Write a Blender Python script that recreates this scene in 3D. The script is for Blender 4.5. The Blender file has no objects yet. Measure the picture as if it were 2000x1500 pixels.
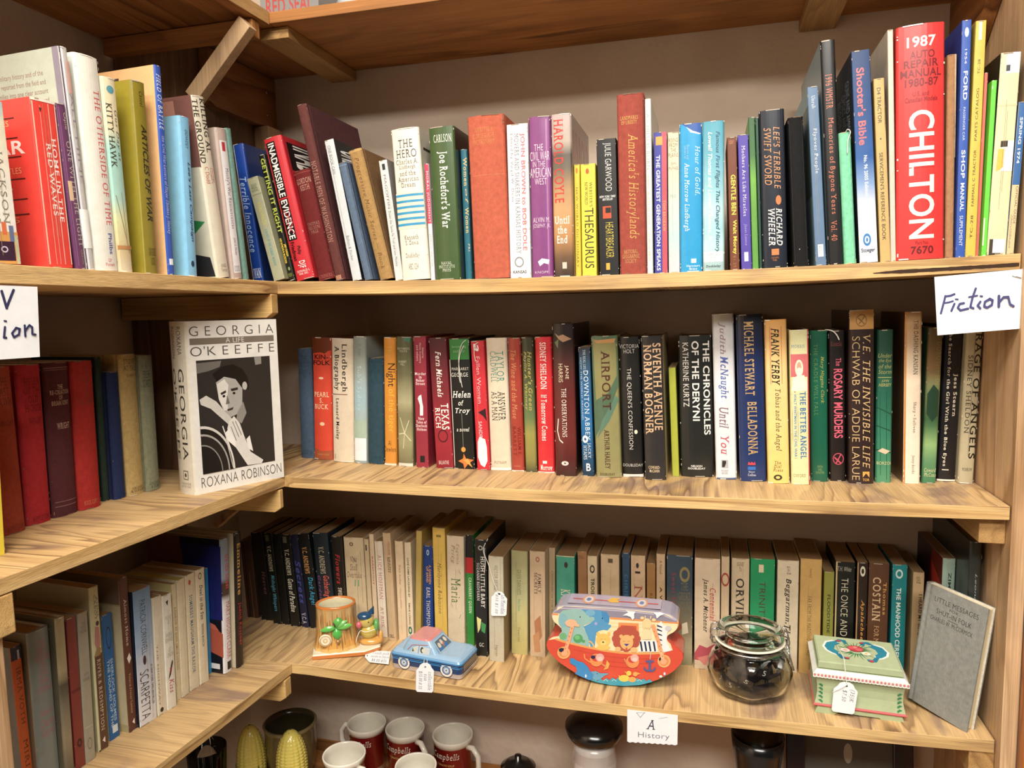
import bpy, bmesh, math, random
from mathutils import Vector, Matrix
random.seed(7)
SC = bpy.context.scene
COL = SC.collection
PI = math.pi
# ------------------------------------------------------------------ camera
F, PITCH, ROLL, YAW = 1436.7, .1017, -.0200, -.2639
CAM = Vector((.6451, -1.0151, -.0494))
FW = Vector((math.sin(YAW)*math.cos(PITCH), math.cos(YAW)*math.cos(PITCH), -math.sin(PITCH)))
RT0 = Vector((math.cos(YAW), -math.sin(YAW), 0)); UP0 = RT0.cross(FW)
RT = RT0*math.cos(ROLL) + UP0*math.sin(ROLL); UP = -RT0*math.sin(ROLL) + UP0*math.cos(ROLL)
cd = bpy.data.cameras.new('camera'); co = bpy.data.objects.new('camera', cd); COL.objects.link(co)
cd.sensor_width = 36; cd.lens = F/2000*36; cd.clip_start = .01
m = Matrix((RT, UP, -FW)).transposed().to_4x4(); m.translation = CAM; co.matrix_world = m
SC.camera = co
def ray(px, py): return (FW + RT*((px-1000)/F) + UP*((750-py)/F))
def hit(px, py, p0, n):
    d = ray(px, py); return CAM + d*((Vector(p0)-CAM).dot(n)/d.dot(n))
def on_y(px, py, y): return hit(px, py, (0, y, 0), Vector((0, 1, 0)))
def on_z(px, py, z): return hit(px, py, (0, 0, z), Vector((0, 0, 1)))
# ------------------------------------------------------------------ shelf geometry (metres)
W, D, T, H0, DL, TH = 1.0018, .2547, .0172, .3866, .2812, .0676
Z = [0, -.305, -.6192]; RR = [.0043, .0034, .008]; LL = [.0108, -.002, .0006]
YF = [-.0036, -.0102, .0018]; XF = [0, -.0032, -.012]; SG = [.0083, .0046, .008]
TT = math.tan(TH)
def zr(i, x):
    u = x/W; u = max(-.3, min(1.05, u))
    return Z[i] + RR[i]*u - (4*SG[i]*u*(1-u) if 0 < u < 1 else 0)
def zl(i, y): return Z[i] + LL[i]*max(0, -y)
EL = Vector((math.sin(TH), math.cos(TH), 0)); NL = Vector((math.cos(TH), -math.sin(TH), 0))   # left run: along and outward
# ------------------------------------------------------------------ materials
def lin(h):
    h = h.lstrip('#')
    if len(h) == 3: h = h[0]*2+h[1]*2+h[2]*2
    v = [int(h[i:i+2], 16)/255 for i in (0, 2, 4)]
    v = [(c/12.92 if c <= .04045 else ((c+.055)/1.055)**2.4) for c in v]; g = .3*v[0]+.6*v[1]+.1*v[2]
    return tuple(c+(g-c)*.08 for c in v)+(1,)
def nm(name):
    mt = bpy.data.materials.new(name); mt.use_nodes = True
    nt = mt.node_tree; return mt, nt, nt.nodes['Principled BSDF'], nt.links
def bump(nt, L, b, scale, strength, dist=.001, coord='Object', stretch=None, detail=4):
    tc = nt.nodes.new('ShaderNodeTexCoord'); mp = nt.nodes.new('ShaderNodeMapping')
    L.new(tc.outputs[coord], mp.inputs[0])
    if stretch: mp.inputs['Scale'].default_value = stretch
    no = nt.nodes.new('ShaderNodeTexNoise'); no.inputs['Scale'].default_value = scale; no.inputs['Detail'].default_value = detail
    L.new(mp.outputs[0], no.inputs[0])
    bp = nt.nodes.new('ShaderNodeBump'); bp.inputs['Strength'].default_value = strength; bp.inputs['Distance'].default_value = dist
    L.new(no.outputs[0], bp.inputs['Height']); L.new(bp.outputs[0], b.inputs['Normal'])
    return no
def attr_mat(name, rough, bscale, bstr, var=.12, coat=0, weave=False, spec=.5, nscale=60):
    mt, nt, b, L = nm(name)
    a = nt.nodes.new('ShaderNodeAttribute'); a.attribute_name = 'Col'
    tc = nt.nodes.new('ShaderNodeTexCoord')
    no = nt.nodes.new('ShaderNodeTexNoise'); no.inputs['Scale'].default_value = nscale; no.inputs['Detail'].default_value = 6; no.inputs['Roughness'].default_value = .7
    L.new(tc.outputs['Object'], no.inputs[0])
    mr = nt.nodes.new('ShaderNodeMapRange'); mr.inputs[1].default_value = .3; mr.inputs[2].default_value = .7
    mr.inputs[3].default_value = 1-var; mr.inputs[4].default_value = 1+var*.5
    L.new(no.outputs[0], mr.inputs[0])
    mx = nt.nodes.new('ShaderNodeVectorMath'); mx.operation = 'SCALE'
    L.new(a.outputs['Color'], mx.inputs[0]); L.new(mr.outputs[0], mx.inputs['Scale'])
    L.new(mx.outputs[0], b.inputs['Base Color'])
    b.inputs['Roughness'].default_value = rough; b.inputs['Coat Weight'].default_value = coat; b.inputs['Coat Roughness'].default_value = .15
    b.inputs['Specular IOR Level'].default_value = spec
    if bstr: bump(nt, L, b, bscale, bstr, .0006, stretch=(1, 1, .25) if weave else None)
    return mt
def plain(name, col, rough=.5, metal=0, bstr=0, bscale=200, coat=0, var=None, spec=.5):
    mt, nt, b, L = nm(name)
    b.inputs['Base Color'].default_value = lin(col); b.inputs['Roughness'].default_value = rough
    b.inputs['Metallic'].default_value = metal; b.inputs['Coat Weight'].default_value = coat; b.inputs['Specular IOR Level'].default_value = spec
    if bstr: bump(nt, L, b, bscale, bstr)
    if var:
        tc = nt.nodes.new('ShaderNodeTexCoord'); no = nt.nodes.new('ShaderNodeTexNoise'); no.inputs['Scale'].default_value = var[1]
        no.inputs['Detail'].default_value = 5; L.new(tc.outputs['Object'], no.inputs[0])
        cr = nt.nodes.new('ShaderNodeValToRGB'); cr.color_ramp.elements[0].position = .35; cr.color_ramp.elements[1].position = .65
        cr.color_ramp.elements[0].color = lin(var[0]); cr.color_ramp.elements[1].color = lin(col)
        L.new(no.outputs[0], cr.inputs[0]); L.new(cr.outputs[0], b.inputs['Base Color'])
    return mt
M = {}
M['jacket'] = attr_mat('jacket paper', .34, 30, .25, .1, .25)
M['cloth'] = attr_mat('book cloth', .82, 900, .9, .22, weave=True, spec=.25, nscale=150)
M['paper'] = attr_mat('paperback card', .45, 25, .25, .12, .05)
M['paint'] = attr_mat('glazed paint', .22, 40, .1, .06, .4)
M['flat'] = attr_mat('printed paper', .7, 60, .15, .05, spec=.3)
M['matte'] = attr_mat('matte paint', .6, 80, .2, .1, spec=.3)
def page_mat():
    mt, nt, b, L = nm('page edges')
    a = nt.nodes.new('ShaderNodeAttribute'); a.attribute_name = 'Col'
    tc = nt.nodes.new('ShaderNodeTexCoord'); mp = nt.nodes.new('ShaderNodeMapping'); mp.inputs['Scale'].default_value = (2600, 6, 6)
    no = nt.nodes.new('ShaderNodeTexNoise'); no.inputs['Scale'].default_value = 1; L.new(tc.outputs['Object'], mp.inputs[0]); L.new(mp.outputs[0], no.inputs[0])
    mr = nt.nodes.new('ShaderNodeMapRange'); mr.inputs[1].default_value = .3; mr.inputs[2].default_value = .7; mr.inputs[3].default_value = .6; mr.inputs[4].default_value = 1.05
    L.new(no.outputs[0], mr.inputs[0]); mx = nt.nodes.new('ShaderNodeVectorMath'); mx.operation = 'SCALE'
    L.new(a.outputs['Color'], mx.inputs[0]); L.new(mr.outputs[0], mx.inputs['Scale']); L.new(mx.outputs[0], b.inputs['Base Color'])
    b.inputs['Roughness'].default_value = .9; b.inputs['Specular IOR Level'].default_value = .1
    return mt
M['pages'] = page_mat()
def wood(name, light, mid, dark, axis=0, scale=1., rough=.55, stain=.5, coat=0., ring=7., wav=1., blotch='8a6e62'):
    # axis: the direction the grain runs along (0 x, 1 y, 2 z)
    mt, nt, b, L = nm(name)
    N = nt.nodes.new
    def mapped(across, along):
        mp = N('ShaderNodeMapping'); s = [across*scale]*3; s[axis] = along*scale; mp.inputs['Scale'].default_value = s
        L.new(tc.outputs['Object'], mp.inputs[0]); return mp.outputs[0]
    def noise(v, sc, det, dist=0, rg=.5):
        n = N('ShaderNodeTexNoise'); n.inputs['Scale'].default_value = sc; n.inputs['Detail'].default_value = det; n.inputs['Distortion'].default_value = dist; n.inputs['Roughness'].default_value = rg
        L.new(v, n.inputs[0]); return n.outputs[0]
    def rng(v, a, b_, c, d):
        r = N('ShaderNodeMapRange'); r.inputs[1].default_value = a; r.inputs[2].default_value = b_; r.inputs[3].default_value = c; r.inputs[4].default_value = d; L.new(v, r.inputs[0]); return r.outputs[0]
    tc = N('ShaderNodeTexCoord')
    n1 = noise(mapped(13, 1.7*wav), .9, 3, .25*wav)
    mu = N('ShaderNodeMath'); mu.operation = 'MULTIPLY'; mu.inputs[1].default_value = ring*1.6; L.new(n1, mu.inputs[0])
    fr = N('ShaderNodeMath'); fr.operation = 'FRACT'; L.new(mu.outputs[0], fr.inputs[0])
    cr = N('ShaderNodeValToRGB'); e = cr.color_ramp.elements
    e[0].position = 0; e[0].color = lin(light); e[1].position = 1; e[1].color = lin(light)
    for p_, c_ in ((.5, mid), (.82, dark), (.9, mid)):
        q = cr.color_ramp.elements.new(p_); q.color = lin(c_)
    L.new(fr.outputs[0], cr.inputs[0])
    fade = rng(noise(mapped(6, 2), 1, 2), .4, .62, .25, 1)     # figure comes and goes
    m1 = N('ShaderNodeMix'); m1.data_type = 'RGBA'; L.new(fade, m1.inputs[0]); m1.inputs[6].default_value = lin(light); L.new(cr.outputs[0], m1.inputs[7])
    st = rng(noise(mapped(9, 3.5), 1.6, 4, .6), .56, .68, 0, stain)
    m2 = N('ShaderNodeMix'); m2.data_type = 'RGBA'; L.new(st, m2.inputs[0]); L.new(m1.outputs[2], m2.inputs[6]); m2.inputs[7].default_value = lin(blotch)
    fb = noise(mapped(520, 11), 1, 3)
    sc2 = N('ShaderNodeMath'); sc2.operation = 'MULTIPLY'; L.new(rng(fb, .3, .7, .78, 1.1), sc2.inputs[0]); L.new(rng(noise(tc.outputs['Object'], 9, 5), .3, .7, .9, 1.08), sc2.inputs[1])
    vm = N('ShaderNodeVectorMath'); vm.operation = 'SCALE'; L.new(m2.outputs[2], vm.inputs[0]); L.new(sc2.outputs[0], vm.inputs['Scale'])
    L.new(vm.outputs[0], b.inputs['Base Color']); b.inputs['Roughness'].default_value = rough; b.inputs['Coat Weight'].default_value = coat
    b.inputs['Specular IOR Level'].default_value = .3
    bp = N('ShaderNodeBump'); bp.inputs['Strength'].default_value = .4; bp.inputs['Distance'].default_value = .001
    L.new(fb, bp.inputs['Height']); L.new(bp.outputs[0], b.inputs['Normal'])
    return mt
M['ply_top_r'] = wood('plywood face across', 'd6b078', 'c29a62', '7c5c3c', 1, 1.0, stain=.75, ring=8)
M['ply_top_l'] = wood('plywood face left run', 'd6b078', 'c29a62', '7c5c3c', 0, 1.0, stain=.75, ring=8)
M['ply_edge_x'] = wood('plywood edge along x', 'd8b274', 'c69c5c', '90683a', 0, 1.8, stain=.25, ring=5, wav=.25)
M['ply_edge_y'] = wood('plywood edge along y', 'd8b274', 'c69c5c', '90683a', 1, 1.8, stain=.25, ring=5, wav=.25)
M['pine_x'] = wood('pine along x', 'd8b06a', 'cda25e', 'b1854a', 0, 1.2, stain=.2, ring=4)
M['pine_y'] = wood('pine along y', 'b98f55', 'a97f47', '8a6236', 1, 1.2, stain=.3, ring=4)
M['pine_z'] = wood('pine along z', 'd0ab80', 'c49c70', 'a57f55', 2, 1.0, stain=.25, ring=4)
M['brown_x'] = wood('brown board along x', 'b87a3c', 'a56828', '6c401c', 0, .8, blotch='5a3418', stain=.4, ring=5)
M['brown_y'] = wood('brown board along y', 'b0763e', '99602c', '6c4220', 1, .8, blotch='5a3418', stain=.4, ring=5)
M['dark_z'] = wood('dark brown panel', '806044', '705038', '4a3222', 2, .8, blotch='3a281a', stain=.4, ring=5)
M['orange_z'] = wood('orange varnished board', 'c8741f', 'b46014', '7c3a0a', 2, .9, blotch='8a3c08', stain=.2, rough=.3, coat=.3, ring=6)
M['wall'] = plain('painted plaster', 'd6c3b0', .85, 0, 0, var=('c8b4a0', 6), spec=.2)
def wall_bump():
    nt = M['wall'].node_tree; b = nt.nodes['Principled BSDF']; L = nt.links
    tc = nt.nodes.new('ShaderNodeTexCoord'); a = nt.nodes.new('ShaderNodeTexNoise'); a.inputs['Scale'].default_value = 18; a.inputs['Detail'].default_value = 8; a.inputs['Roughness'].default_value = .65
    v = nt.nodes.new('ShaderNodeTexVoronoi'); v.inputs['Scale'].default_value = 70
    L.new(tc.outputs['Object'], a.inputs[0]); L.new(tc.outputs['Object'], v.inputs[0])
    ad = nt.nodes.new('ShaderNodeMath'); ad.operation = 'MULTIPLY_ADD'; ad.inputs[1].default_value = .25; L.new(v.outputs[0], ad.inputs[0]); L.new(a.outputs[0], ad.inputs[2])
    bp = nt.nodes.new('ShaderNodeBump'); bp.inputs['Strength'].default_value = .6; bp.inputs['Distance'].default_value = .004
    L.new(ad.outputs[0], bp.inputs['Height']); L.new(bp.outputs[0], b.inputs['Normal'])
wall_bump()
M['steel'] = plain('bright wire', 'c8c8c8', .25, 1)
M['string'] = plain('white cotton string', 'e8e4da', .9)
M['ink'] = plain('ink', '22222a', .8)
# ------------------------------------------------------------------ mesh helpers
class MB:
    """collects coloured geometry that becomes ONE mesh object"""
    def __init__(s): s.v = []; s.f = []; s.c = []; s.sm = []; s.mi = []
    def add(s, vs, fs, col, smooth=False, mi=0):
        o = len(s.v); s.v += [tuple(v) for v in vs]
        cc = lin(col) if isinstance(col, str) else col
        for f in fs:
            s.f.append([i+o for i in f]); s.c.append(cc); s.sm.append(smooth); s.mi.append(mi)
        return s
    def box(s, a, b, col='fff', mi=0):
        x0, y0, z0 = a; x1, y1, z1 = b
        vs = [(x0,y0,z0),(x1,y0,z0),(x1,y1,z0),(x0,y1,z0),(x0,y0,z1),(x1,y0,z1),(x1,y1,z1),(x0,y1,z1)]
        return s.add(vs, [(0,3,2,1),(4,5,6,7),(0,1,5,4),(1,2,6,5),(2,3,7,6),(3,0,4,7)], col, mi=mi)
    def prism(s, poly, y0, y1, col, colside=None, mi=0):
        """poly in (x,z), counter-clockwise seen from -y; extruded from y0 to y1"""
        n = len(poly); vs = [(x, y0, z) for x, z in poly]+[(x, y1, z) for x, z in poly]
        s.add(vs, [tuple(range(n)), tuple(range(2*n-1, n-1, -1))], col, mi=mi)
        s.add(vs, [(i, i+n, (i+1) % n+n, (i+1) % n) for i in range(n)], colside or col, mi=mi)
        return s
    def lathe(s, prof, seg, col, c=(0,0,0), smooth=True, fn=None, close=False, mi=0, sx=1, sy=1):
        vs = []; n = len(prof)
        for k in range(seg):
            a = 2*PI*k/seg
            for j, (r, z) in enumerate(prof):
                rr = r*(fn(a, j) if fn else 1)
                vs.append((c[0]+rr*math.cos(a)*sx, c[1]+rr*math.sin(a)*sy, c[2]+z))
        fs = []; cols = []
        for k in range(seg):
            k2 = (k+1) % seg
            for j in range(n-1 if not close else n):
                j2 = (j+1) % n
                fs.append((k*n+j, k2*n+j, k2*n+j2, k*n+j2))
                cols.append(col[j] if isinstance(col, (list, tuple)) and not isinstance(col[0], float) else col)
        o = len(s.v); s.v += vs
        for f, cc in zip(fs, cols):
            s.f.append([i+o for i in f]); s.c.append(lin(cc) if isinstance(cc, str) else cc); s.sm.append(smooth); s.mi.append(mi)
        if not close:
            for j in (0, n-1):
                if abs(prof[j][0]) > 1e-6 and False: pass
        return s
    def ball(s, c, r, col, seg=16, mi=0):
        if not isinstance(r, (tuple, list)): r = (r, r, r)
        prof = [(math.cos(-PI/2+PI*j/(seg//2)), math.sin(-PI/2+PI*j/(seg//2))) for j in range(seg//2+1)]
        vs = []; n = len(prof)
        for k in range(seg):
            a = 2*PI*k/seg
            for q, z in prof: vs.append((c[0]+q*math.cos(a)*r[0], c[1]+q*math.sin(a)*r[1], c[2]+z*r[2]))
        fs = [(k*n+j, ((k+1) % seg)*n+j, ((k+1) % seg)*n+j+1, k*n+j+1) for k in range(seg) for j in range(n-1)]
        return s.add(vs, fs, col, True, mi)
    def tube(s, pts, r, col, seg=8, mi=0, closed=False):
        pts = [Vector(p) for p in pts]; n = len(pts); vs = []
        prev = None
        for i, p in enumerate(pts):
            t = ((pts[(i+1) % n] if (closed or i < n-1) else p)-(pts[i-1] if (closed or i > 0) else p)).normalized()
            if prev is None:
                a = t.cross(Vector((0, 0, 1)));
                if a.length < .1: a = t.cross(Vector((1, 0, 0)))
            else: a = prev-t*prev.dot(t)
            a.normalize(); prev = a; b = t.cross(a)
            rr = r[i] if isinstance(r, (list, tuple)) else r
            for k in range(seg):
                an = 2*PI*k/seg; vs.append(p+a*math.cos(an)*rr+b*math.sin(an)*rr)
        fs = []
        for i in range(n if closed else n-1):
            for k in range(seg):
                k2 = (k+1) % seg; i2 = (i+1) % n
                fs.append((i*seg+k, i*seg+k2, i2*seg+k2, i2*seg+k))
        if not closed: fs += [tuple(range(seg-1, -1, -1)), tuple((n-1)*seg+k for k in range(seg))]
        return s.add(vs, fs, col, True, mi)
    def xf(s, mat, start=0):
        for i in range(start, len(s.v)): s.v[i] = tuple(mat @ Vector(s.v[i]))
        return s
    def build(s, name, mats, parent=None, bevel=0, smooth_angle=None):
        me = bpy.data.meshes.new(name); me.from_pydata(s.v, [], s.f)
        ca = me.color_attributes.new('Col', 'FLOAT_COLOR', 'CORNER')
        buf = []
        for p in me.polygons:
            c = s.c[p.index]
            if c and isinstance(c[0], tuple):
                for k in range(p.loop_total): buf += c[k % len(c)]
            else: buf += list(c)*p.loop_total
            p.use_smooth = s.sm[p.index]; p.material_index = s.mi[p.index]
        ca.data.foreach_set('color', buf)
        if not isinstance(mats, (list, tuple)): mats = [mats]
        for mt in mats: me.materials.append(mt)
        me.validate(); me.update()
        o = bpy.data.objects.new(name, me); COL.objects.link(o)
        if parent is not None: o.parent = parent
        if bevel:
            bm = bmesh.new(); bm.from_mesh(me); bmesh.ops.remove_doubles(bm, verts=bm.verts, dist=1e-5)
            bm.to_mesh(me); bm.free()
            md = o.modifiers.new('soft edges', 'BEVEL'); md.width = bevel; md.segments = 2; md.limit_method = 'ANGLE'
        return o
def thing(name, label, cat, loc=(0,0,0), rot=None, group=None):
    o = bpy.data.objects.new(name, None); COL.objects.link(o); o.empty_display_size = .02
    if rot is not None: o.matrix_world = Matrix.Translation(loc) @ rot.to_4x4()
    else: o.location = loc
    o['label'] = label; o['category'] = cat
    if group: o['group'] = group
    return o
def tag(o, label, cat, group=None, kind=None):
    o['label'] = label; o['category'] = cat
    if group: o['group'] = group
    if kind: o['kind'] = kind
    return o
# ------------------------------------------------------------------ lettering: every glyph is taken once from the built-in font
CH = [chr(c) for c in range(33, 127)]+['•', '’', '—', '©', '…']
STY = {'s': (0, 0), 'b': (.02, 0), 'n': (-.012, 0), 'i': (.008, .28), 'I': (.02, .28), 'r': (-.006, 0), 'R': (.012, 0), 't': (-.006, .25), 'T': (.011, .25)}
GL = {}
def make_glyphs():
    fl = bpy.data.curves.new('g0', 'FONT').font
    objs = []
    for st in 'sbrRnt':
        off, sh = STY[st]
        for ch in CH+['||']+['|'+c+'|' for c in CH]:
            if len(ch) > 1 and st != 's': continue
            cu = bpy.data.curves.new('g', 'FONT'); cu.body = ch; cu.size = 1; cu.offset = off; cu.resolution_u = 4
            ob = bpy.data.objects.new('g', cu); COL.objects.link(ob); objs.append((st, ch, ob))
    bpy.context.view_layer.update(); dg = bpy.context.evaluated_depsgraph_get()
    adv = {}
    for st, ch, ob in objs:
        me = ob.evaluated_get(dg).to_mesh()
        vs = [(v.co.x, v.co.y) for v in me.vertices]; fs = [tuple(p.vertices) for p in me.polygons]
        # weld boundary duplicates so that edges can be studied
        if len(ch) > 1: adv[ch] = max(v[0] for v in vs)-min(v[0] for v in vs) if vs else 0
        else:
            if st in 'rRt' and vs:
                seen = {}
                for f in fs:
                    for a, b2 in zip(f, f[1:]+f[:1]):
                        k = tuple(sorted(((round(vs[a][0], 4), round(vs[a][1], 4)), (round(vs[b2][0], 4), round(vs[b2][1], 4)))))
                        seen[k] = seen.get(k, 0)+1
                xh = .55; add = []
                for (a, b2), n in seen.items():
                    if n == 1 and abs(a[1]-b2[1]) < .004 and .03 < abs(a[0]-b2[0]) < .19:
                        y = a[1]; top = y > .45; base = abs(y) < .04 or y < -.15
                        if top or base:
                            x0, x1 = min(a[0], b2[0])-.085, max(a[0], b2[0])+.085
                            h = .042
                            add.append((x0, x1, y-h if top else y, y if top else y+h))
                for x0, x1, y0, y1 in add:
                    o = len(vs); vs += [(x0, y0), (x1, y0), (x1, y1), (x0, y1)]; fs.append((o, o+1, o+2, o+3))
            GL[st, ch] = (vs, fs)
        ob.evaluated_get(dg).to_mesh_clear()
    for ch in CH:
        a = adv['|'+ch+'|']-adv['||']
        GL['adv', ch] = a
    for st, ch, ob in objs:
        cu = ob.data; bpy.data.objects.remove(ob); bpy.data.curves.remove(cu)
make_glyphs()
def text2d(txt, st):
    """vertices and faces in a box normalised to 0..1 x 0..1"""
    base = {'i': 's', 'I': 'b', 'T': 'R', 'S': 's'}.get(st, st)
    sh = STY[st][1] if st in STY else 0
    vs = []; fs = []; x = 0; sp = .10 if base in 'rRt' else .02
    for ch in txt:
        if ch == ' ': x += .3; continue
        if (base, ch) not in GL: continue
        gv, gf = GL[base, ch]; o = len(vs)
        vs += [(x+a+b*sh, b) for a, b in gv]; fs += [tuple(i+o for i in f) for f in gf]; x += GL['adv', ch]+sp
    if not vs: return [], [], 1
    x0 = min(v[0] for v in vs); x1 = max(v[0] for v in vs); y0 = min(v[1] for v in vs); y1 = max(v[1] for v in vs)
    if not any(c in 'gjpqy,;Q' for c in txt) : y0 = min(0, y0) if y0 > -.02 else y0
    return [((a-x0)/(x1-x0), (b-y0)/(y1-y0)) for a, b in vs], fs, (x1-x0)/(y1-y0)
# ------------------------------------------------------------------ flat decoration: patches and lettering laid on a surface given by mp(u, v, lift)
def decor(mb, items, mp, mi=0, nb=1):
    for k, it in enumerate(items):
        e = .00012+.00003*k; t = it[0]; col = lin(it[2])
        if t in 'BO' or t == 'W':
            u0, u1, v0, v1 = it[3:7]
            if t == 'B':
                n = nb; vs = []; fs = []
                for j in range(n+1):
                    u = u0+(u1-u0)*j/n; vs += [mp(u, v1, e), mp(u, v0, e)]
                for j in range(n): fs.append((2*j, 2*j+2, 2*j+3, 2*j+1))
                mb.add(vs, fs, col, mi=mi)
            else:
                vs = [mp((u0+u1)/2+(u1-u0)/2*math.cos(a), (v0+v1)/2-(v1-v0)/2*math.sin(a), e) for a in [2*PI*j/20 for j in range(20)]]
                if t == 'O': mb.add(vs, [tuple(range(20))], col, mi=mi)
                else:   # ring
                    q = float(it[1]) if it[1] not in '-' else .7
                    vi = [mp((u0+u1)/2+q*(u1-u0)/2*math.cos(a), (v0+v1)/2-q*(v1-v0)/2*math.sin(a), e) for a in [2*PI*j/20 for j in range(20)]]
                    mb.add(vs+vi, [(j, (j+1) % 20, 20+(j+1) % 20, 20+j) for j in range(20)], col, mi=mi)
        elif t == 'P':
            pts = it[3]; mb.add([mp(u, v, e) for u, v in pts], [tuple(range(len(pts)))], col, mi=mi)
        elif t == 'S':   # stroke: polyline of a given width (in u units)
            w = it[1]; pts = it[3]; asp = it[4] if len(it) > 4 else 1
            for (a, b) in zip(pts, pts[1:]):
                dx, dy = b[0]-a[0], (b[1]-a[1])/asp; l = math.hypot(dx, dy) or 1; nx, ny = -dy/l*w/2, dx/l*w/2*asp
                mb.add([mp(a[0]-nx, a[1]-ny, e), mp(a[0]+nx, a[1]+ny, e), mp(b[0]+nx, b[1]+ny, e), mp(b[0]-nx, b[1]-ny, e)], [(0, 3, 2, 1)], col, mi=mi)
        elif t in 'VHU':
            u0, u1, v0, v1, txt = it[3:8]; lines = txt.split('|'); n = len(lines)
            tt = [text2d(l, it[1]) for l in lines]; mw = max(q[2] for q in tt)
            for i, (vs, fs, asp) in enumerate(tt):
                s = asp/mw if n > 1 else 1
                out = []
                for a, b in vs:
                    a = .5+(a-.5)*s
                    if t == 'H':
                        hh = (v1-v0)/n; out.append(mp(u0+(u1-u0)*a, v0+hh*(i+.86)-hh*.8*b if n > 1 else v1-(v1-v0)*b, e))
                    elif t == 'V':
                        hh = (u1-u0)/n; out.append(mp(u1-hh*(i+.9)+hh*.84*b if n > 1 else u0+(u1-u0)*b, v0+(v1-v0)*a, e))
                    else:
                        hh = (u1-u0)/n; out.append(mp(u0+hh*(i+.9)-hh*.84*b if n > 1 else u1-(u1-u0)*b, v1-(v1-v0)*a, e))
                mb.add(out, fs, col, mi=mi)
def parse_items(lines):
    S = []; Ls = []; Rs = []; G = None
    for l in lines:
        p = l.split(' ', 1)[0]; tgt = S
        if p[0] == 'l': tgt = Ls; l = l[1:]
        elif p[0] == 'r' : tgt = Rs; l = l[1:]
        f = l.split(' ')
        if f[0] == 'G': G = [(float(q.split(':')[0]), q.split(':')[1]) for q in f[1:]]; continue
        if f[0] in 'P': tgt.append(('P', '-', f[2], [tuple(map(float, q.split(','))) for q in f[3:]])); continue
        if f[0] == 'S': tgt.append(('S', float(f[1]), f[2], [tuple(map(float, q.split(','))) for q in f[3:]], .2)); continue
        nums = [float(q)/100 for q in f[3:7]]
        if f[0] in 'BOW': tgt.append((f[0], f[1], f[2], *nums))
        else: tgt.append((f[0], f[1], f[2], *nums, ' '.join(f[7:])))
    return S, Ls, Rs, G
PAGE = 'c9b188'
GAIN = 1.0
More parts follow.
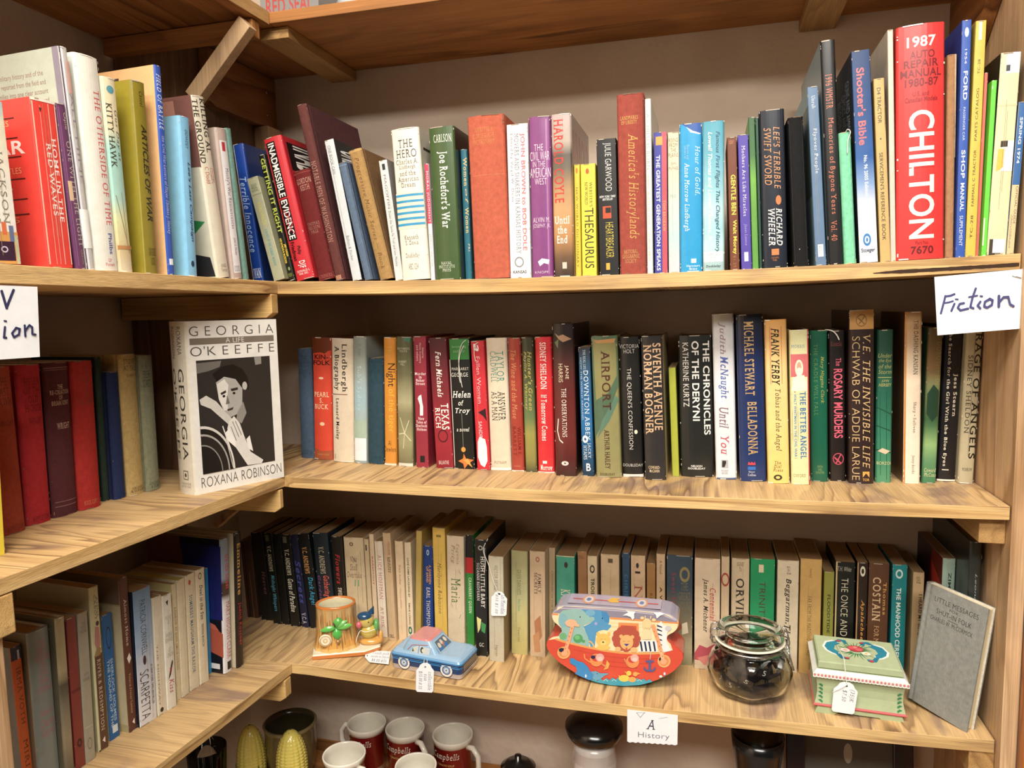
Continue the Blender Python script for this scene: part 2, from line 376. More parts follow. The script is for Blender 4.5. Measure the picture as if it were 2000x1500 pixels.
def make_book(root, w, h, d, kind, col, side=None, right=None, items=((), (), (), None), page=PAGE):
    S, Ls, Rs, G = items
    hard = kind in 'hj'
    tc = (.0024 if kind == 'h' else .0022) if hard else .0005
    tc = min(tc, w*.2)
    b = {'h': .13, 'j': .09, 'p': .03, 'f': 0.0}[kind]*w; b = min(b, .006)
    ri = min(.0022 if hard else .0008, w*.15)
    def front(x):
        q = min(1, abs(2*x/w)); return b*q*q
    n = 8
    xs = [-w/2+ri*.4]+[(-w/2+ri)+(w-2*ri)*j/n for j in range(n+1)]+[w/2-ri*.4]
    O = [(-w/2, d), (-w/2, b+.010), (-w/2+(.0009 if kind == 'h' else 0), b+.0065), (-w/2, b+.003), (-w/2, b+ri)]
    O += [(x, front(x)+(ri*.35 if j in (0, n+2) else 0)) for j, x in enumerate(xs)]
    O += [(w/2, b+ri), (w/2, b+.003), (w/2-(.0009 if kind == 'h' else 0), b+.0065), (w/2, b+.010), (w/2, d)]
    I = []
    for x, y in O:
        xi = max(-w/2+tc, min(w/2-tc, x)); I.append((xi, d if y == d else max(y+tc*.8, b+tc)))
    m = len(O); side = side or col; right = right or side
    zs = [0, h]
    if G:
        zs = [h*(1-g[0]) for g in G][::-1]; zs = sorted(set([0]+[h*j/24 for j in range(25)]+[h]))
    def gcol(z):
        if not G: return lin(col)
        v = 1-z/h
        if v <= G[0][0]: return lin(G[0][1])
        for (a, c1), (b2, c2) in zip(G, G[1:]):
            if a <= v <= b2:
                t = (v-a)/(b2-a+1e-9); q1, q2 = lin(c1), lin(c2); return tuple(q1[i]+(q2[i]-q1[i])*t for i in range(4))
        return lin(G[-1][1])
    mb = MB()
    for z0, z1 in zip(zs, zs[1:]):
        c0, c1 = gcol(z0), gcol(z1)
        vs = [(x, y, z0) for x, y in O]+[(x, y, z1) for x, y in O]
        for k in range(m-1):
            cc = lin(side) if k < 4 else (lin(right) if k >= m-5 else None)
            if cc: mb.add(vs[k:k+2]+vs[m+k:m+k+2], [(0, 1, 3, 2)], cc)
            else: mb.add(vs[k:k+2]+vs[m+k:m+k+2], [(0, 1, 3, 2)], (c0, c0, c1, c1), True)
    rim = lin(col)
    for z, fl in ((0, 0), (h, 1)):
        vs = [(x, y, z) for x, y in O]+[(x, y, z) for x, y in I]
        fs = [((k, k+m, k+m+1, k+1) if not fl else (k, k+1, k+m+1, k+m)) for k in range(m-1)]
        mb.add(vs, fs, gcol(z) if G else rim)
    vs = [(x, y, 0) for x, y in I]+[(x, y, h) for x, y in I]
    mb.add(vs, [(k, k+m, k+m+1, k+1) for k in range(m-1)], 'd8d0c0')
    for s in (0, m-1):
        a, bb = O[s], I[s]; mb.add([(*a, 0), (*bb, 0), (*bb, h), (*a, h)], [(0, 1, 2, 3) if s == 0 else (3, 2, 1, 0)], side)
    rs = random.Random(int(w*1e6)+int(h*1e5)); S = list(S)
    lum = sum(lin(col)[:3])/3
    wc = ('b8ad9c' if lum < .25 else ('efe8dc' if kind != 'p' else 'a89474')) if kind != 'h' else ('8a6a58' if lum < .3 else 'd8c4a4')
    for _ in range(rs.randint(5, 11)):      # rubbed edges
        v = rs.choice([rs.uniform(0, .05), rs.uniform(.94, 1), rs.uniform(0, 1)]); l_ = rs.uniform(.003, .016); u = rs.choice([0., .975])
        S.append(('B', '-', wc, u, u+.025, v, min(1, v+l_)))
    for v in (0, .994):
        u = rs.uniform(0, .5); S.append(('B', '-', wc, u, min(1, u+rs.uniform(.15, .6)), v, v+.005))
    if kind == 'p' and lum > .2 and w > .012:
        for _ in range(rs.randint(1, 2)):   # creased spine
            u = rs.uniform(.2, .85); S.append(('B', '-', 'a08a66' if lum > .4 else wc, u, u+.012, rs.uniform(0, .3), rs.uniform(.6, 1)))
    tmp = MB(); decor(tmp, S, lambda u, v, e: ((u-.5)*w*.985, -e, (1-v)*h))
    cutx = [x for x in xs]
    for f, c in zip(tmp.f, tmp.c):
        poly = [Vector(tmp.v[i]) for i in f]
        lo, hi = min(p.x for p in poly), max(p.x for p in poly)
        ed = [-9]+[x for x in cutx if lo < x < hi]+[9]
        for e0, e1 in zip(ed, ed[1:]):
            q = poly
            for lim, sg in ((e0, 1), (e1, -1)):
                r_ = []
                for p0, p1 in zip(q, q[1:]+q[:1]):
                    i0, i1 = sg*(p0.x-lim) >= -1e-9, sg*(p1.x-lim) >= -1e-9
                    if i0: r_.append(p0)
                    if i0 != i1: r_.append(p0+(p1-p0)*((lim-p0.x)/(p1.x-p0.x)))
                q = r_
            if len(q) > 2: mb.add([(p.x, p.y+front(p.x), p.z) for p in q], [tuple(range(len(q)))], c)
    decor(mb, Ls, lambda u, v, e: (-w/2-e, d*(1-u)+.002*u, (1-v)*h))
    decor(mb, Rs, lambda u, v, e: (w/2+e, d*u+.002*(1-u), (1-v)*h))
    mt = {'h': 'cloth', 'j': 'jacket', 'p': 'paper', 'f': 'paper'}[kind]
    mb.build('cover', M[mt], root)
    q = .003 if hard else .0004; pf = b+tc*.8+.0003
    pb = MB(); r = .0015 if hard else 0
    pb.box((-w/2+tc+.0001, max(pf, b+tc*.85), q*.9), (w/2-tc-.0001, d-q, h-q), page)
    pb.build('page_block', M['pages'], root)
ROWINFO = []
def solve(row, i, q, T_, y0=None, back=0):
    """q: base xl, xr, y (pixels) or None; T_: top xl, xr, y. Returns origin, basis, w, h"""
    tl, tr, yt = T_
    if row == 'R':
        E = Vector((1, 0, 0)); IN = Vector((0, 1, 0)); sh = lambda p: zr(i, p.x)
        P0 = Vector((0, YF[i], 0))
    else:
        E = EL; IN = -NL; sh = lambda p: zl(i, p.y); P0 = Vector((XF[i], 0, 0))
    if q is None:
        pl = P0+IN*y0; n = IN
        a = hit(tl, yt, pl, n); b = hit(tr, yt, pl, n); c = (a+b)/2; base = Vector((c.x, c.y, sh(c)))
        return base, E, IN, (b-a).dot(E), c.z-base.z, 0., (a.dot(E), b.dot(E), a.dot(E), b.dot(E))
    xl, xr, yb = q; xc = (xl+xr)/2
    if y0 is None and i > 0 :
        z = sh(on_z(xc, yb, Z[i]))
        for _ in range(4):
            p = on_z(xc, yb, z); z = sh(p)
        n = IN; pl = p+IN*back
    else:
        n = IN; pl = P0+IN*((y0 if y0 is not None else .005)+back)
    bl = hit(xl, yb, pl, n); br = hit(xr, yb, pl, n); a = hit(tl, yt, pl, n); b = hit(tr, yt, pl, n)
    return pl, E, IN, bl, br, a, b, sh
BOOKS = []
PLACED = []
def overlap(a, b):
    def cs(q):
        o, X, Y, Zv, w, h, d = q
        return [o+X*x+Y*y+Zv*z for x in (-w/2, w/2) for y in (0, d) for z in (0, h)]
    A, B = cs(a), cs(b); best = 9
    ax = [a[1], a[3], b[1], b[3], a[2]]
    for n in ax:
        pa = [p.dot(n) for p in A]; pb = [p.dot(n) for p in B]
        best = min(best, min(max(pa), max(pb))-max(min(pa), min(pb)))
    return best
def build_row(row, i, spec, group, depth0=.13):
    cur = None; entries = []
    for line in spec.strip('\n').split('\n'):
        line = line.strip()
        if not line: continue
        if line[0] == '=':
            cur = [line[1:].strip(), []]; entries.append(cur)
        else: cur[1].append(line)
    prev = None; PLACED.clear()
    for head, lines in entries:
        f = [s.strip() for s in head.split(';')]
        base = None if f[0] == '-' else tuple(map(float, f[0].split())); top = tuple(map(float, f[1].split()))
        kf = f[2].split(); kind = kf[0]; d = float(kf[1])/1000
        opt = dict(o.split('=') for o in kf[2:])
        cols = f[3].split(); label = f[4]
        y0 = float(opt['y'])/1000 if 'y' in opt else None; back = float(opt.get('b', 0))/1000
        if base is None:
            o, E, IN, w, h, lean, (bl, br, tl, tr) = solve(row, i, None, top, y0)
            c = o
            if prev is not None and 'n' not in opt:
                pm = max(prev[0], prev[0]+(prev[1]-prev[0])*min(1, h/prev[2]))
                if bl < pm+.0004: bl = pm+.0004
            br = max(br, bl+.004); w = br-bl; ce = (bl+br)/2
            o = o+E*(ce-o.dot(E)); prev = (br, br, h); depthref = o
            shz = (zr(i, o.x) if row == 'R' else zl(i, o.y)); h += o.z-shz; o.z = shz
        else:
            pl, E, IN, bl, br, a, b, sh = solve(row, i, base, top, y0, back)
            ble, bre, ae, be = bl.dot(E), br.dot(E), a.dot(E), b.dot(E)
            hc = (a.z+b.z)/2-sh(pl)
            if prev is not None and 'n' not in opt:
                g = .0004
                ble = max(ble, prev[0]+g); m_ = min(hc, prev[2]); px_ = prev[0]+(prev[1]-prev[0])*m_/prev[2]+g
                if ble+(ae-ble)*m_/hc < px_: ae = ble+(px_-ble)*hc/m_
            bre = max(bre, ble+.0035); be = max(be, ae+.0035)
            prev = (bre, be, hc)
            ce, te = (ble+bre)/2, (ae+be)/2; zt = (a.z+b.z)/2
            o = pl+E*(ce-pl.dot(E)); o.z = sh(o)
            lean = math.atan2(te-ce, zt-o.z)
            w = ((bre-ble)+(be-ae))/2*math.cos(lean)
            if w < .003: w = .003
            o.z += w/2*abs(math.sin(lean)); h = math.hypot(te-ce, zt-o.z)
        up = Vector((0, 0, 1))*math.cos(lean)+E*math.sin(lean); ex = E*math.cos(lean)-Vector((0, 0, 1))*math.sin(lean)
        # keep inside the compartment
        if row == 'R': room = D-.004-o.y
        else: room = DL-.006+(o.x+abs(min(0, o.y))*TT if o.x < 0 else 0)
        d = min(d, room)
        if row == 'R':
            ext = max(o.x+w/2, o.x+(h*up+ex*w/2).x)-(W-.0012)
            if ext > 0: o = o-Vector((ext, 0, 0))
        for _ in range(6):
            ov = max([0]+[overlap((o, ex, IN, up, w, h, d), q_) for q_ in PLACED])
            if ov < .00005: break
            if w-ov > .0045 and ov < .006: w -= ov+.0002; o = o+ex*(ov+.0002)/2
            else: o = o+E*(ov+.0002)
        if row == 'R':
            ext = max(o.x+w/2, o.x+(h*up+ex*w/2).x)-(W-.0008)
            if 0 < ext < w-.004: w -= ext; o = o-ex*ext/2
        PLACED.append((o, ex, IN, up, w, h, d)); PLACED[:] = PLACED[-4:]
        R = Matrix((ex, IN, up)).transposed()
        nmk = {'h': 'hardcover_book', 'j': 'hardcover_book', 'p': 'paperback_book', 'f': 'booklet'}[kind]
        root = thing(nmk, label, 'book', o, R, group)
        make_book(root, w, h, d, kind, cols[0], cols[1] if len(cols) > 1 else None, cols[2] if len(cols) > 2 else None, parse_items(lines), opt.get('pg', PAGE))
        BOOKS.append((root, w, h, d))
        if 'id' in opt: ROWINFO.append((opt['id'], root, w, h, d))
# ------------------------------------------------------------------ shelving and walls
def board(name, pts, z0f, z1f, mats, label, cat='shelf board', group=None, bev=.0008):
    """horizontal board: pts outline (x, y) ccw; z functions of (x, y); mats (top/bottom, front edge)"""
    mb = MB(); n = len(pts)
    vs = [(x, y, z0f(x, y)) for x, y in pts]+[(x, y, z1f(x, y)) for x, y in pts]
    o = len(mb.v); mb.add(vs, [tuple(range(n-1, -1, -1)), tuple(range(n, 2*n))], 'fff', mi=0)
    mb.add(vs, [(i, (i+1) % n, (i+1) % n+n, i+n) for i in range(n)], 'fff', mi=1)
    o = mb.build(name, mats, bevel=bev); tag(o, label, cat, group); return o
NAMES = ['upper', 'middle', 'lower']
GW = 'shelf boards of the wooden wall shelving'
XL = -DL+.012
for i in range(3):
    n = 28; mb = MB()
    x0 = -.2 if i else -.16; x1 = W-.001 if i else W-.0005
    xs = [x0+(x1-x0)*k/n for k in range(n+1)]
    vs = []
    for x in xs:
        z = zr(i, x); yf = YF[i] if x >= XF[i]+.001 else -.0002
        tt = T+(.002 if i == 0 else 0)
        # slight bow of the plank and a worn lower lip
        yf0 = YF[i]
        if x < XF[i]: yf0 = .0005
        vs += [(x, yf0, z), (x, D-.001, z), (x, D-.001, z-tt), (x, yf0, z-tt)]
    fs_top = [(4*k, 4*k+4, 4*k+5, 4*k+1) for k in range(n)]; fs_bot = [(4*k+3, 4*k+2, 4*k+6, 4*k+7) for k in range(n)]
    fs_fr = [(4*k, 4*k+3, 4*k+7, 4*k+4) for k in range(n)]+[(0, 1, 2, 3), (4*n, 4*n+3, 4*n+2, 4*n+1)]; fs_bk = [(4*k+1, 4*k+5, 4*k+6, 4*k+2) for k in range(n)]
    mb.add(vs, fs_top+fs_bot, 'fff'); mb.add(vs, fs_fr+fs_bk, 'fff', mi=1)
    o = mb.build('shelf_board', [M['ply_top_r'], M['ply_edge_x']], bevel=.0007)
    tag(o, ['long plywood shelf board under the top row of books, sagging in the middle', 'long plywood shelf board carrying the middle row of novels', 'long plywood shelf board carrying the paperbacks, boat tin and glass jar'][i], 'shelf board', GW)
    # left run
    yb = -.0006; L_ = .72; xf = XF[i]
    pts = [(-DL+.001, yb), (-DL+.001-L_*TT, -L_), (xf-L_*TT, -L_), (xf, yb)]
    tt = T+(.002 if i == 0 else 0)
    board('shelf_board', pts, lambda x, y: zl(i, y)-tt, lambda x, y: zl(i, y), [M['ply_top_l'], M['ply_edge_y']],
          ['short run plywood shelf board at the left under the war books', 'short run plywood shelf board at the left under the white biography', 'short run plywood shelf board at the left under the leaning row of paperbacks'][i], 'shelf board', GW)
def cleat(i, drop, lab):
    # a batten under the end of the left run, standing against the long shelf's front
    z1 = (Z[i]-T-.0025) if i is not None else H0-.003; x1 = (XF[i] if i is not None else 0)-.0005
    mb = MB(); ch = .009
    poly = [(-DL+.004, z1-drop), (x1-ch*1.2, z1-drop), (x1, z1-drop+ch*.8), (x1, z1), (-DL+.004, z1)]
    mb.prism(poly, -.0205, -.0035 if i != 1 else -.0115, 'fff')
    o = mb.build('wooden_batten', M['pine_x'], bevel=.001); tag(o, lab, 'batten', 'battens under the shelf ends')
cleat(0, .036, 'pine batten across the corner under the upper left shelf board')
cleat(1, .036, 'pine batten with rounded end under the middle left shelf board')
cleat(2, .036, 'pine batten with a clipped corner under the lower left shelf board')
# dark corner casing: front panel and side panel
XP = -.165
def slab(name, a, b, mat, label, cat, group=None, bev=.001, kind=None):
    mb = MB().box(a, b); o = mb.build(name, mat, bevel=bev)
    if kind: o['kind'] = kind
    else: tag(o, label, cat, group)
    return o
slab('corner_casing', (-DL+.002, .0015, .0005), (XP, .012, H0-.021), M['dark_z'], 'dark brown upright panel closing the corner above the top shelf', 'panel')
slab('corner_casing', (XP-.012, .0125, .0005), (XP, D-.001, H0-.001), M['dark_z'], 'dark brown side panel of the corner casing, running back to the wall', 'panel')
slab('corner_casing', (-DL+.002, .0015, Z[1]+.0006), (-.205, .012, -.0215), M['dark_z'], 'dark brown upright panel behind the white biography', 'panel')
slab('corner_casing', (-DL+.002, .0015, Z[2]+.0006), (-.205, .012, Z[1]-.0205), M['dark_z'], 'dark brown upright panel low in the left corner behind the paperbacks', 'panel')
mb = MB(); zt = H0-.0015   # screwed plate on the side panel
pl = [(XP+.0005, .06, zt), (XP+.0005, D-.0015, zt), (XP+.0005, D-.0015, zt-.085), (XP+.0005, D-.008, zt-.092), (XP+.0005, .075, zt-.092), (XP+.0005, .06, zt-.086)]
vs = pl+[(x+.018, y, z) for x, y, z in pl]; n = 6
mb.add(vs, [tuple(range(n-1, -1, -1)), tuple(range(n, 12)), *[(i, (i+1) % n, (i+1) % n+n, i+n) for i in range(n)]], 'fff')
o = mb.build('wooden_bracket', M['brown_y'], bevel=.001); tag(o, 'brown bracket block with rounded end, screwed under the ceiling shelf by the corner', 'bracket')
for zz in (.03, .07):
    s = MB().lathe([(0, 0), (.0032, 0), (.0032, -.0006), (.0010, -.0012)], 14, '403020'); s.xf(Matrix.Translation((XP+.0188, D-.03, H0-.0-zz)) @ Matrix.Rotation(PI/2, 4, 'Y'))
    q = s.build('screw_head', M['steel'], o)
# post seen below that plate
slab('corner_post', (XP+.0005, D-.05, .0008), (XP+.03, D-.0012, H0-.095), M['pine_z'], 'pale pine post in the corner below the bracket block', 'post')
# diagonal braces
def brace(p0, p1, wd, th, mat, label, y0):
    p0 = Vector(p0); p1 = Vector(p1); t = (p1-p0).normalized(); nrm = Vector((0, 1, 0)).cross(t)
    mb = MB(); vs = []
    for p in (p0, p1):
        for a, b in ((0, 0), (1, 0), (1, 1), (0, 1)): vs.append(p+nrm*(b*th)+Vector((0, a*wd, 0)))
    mb.add(vs, [(0, 1, 2, 3), (7, 6, 5, 4), (0, 4, 5, 1), (1, 5, 6, 2), (2, 6, 7, 3), (3, 7, 4, 0)], 'fff')
    o = mb.build('diagonal_brace', mat, bevel=.0008); tag(o, label, 'brace')
b1_ = on_y(488, 52, -.04); b2_ = on_y(382, 200, -.04)
brace((b1_.x, -.0405, b1_.z), (b2_.x, -.0405, b2_.z), .018, .024, M['pine_z'], 'diagonal wooden brace propping the ceiling shelf above the left books', 0)
brace((-.075, .0135, -.345), (-.15, .0135, -.405), .016, .012, M['pine_z'], 'short diagonal brace in shadow below the middle left shelf', 0)
# ceiling shelf (right run) with its battens
TH0 = .0165
mb = MB(); y0 = .0133
mb.box((-.002, y0, H0), (W-.004, D-.001, H0+TH0)); o = mb.build('ceiling_shelf', M['brown_x'], bevel=.0008)
tag(o, 'wide brown plank shelf overhead along the back wall, seen from below', 'shelf board')
mb = MB(); mb.box((XP+.0005, .0133, H0+.0003), (-.0025, D-.0015, H0+TH0)); o = mb.build('ceiling_shelf', M['brown_y'], bevel=.0008)
tag(o, 'short brown plank filling the overhead shelf into the left corner', 'shelf board')
mb = MB()
L_ = .6
def lsh(z0, z1, inset=0):
    return None
pts = [(-DL+.001, .0010), (-DL+.001-L_*TT, -L_), (-L_*TT, -L_), (0, .0120), (-.0025, .0128)]
board('ceiling_shelf', pts, lambda x, y: H0-.0025+.03*max(0, -y), lambda x, y: H0+TH0+.0005+.03*max(0, -y), [M['brown_y'], M['pine_y']], 'brown plank shelf overhead above the left run, its edge lit', 'shelf board')
slab('wooden_batten', (-DL+.006, -.0215, H0-.028), (-.008, -.003, H0-.0035), M['brown_x'], 'long dark brown batten under the overhead left shelf', 'batten')
def bar(x0, x1, ya, yb, th, mat, label):
    mb = MB(); z1 = H0-.0006
    vs = [(x0, ya, z1-th), (x1, ya, z1-th), (x1, yb, z1-th), (x0, yb, z1-th), (x0, ya, z1), (x1, ya, z1), (x1, yb, z1), (x0, yb, z1)]
    mb.add(vs, [(0,3,2,1),(4,5,6,7),(0,1,5,4),(1,2,6,5),(2,3,7,6),(3,0,4,7)], 'fff'); o = mb.build('wooden_batten', mat, bevel=.001); tag(o, label, 'batten')
a_ = on_y(697, 155, D); b_ = on_y(650, 165, D)
bar(b_.x, a_.x, .028, D-.002, .017, M['pine_y'], 'pale batten under the overhead shelf, running back above the tan books')
a_ = on_y(1630, 60, D); b_ = on_y(1560, 64, D)
bar(b_.x, a_.x, .028, D-.002, .018, M['pine_y'], 'pale batten under the overhead shelf, above the blue annual')
# right side board and what is beyond it
slab('side_board', (W+.0008, -.012, -1.05), (W+.0188, D-.001, .62), M['pine_z'], 'upright pine side board closing the shelving at the right', 'side board')
slab('side_board', (W+.0192, -.030, -1.05), (W+.16, -.0125, .62), M['orange_z'], 'orange varnished upright board at the far right edge', 'side board')
for i in (1, 2):
    z1 = zr(i, W)-T-.0006
    slab('wooden_batten', (W-.029, .004, z1-.034), (W+.0003, D-.003, z1), M['pine_y'], ['', 'pine batten with end grain showing under the middle shelf at the right', 'pine batten with end grain showing under the lower shelf at the right'][i], 'batten', 'battens under the shelf ends')
# gusset seen at the upper right
mb = MB(); vs = [(W-.018, .03, H0-.001), (W-.018, D-.002, H0-.001), (W-.018, D-.002, H0-.12), (W-.018, D-.05, H0-.14)]
vs2 = [(x+.018, y, z) for x, y, z in vs]
mb.add(vs+vs2, [(0, 1, 2, 3), (7, 6, 5, 4), (0, 4, 5, 1), (1, 5, 6, 2), (2, 6, 7, 3), (3, 7, 4, 0)], 'fff')
o = mb.build('wooden_bracket', M['brown_y'], bevel=.001); tag(o, 'brown triangular bracket under the overhead shelf at the right end', 'bracket')
# walls, floor, ceiling
def struct(name, a, b, mat):
    o = MB().box(a, b).build(name, mat); o['kind'] = 'structure'; return o
struct('wall_back', (-1.2, D, -1.7), (2.4, D+.06, 1.25), M['wall'])
mb = MB(); w0 = -DL
vs = []
for z in (-1.7, 1.25): vs += [(w0, D, z), (w0-(3.2)*TT*.0-.0, 0.0, z), (w0-3.0*TT, -3.0, z), (w0-3.0*TT-.06, -3.0, z), (w0-.06, D, z)]
mb.add(vs, [(0, 1, 6, 5), (1, 2, 7, 6), (2, 3, 8, 7), (3, 4, 9, 8), (4, 0, 5, 9), (0, 4, 3, 2, 1), (5, 6, 7, 8, 9)], 'fff')
o = mb.build('wall_left', M['wall']); o['kind'] = 'structure'
M['floor'] = plain('worn floor', '8a7a68', .7, 0, .2, 30, var=('7a6a5a', 3))
M['ceil'] = plain('ceiling paint', 'd8d2c8', .9)
struct('floor', (-1.2, -3.6, -1.76), (2.4, D, -1.70), M['floor'])
struct('ceiling', (-1.2, -3.6, 1.25), (2.4, D, 1.31), M['ceil'])
TL = '''
= -40 45 513; -75 3 190; p 110; efe6cf efe6cf; cream paperback with a purple block at its foot, at the top shelf's left edge
G 0:9fd0d8 .12:e8e3c4 .35:efe7d2 .6:f2eee4 1:f0ece0
V r 8a8478 30 60 30 75 SHIRLEY
V r 8a8478 62 84 30 75 JACKSON
B - e0a04c 0 100 80 100
B - e07040 60 72 74 82
B - 6878a0 78 90 76 86
B - 3a1c38 25 88 86 98
W .6 d8c8d8 52 70 89 93
B - c8c8a0 90 100 82 100
= 92 147 516; 62 104 194; p 108; e8382c e93a2e; worn red war paperback with cracked spine and black ruled lines on its cover
B - f6b8a0 4 9 2 98
B - f3907c 32 35 4 98
B - f3907c 48 51 30 98
B - f3a894 66 70 2 98
B - f8d8c0 94 98 2 98
B - f8e8d8 0 100 0 1.5
V R fbe6dc 40 86 22 72 HOME IN THE|RED WAVES
P - 3a3a30 .30,.05 .40,.055 .33,.08
lB - 4a1410 12 78 10.5 11.3
lB - 4a1410 14 80 22 22.8
lB - 4a1410 16 82 33 33.8
lB - 4a1410 18 84 46 46.8
lB - 4a1410 18 84 58 58.8
lB - 4a1410 18 84 67 67.8
lH b fbe6dc 15 88 24 32 WAR
lH s f7b27c 12 70 12 20 ADVENTURES|OF
lH s f7b27c 12 80 35 44 EIGHT|PACIFIC BATTLES
lH s f7b27c 12 60 4 9 AT THE|HEIGHT OF
lH s f7b27c 18 70 69 73 $1.25
= 147 169 519; 105 129 202; j 140; 6a3a62 5d3158; dark purple hardback with pale capitals, wedged between red and plastic-covered books
B - 8a5a84 20 28 2 98
B - d8b890 20 60 46 58
V s cfc0b0 55 85 5 15 Opie
V r cdb8b8 52 96 22 86 ONE WITH THE LIGHT
V r b09a78 60 85 88 97 GRIFFIN
= 170 187 522; 108 131 90; j 215; c9c6c2 b9c0b0; tall grey plastic-wrapped hardback with lines of small brown print on its cover
B - 5a4858 0 12 0 100
B - e8e8f4 18 34 0 100
B - e0b0a4 50 100 6 20
V n a08fa0 52 98 20 60 ALL MINE
B - f6f6f2 0 100 72 90
lH s a07f74 5 88 9 12 and here at last is the leading voice of the military history and of the
lH s a07f74 5 89 13 16 long strategy of the great war in europe who reported from the field and
lH s a07f74 5 90 17 20 gathers the letters of soldiers and their families into one clear account
lH s a07f74 5 90 21 24 of courage that will remain the standard work for many years to come and
lH s a07f74 5 91 29 32 will be read by everyone who wishes to understand how the war was won by
lH s a07f74 5 92 33 36 ordinary people a professor of modern history and politics who lives here
lB - 8a8090 96 100 0 100
= 190 234 522; 146 194 108; j 160; eeebe0 e6e6dd; thick white hardback with thin red capitals running down its spine
V r e0474a 60 88 15 78 THE OTHERSIDE OF TIME
V b 5a68a8 62 80 82 92 Philbs
H s e06a6a 40 80 94 98 GP|Putnam
= 236 262 525; 196 227 151; j 150; e2d8b4 d4dcc8; cream and teal book with a sandy seaside scene along its spine
G 0:eadfba .25:e8dcb4 .35:9fd0c4 .62:a8d2c4 .72:d8d8a0 .9:d6bd8c 1:dcd0b0
V R 4a4a3c 12 48 13 46 KITTY HAWK
V t 4a4a3c 58 86 16 42 Gus Day at
O - 5aa0b0 25 75 4 8
S .04 8a7a50 .2,.6 .5,.75 .8,.9
S .03 8a7a50 .6,.58 .7,.82
B - c08850 0 100 86 88
= 284 311 530; 258 284 159; j 160; 8b7d14 a08f1c; olive gold hardback with black capitals, taller books on either side
B - b0a040 0 8 0 100
V t 2a2208 45 70 5 13 Castel
V I 2a2208 42 84 22 72 ARTICLES OF WAR
H r 3a3010 35 90 86 96 SAVAS BEATIE|BOOKS
= 329 343 531; 303 314 128; j 168; 2f56b4 f0bd80; tall slim book with blue spine and peach cover
V t e8eef8 15 75 4 30 FIELD OF BATTLE
V t bccaf0 20 80 33 80 the Civil War Letters of Major Thomas J. Halsey
B - e8eef8 20 80 92 95
lB - 4a3c3a 20 66 4 9
lB - efe8da 74 88 84 97
lB - 8a8078 78 86 86 96
= 367 388 534; 351 371 228; j 140; 7fbfe4 8ed0f2; light blue hardback with black lettering down the spine
V I 142c54 45 78 28 78 Lee's Last Campaign
V i 3a5c80 40 66 8 20 DOWDEY
O - 142c54 35 65 90 94
= 425 453 536; 376 398 187; j 150; e4dcc6 d9d2bd; tall cream book with a brown photograph wrapping its upper cover
V R 3a342c 2 36 2 36 THE GROUND
V R 3a342c 52 92 1 30 KILLING AL
V s c86a58 20 46 38 47 C Dodd
V s c86a58 52 86 38 47 George|Yeager's
H s 9a9080 30 80 92 97 KINGS|Terrace
lB - 7a5048 0 100 0 38
lB - a87868 35 80 2 34
lP - 2f8a4c .3,.62 .95,.68 .8,.75 .2,.8
lP - 2c2c30 .05,.99 .1,.86 .3,.84 .5,.9 .7,.85 .95,.88 .98,.99
= 454 477 538; 424 441 250; j 140; c4aeA4 b8a498; pinkish grey hardback with a long white label strip on its spine
B - ecebec 18 88 8 96
B - c23040 34 64 9 15
V r 3a3c68 32 72 26 66 Mosby's War Reminiscences
V i 6a6c80 40 66 72 84 John S. Mosby
H s 8088a0 24 76 91 95 OOOO
= 478 488 539; 441 452 250; h 140; 6e9488 7da396; teal cloth book showing only a thin spine, where the two top shelves meet
'''
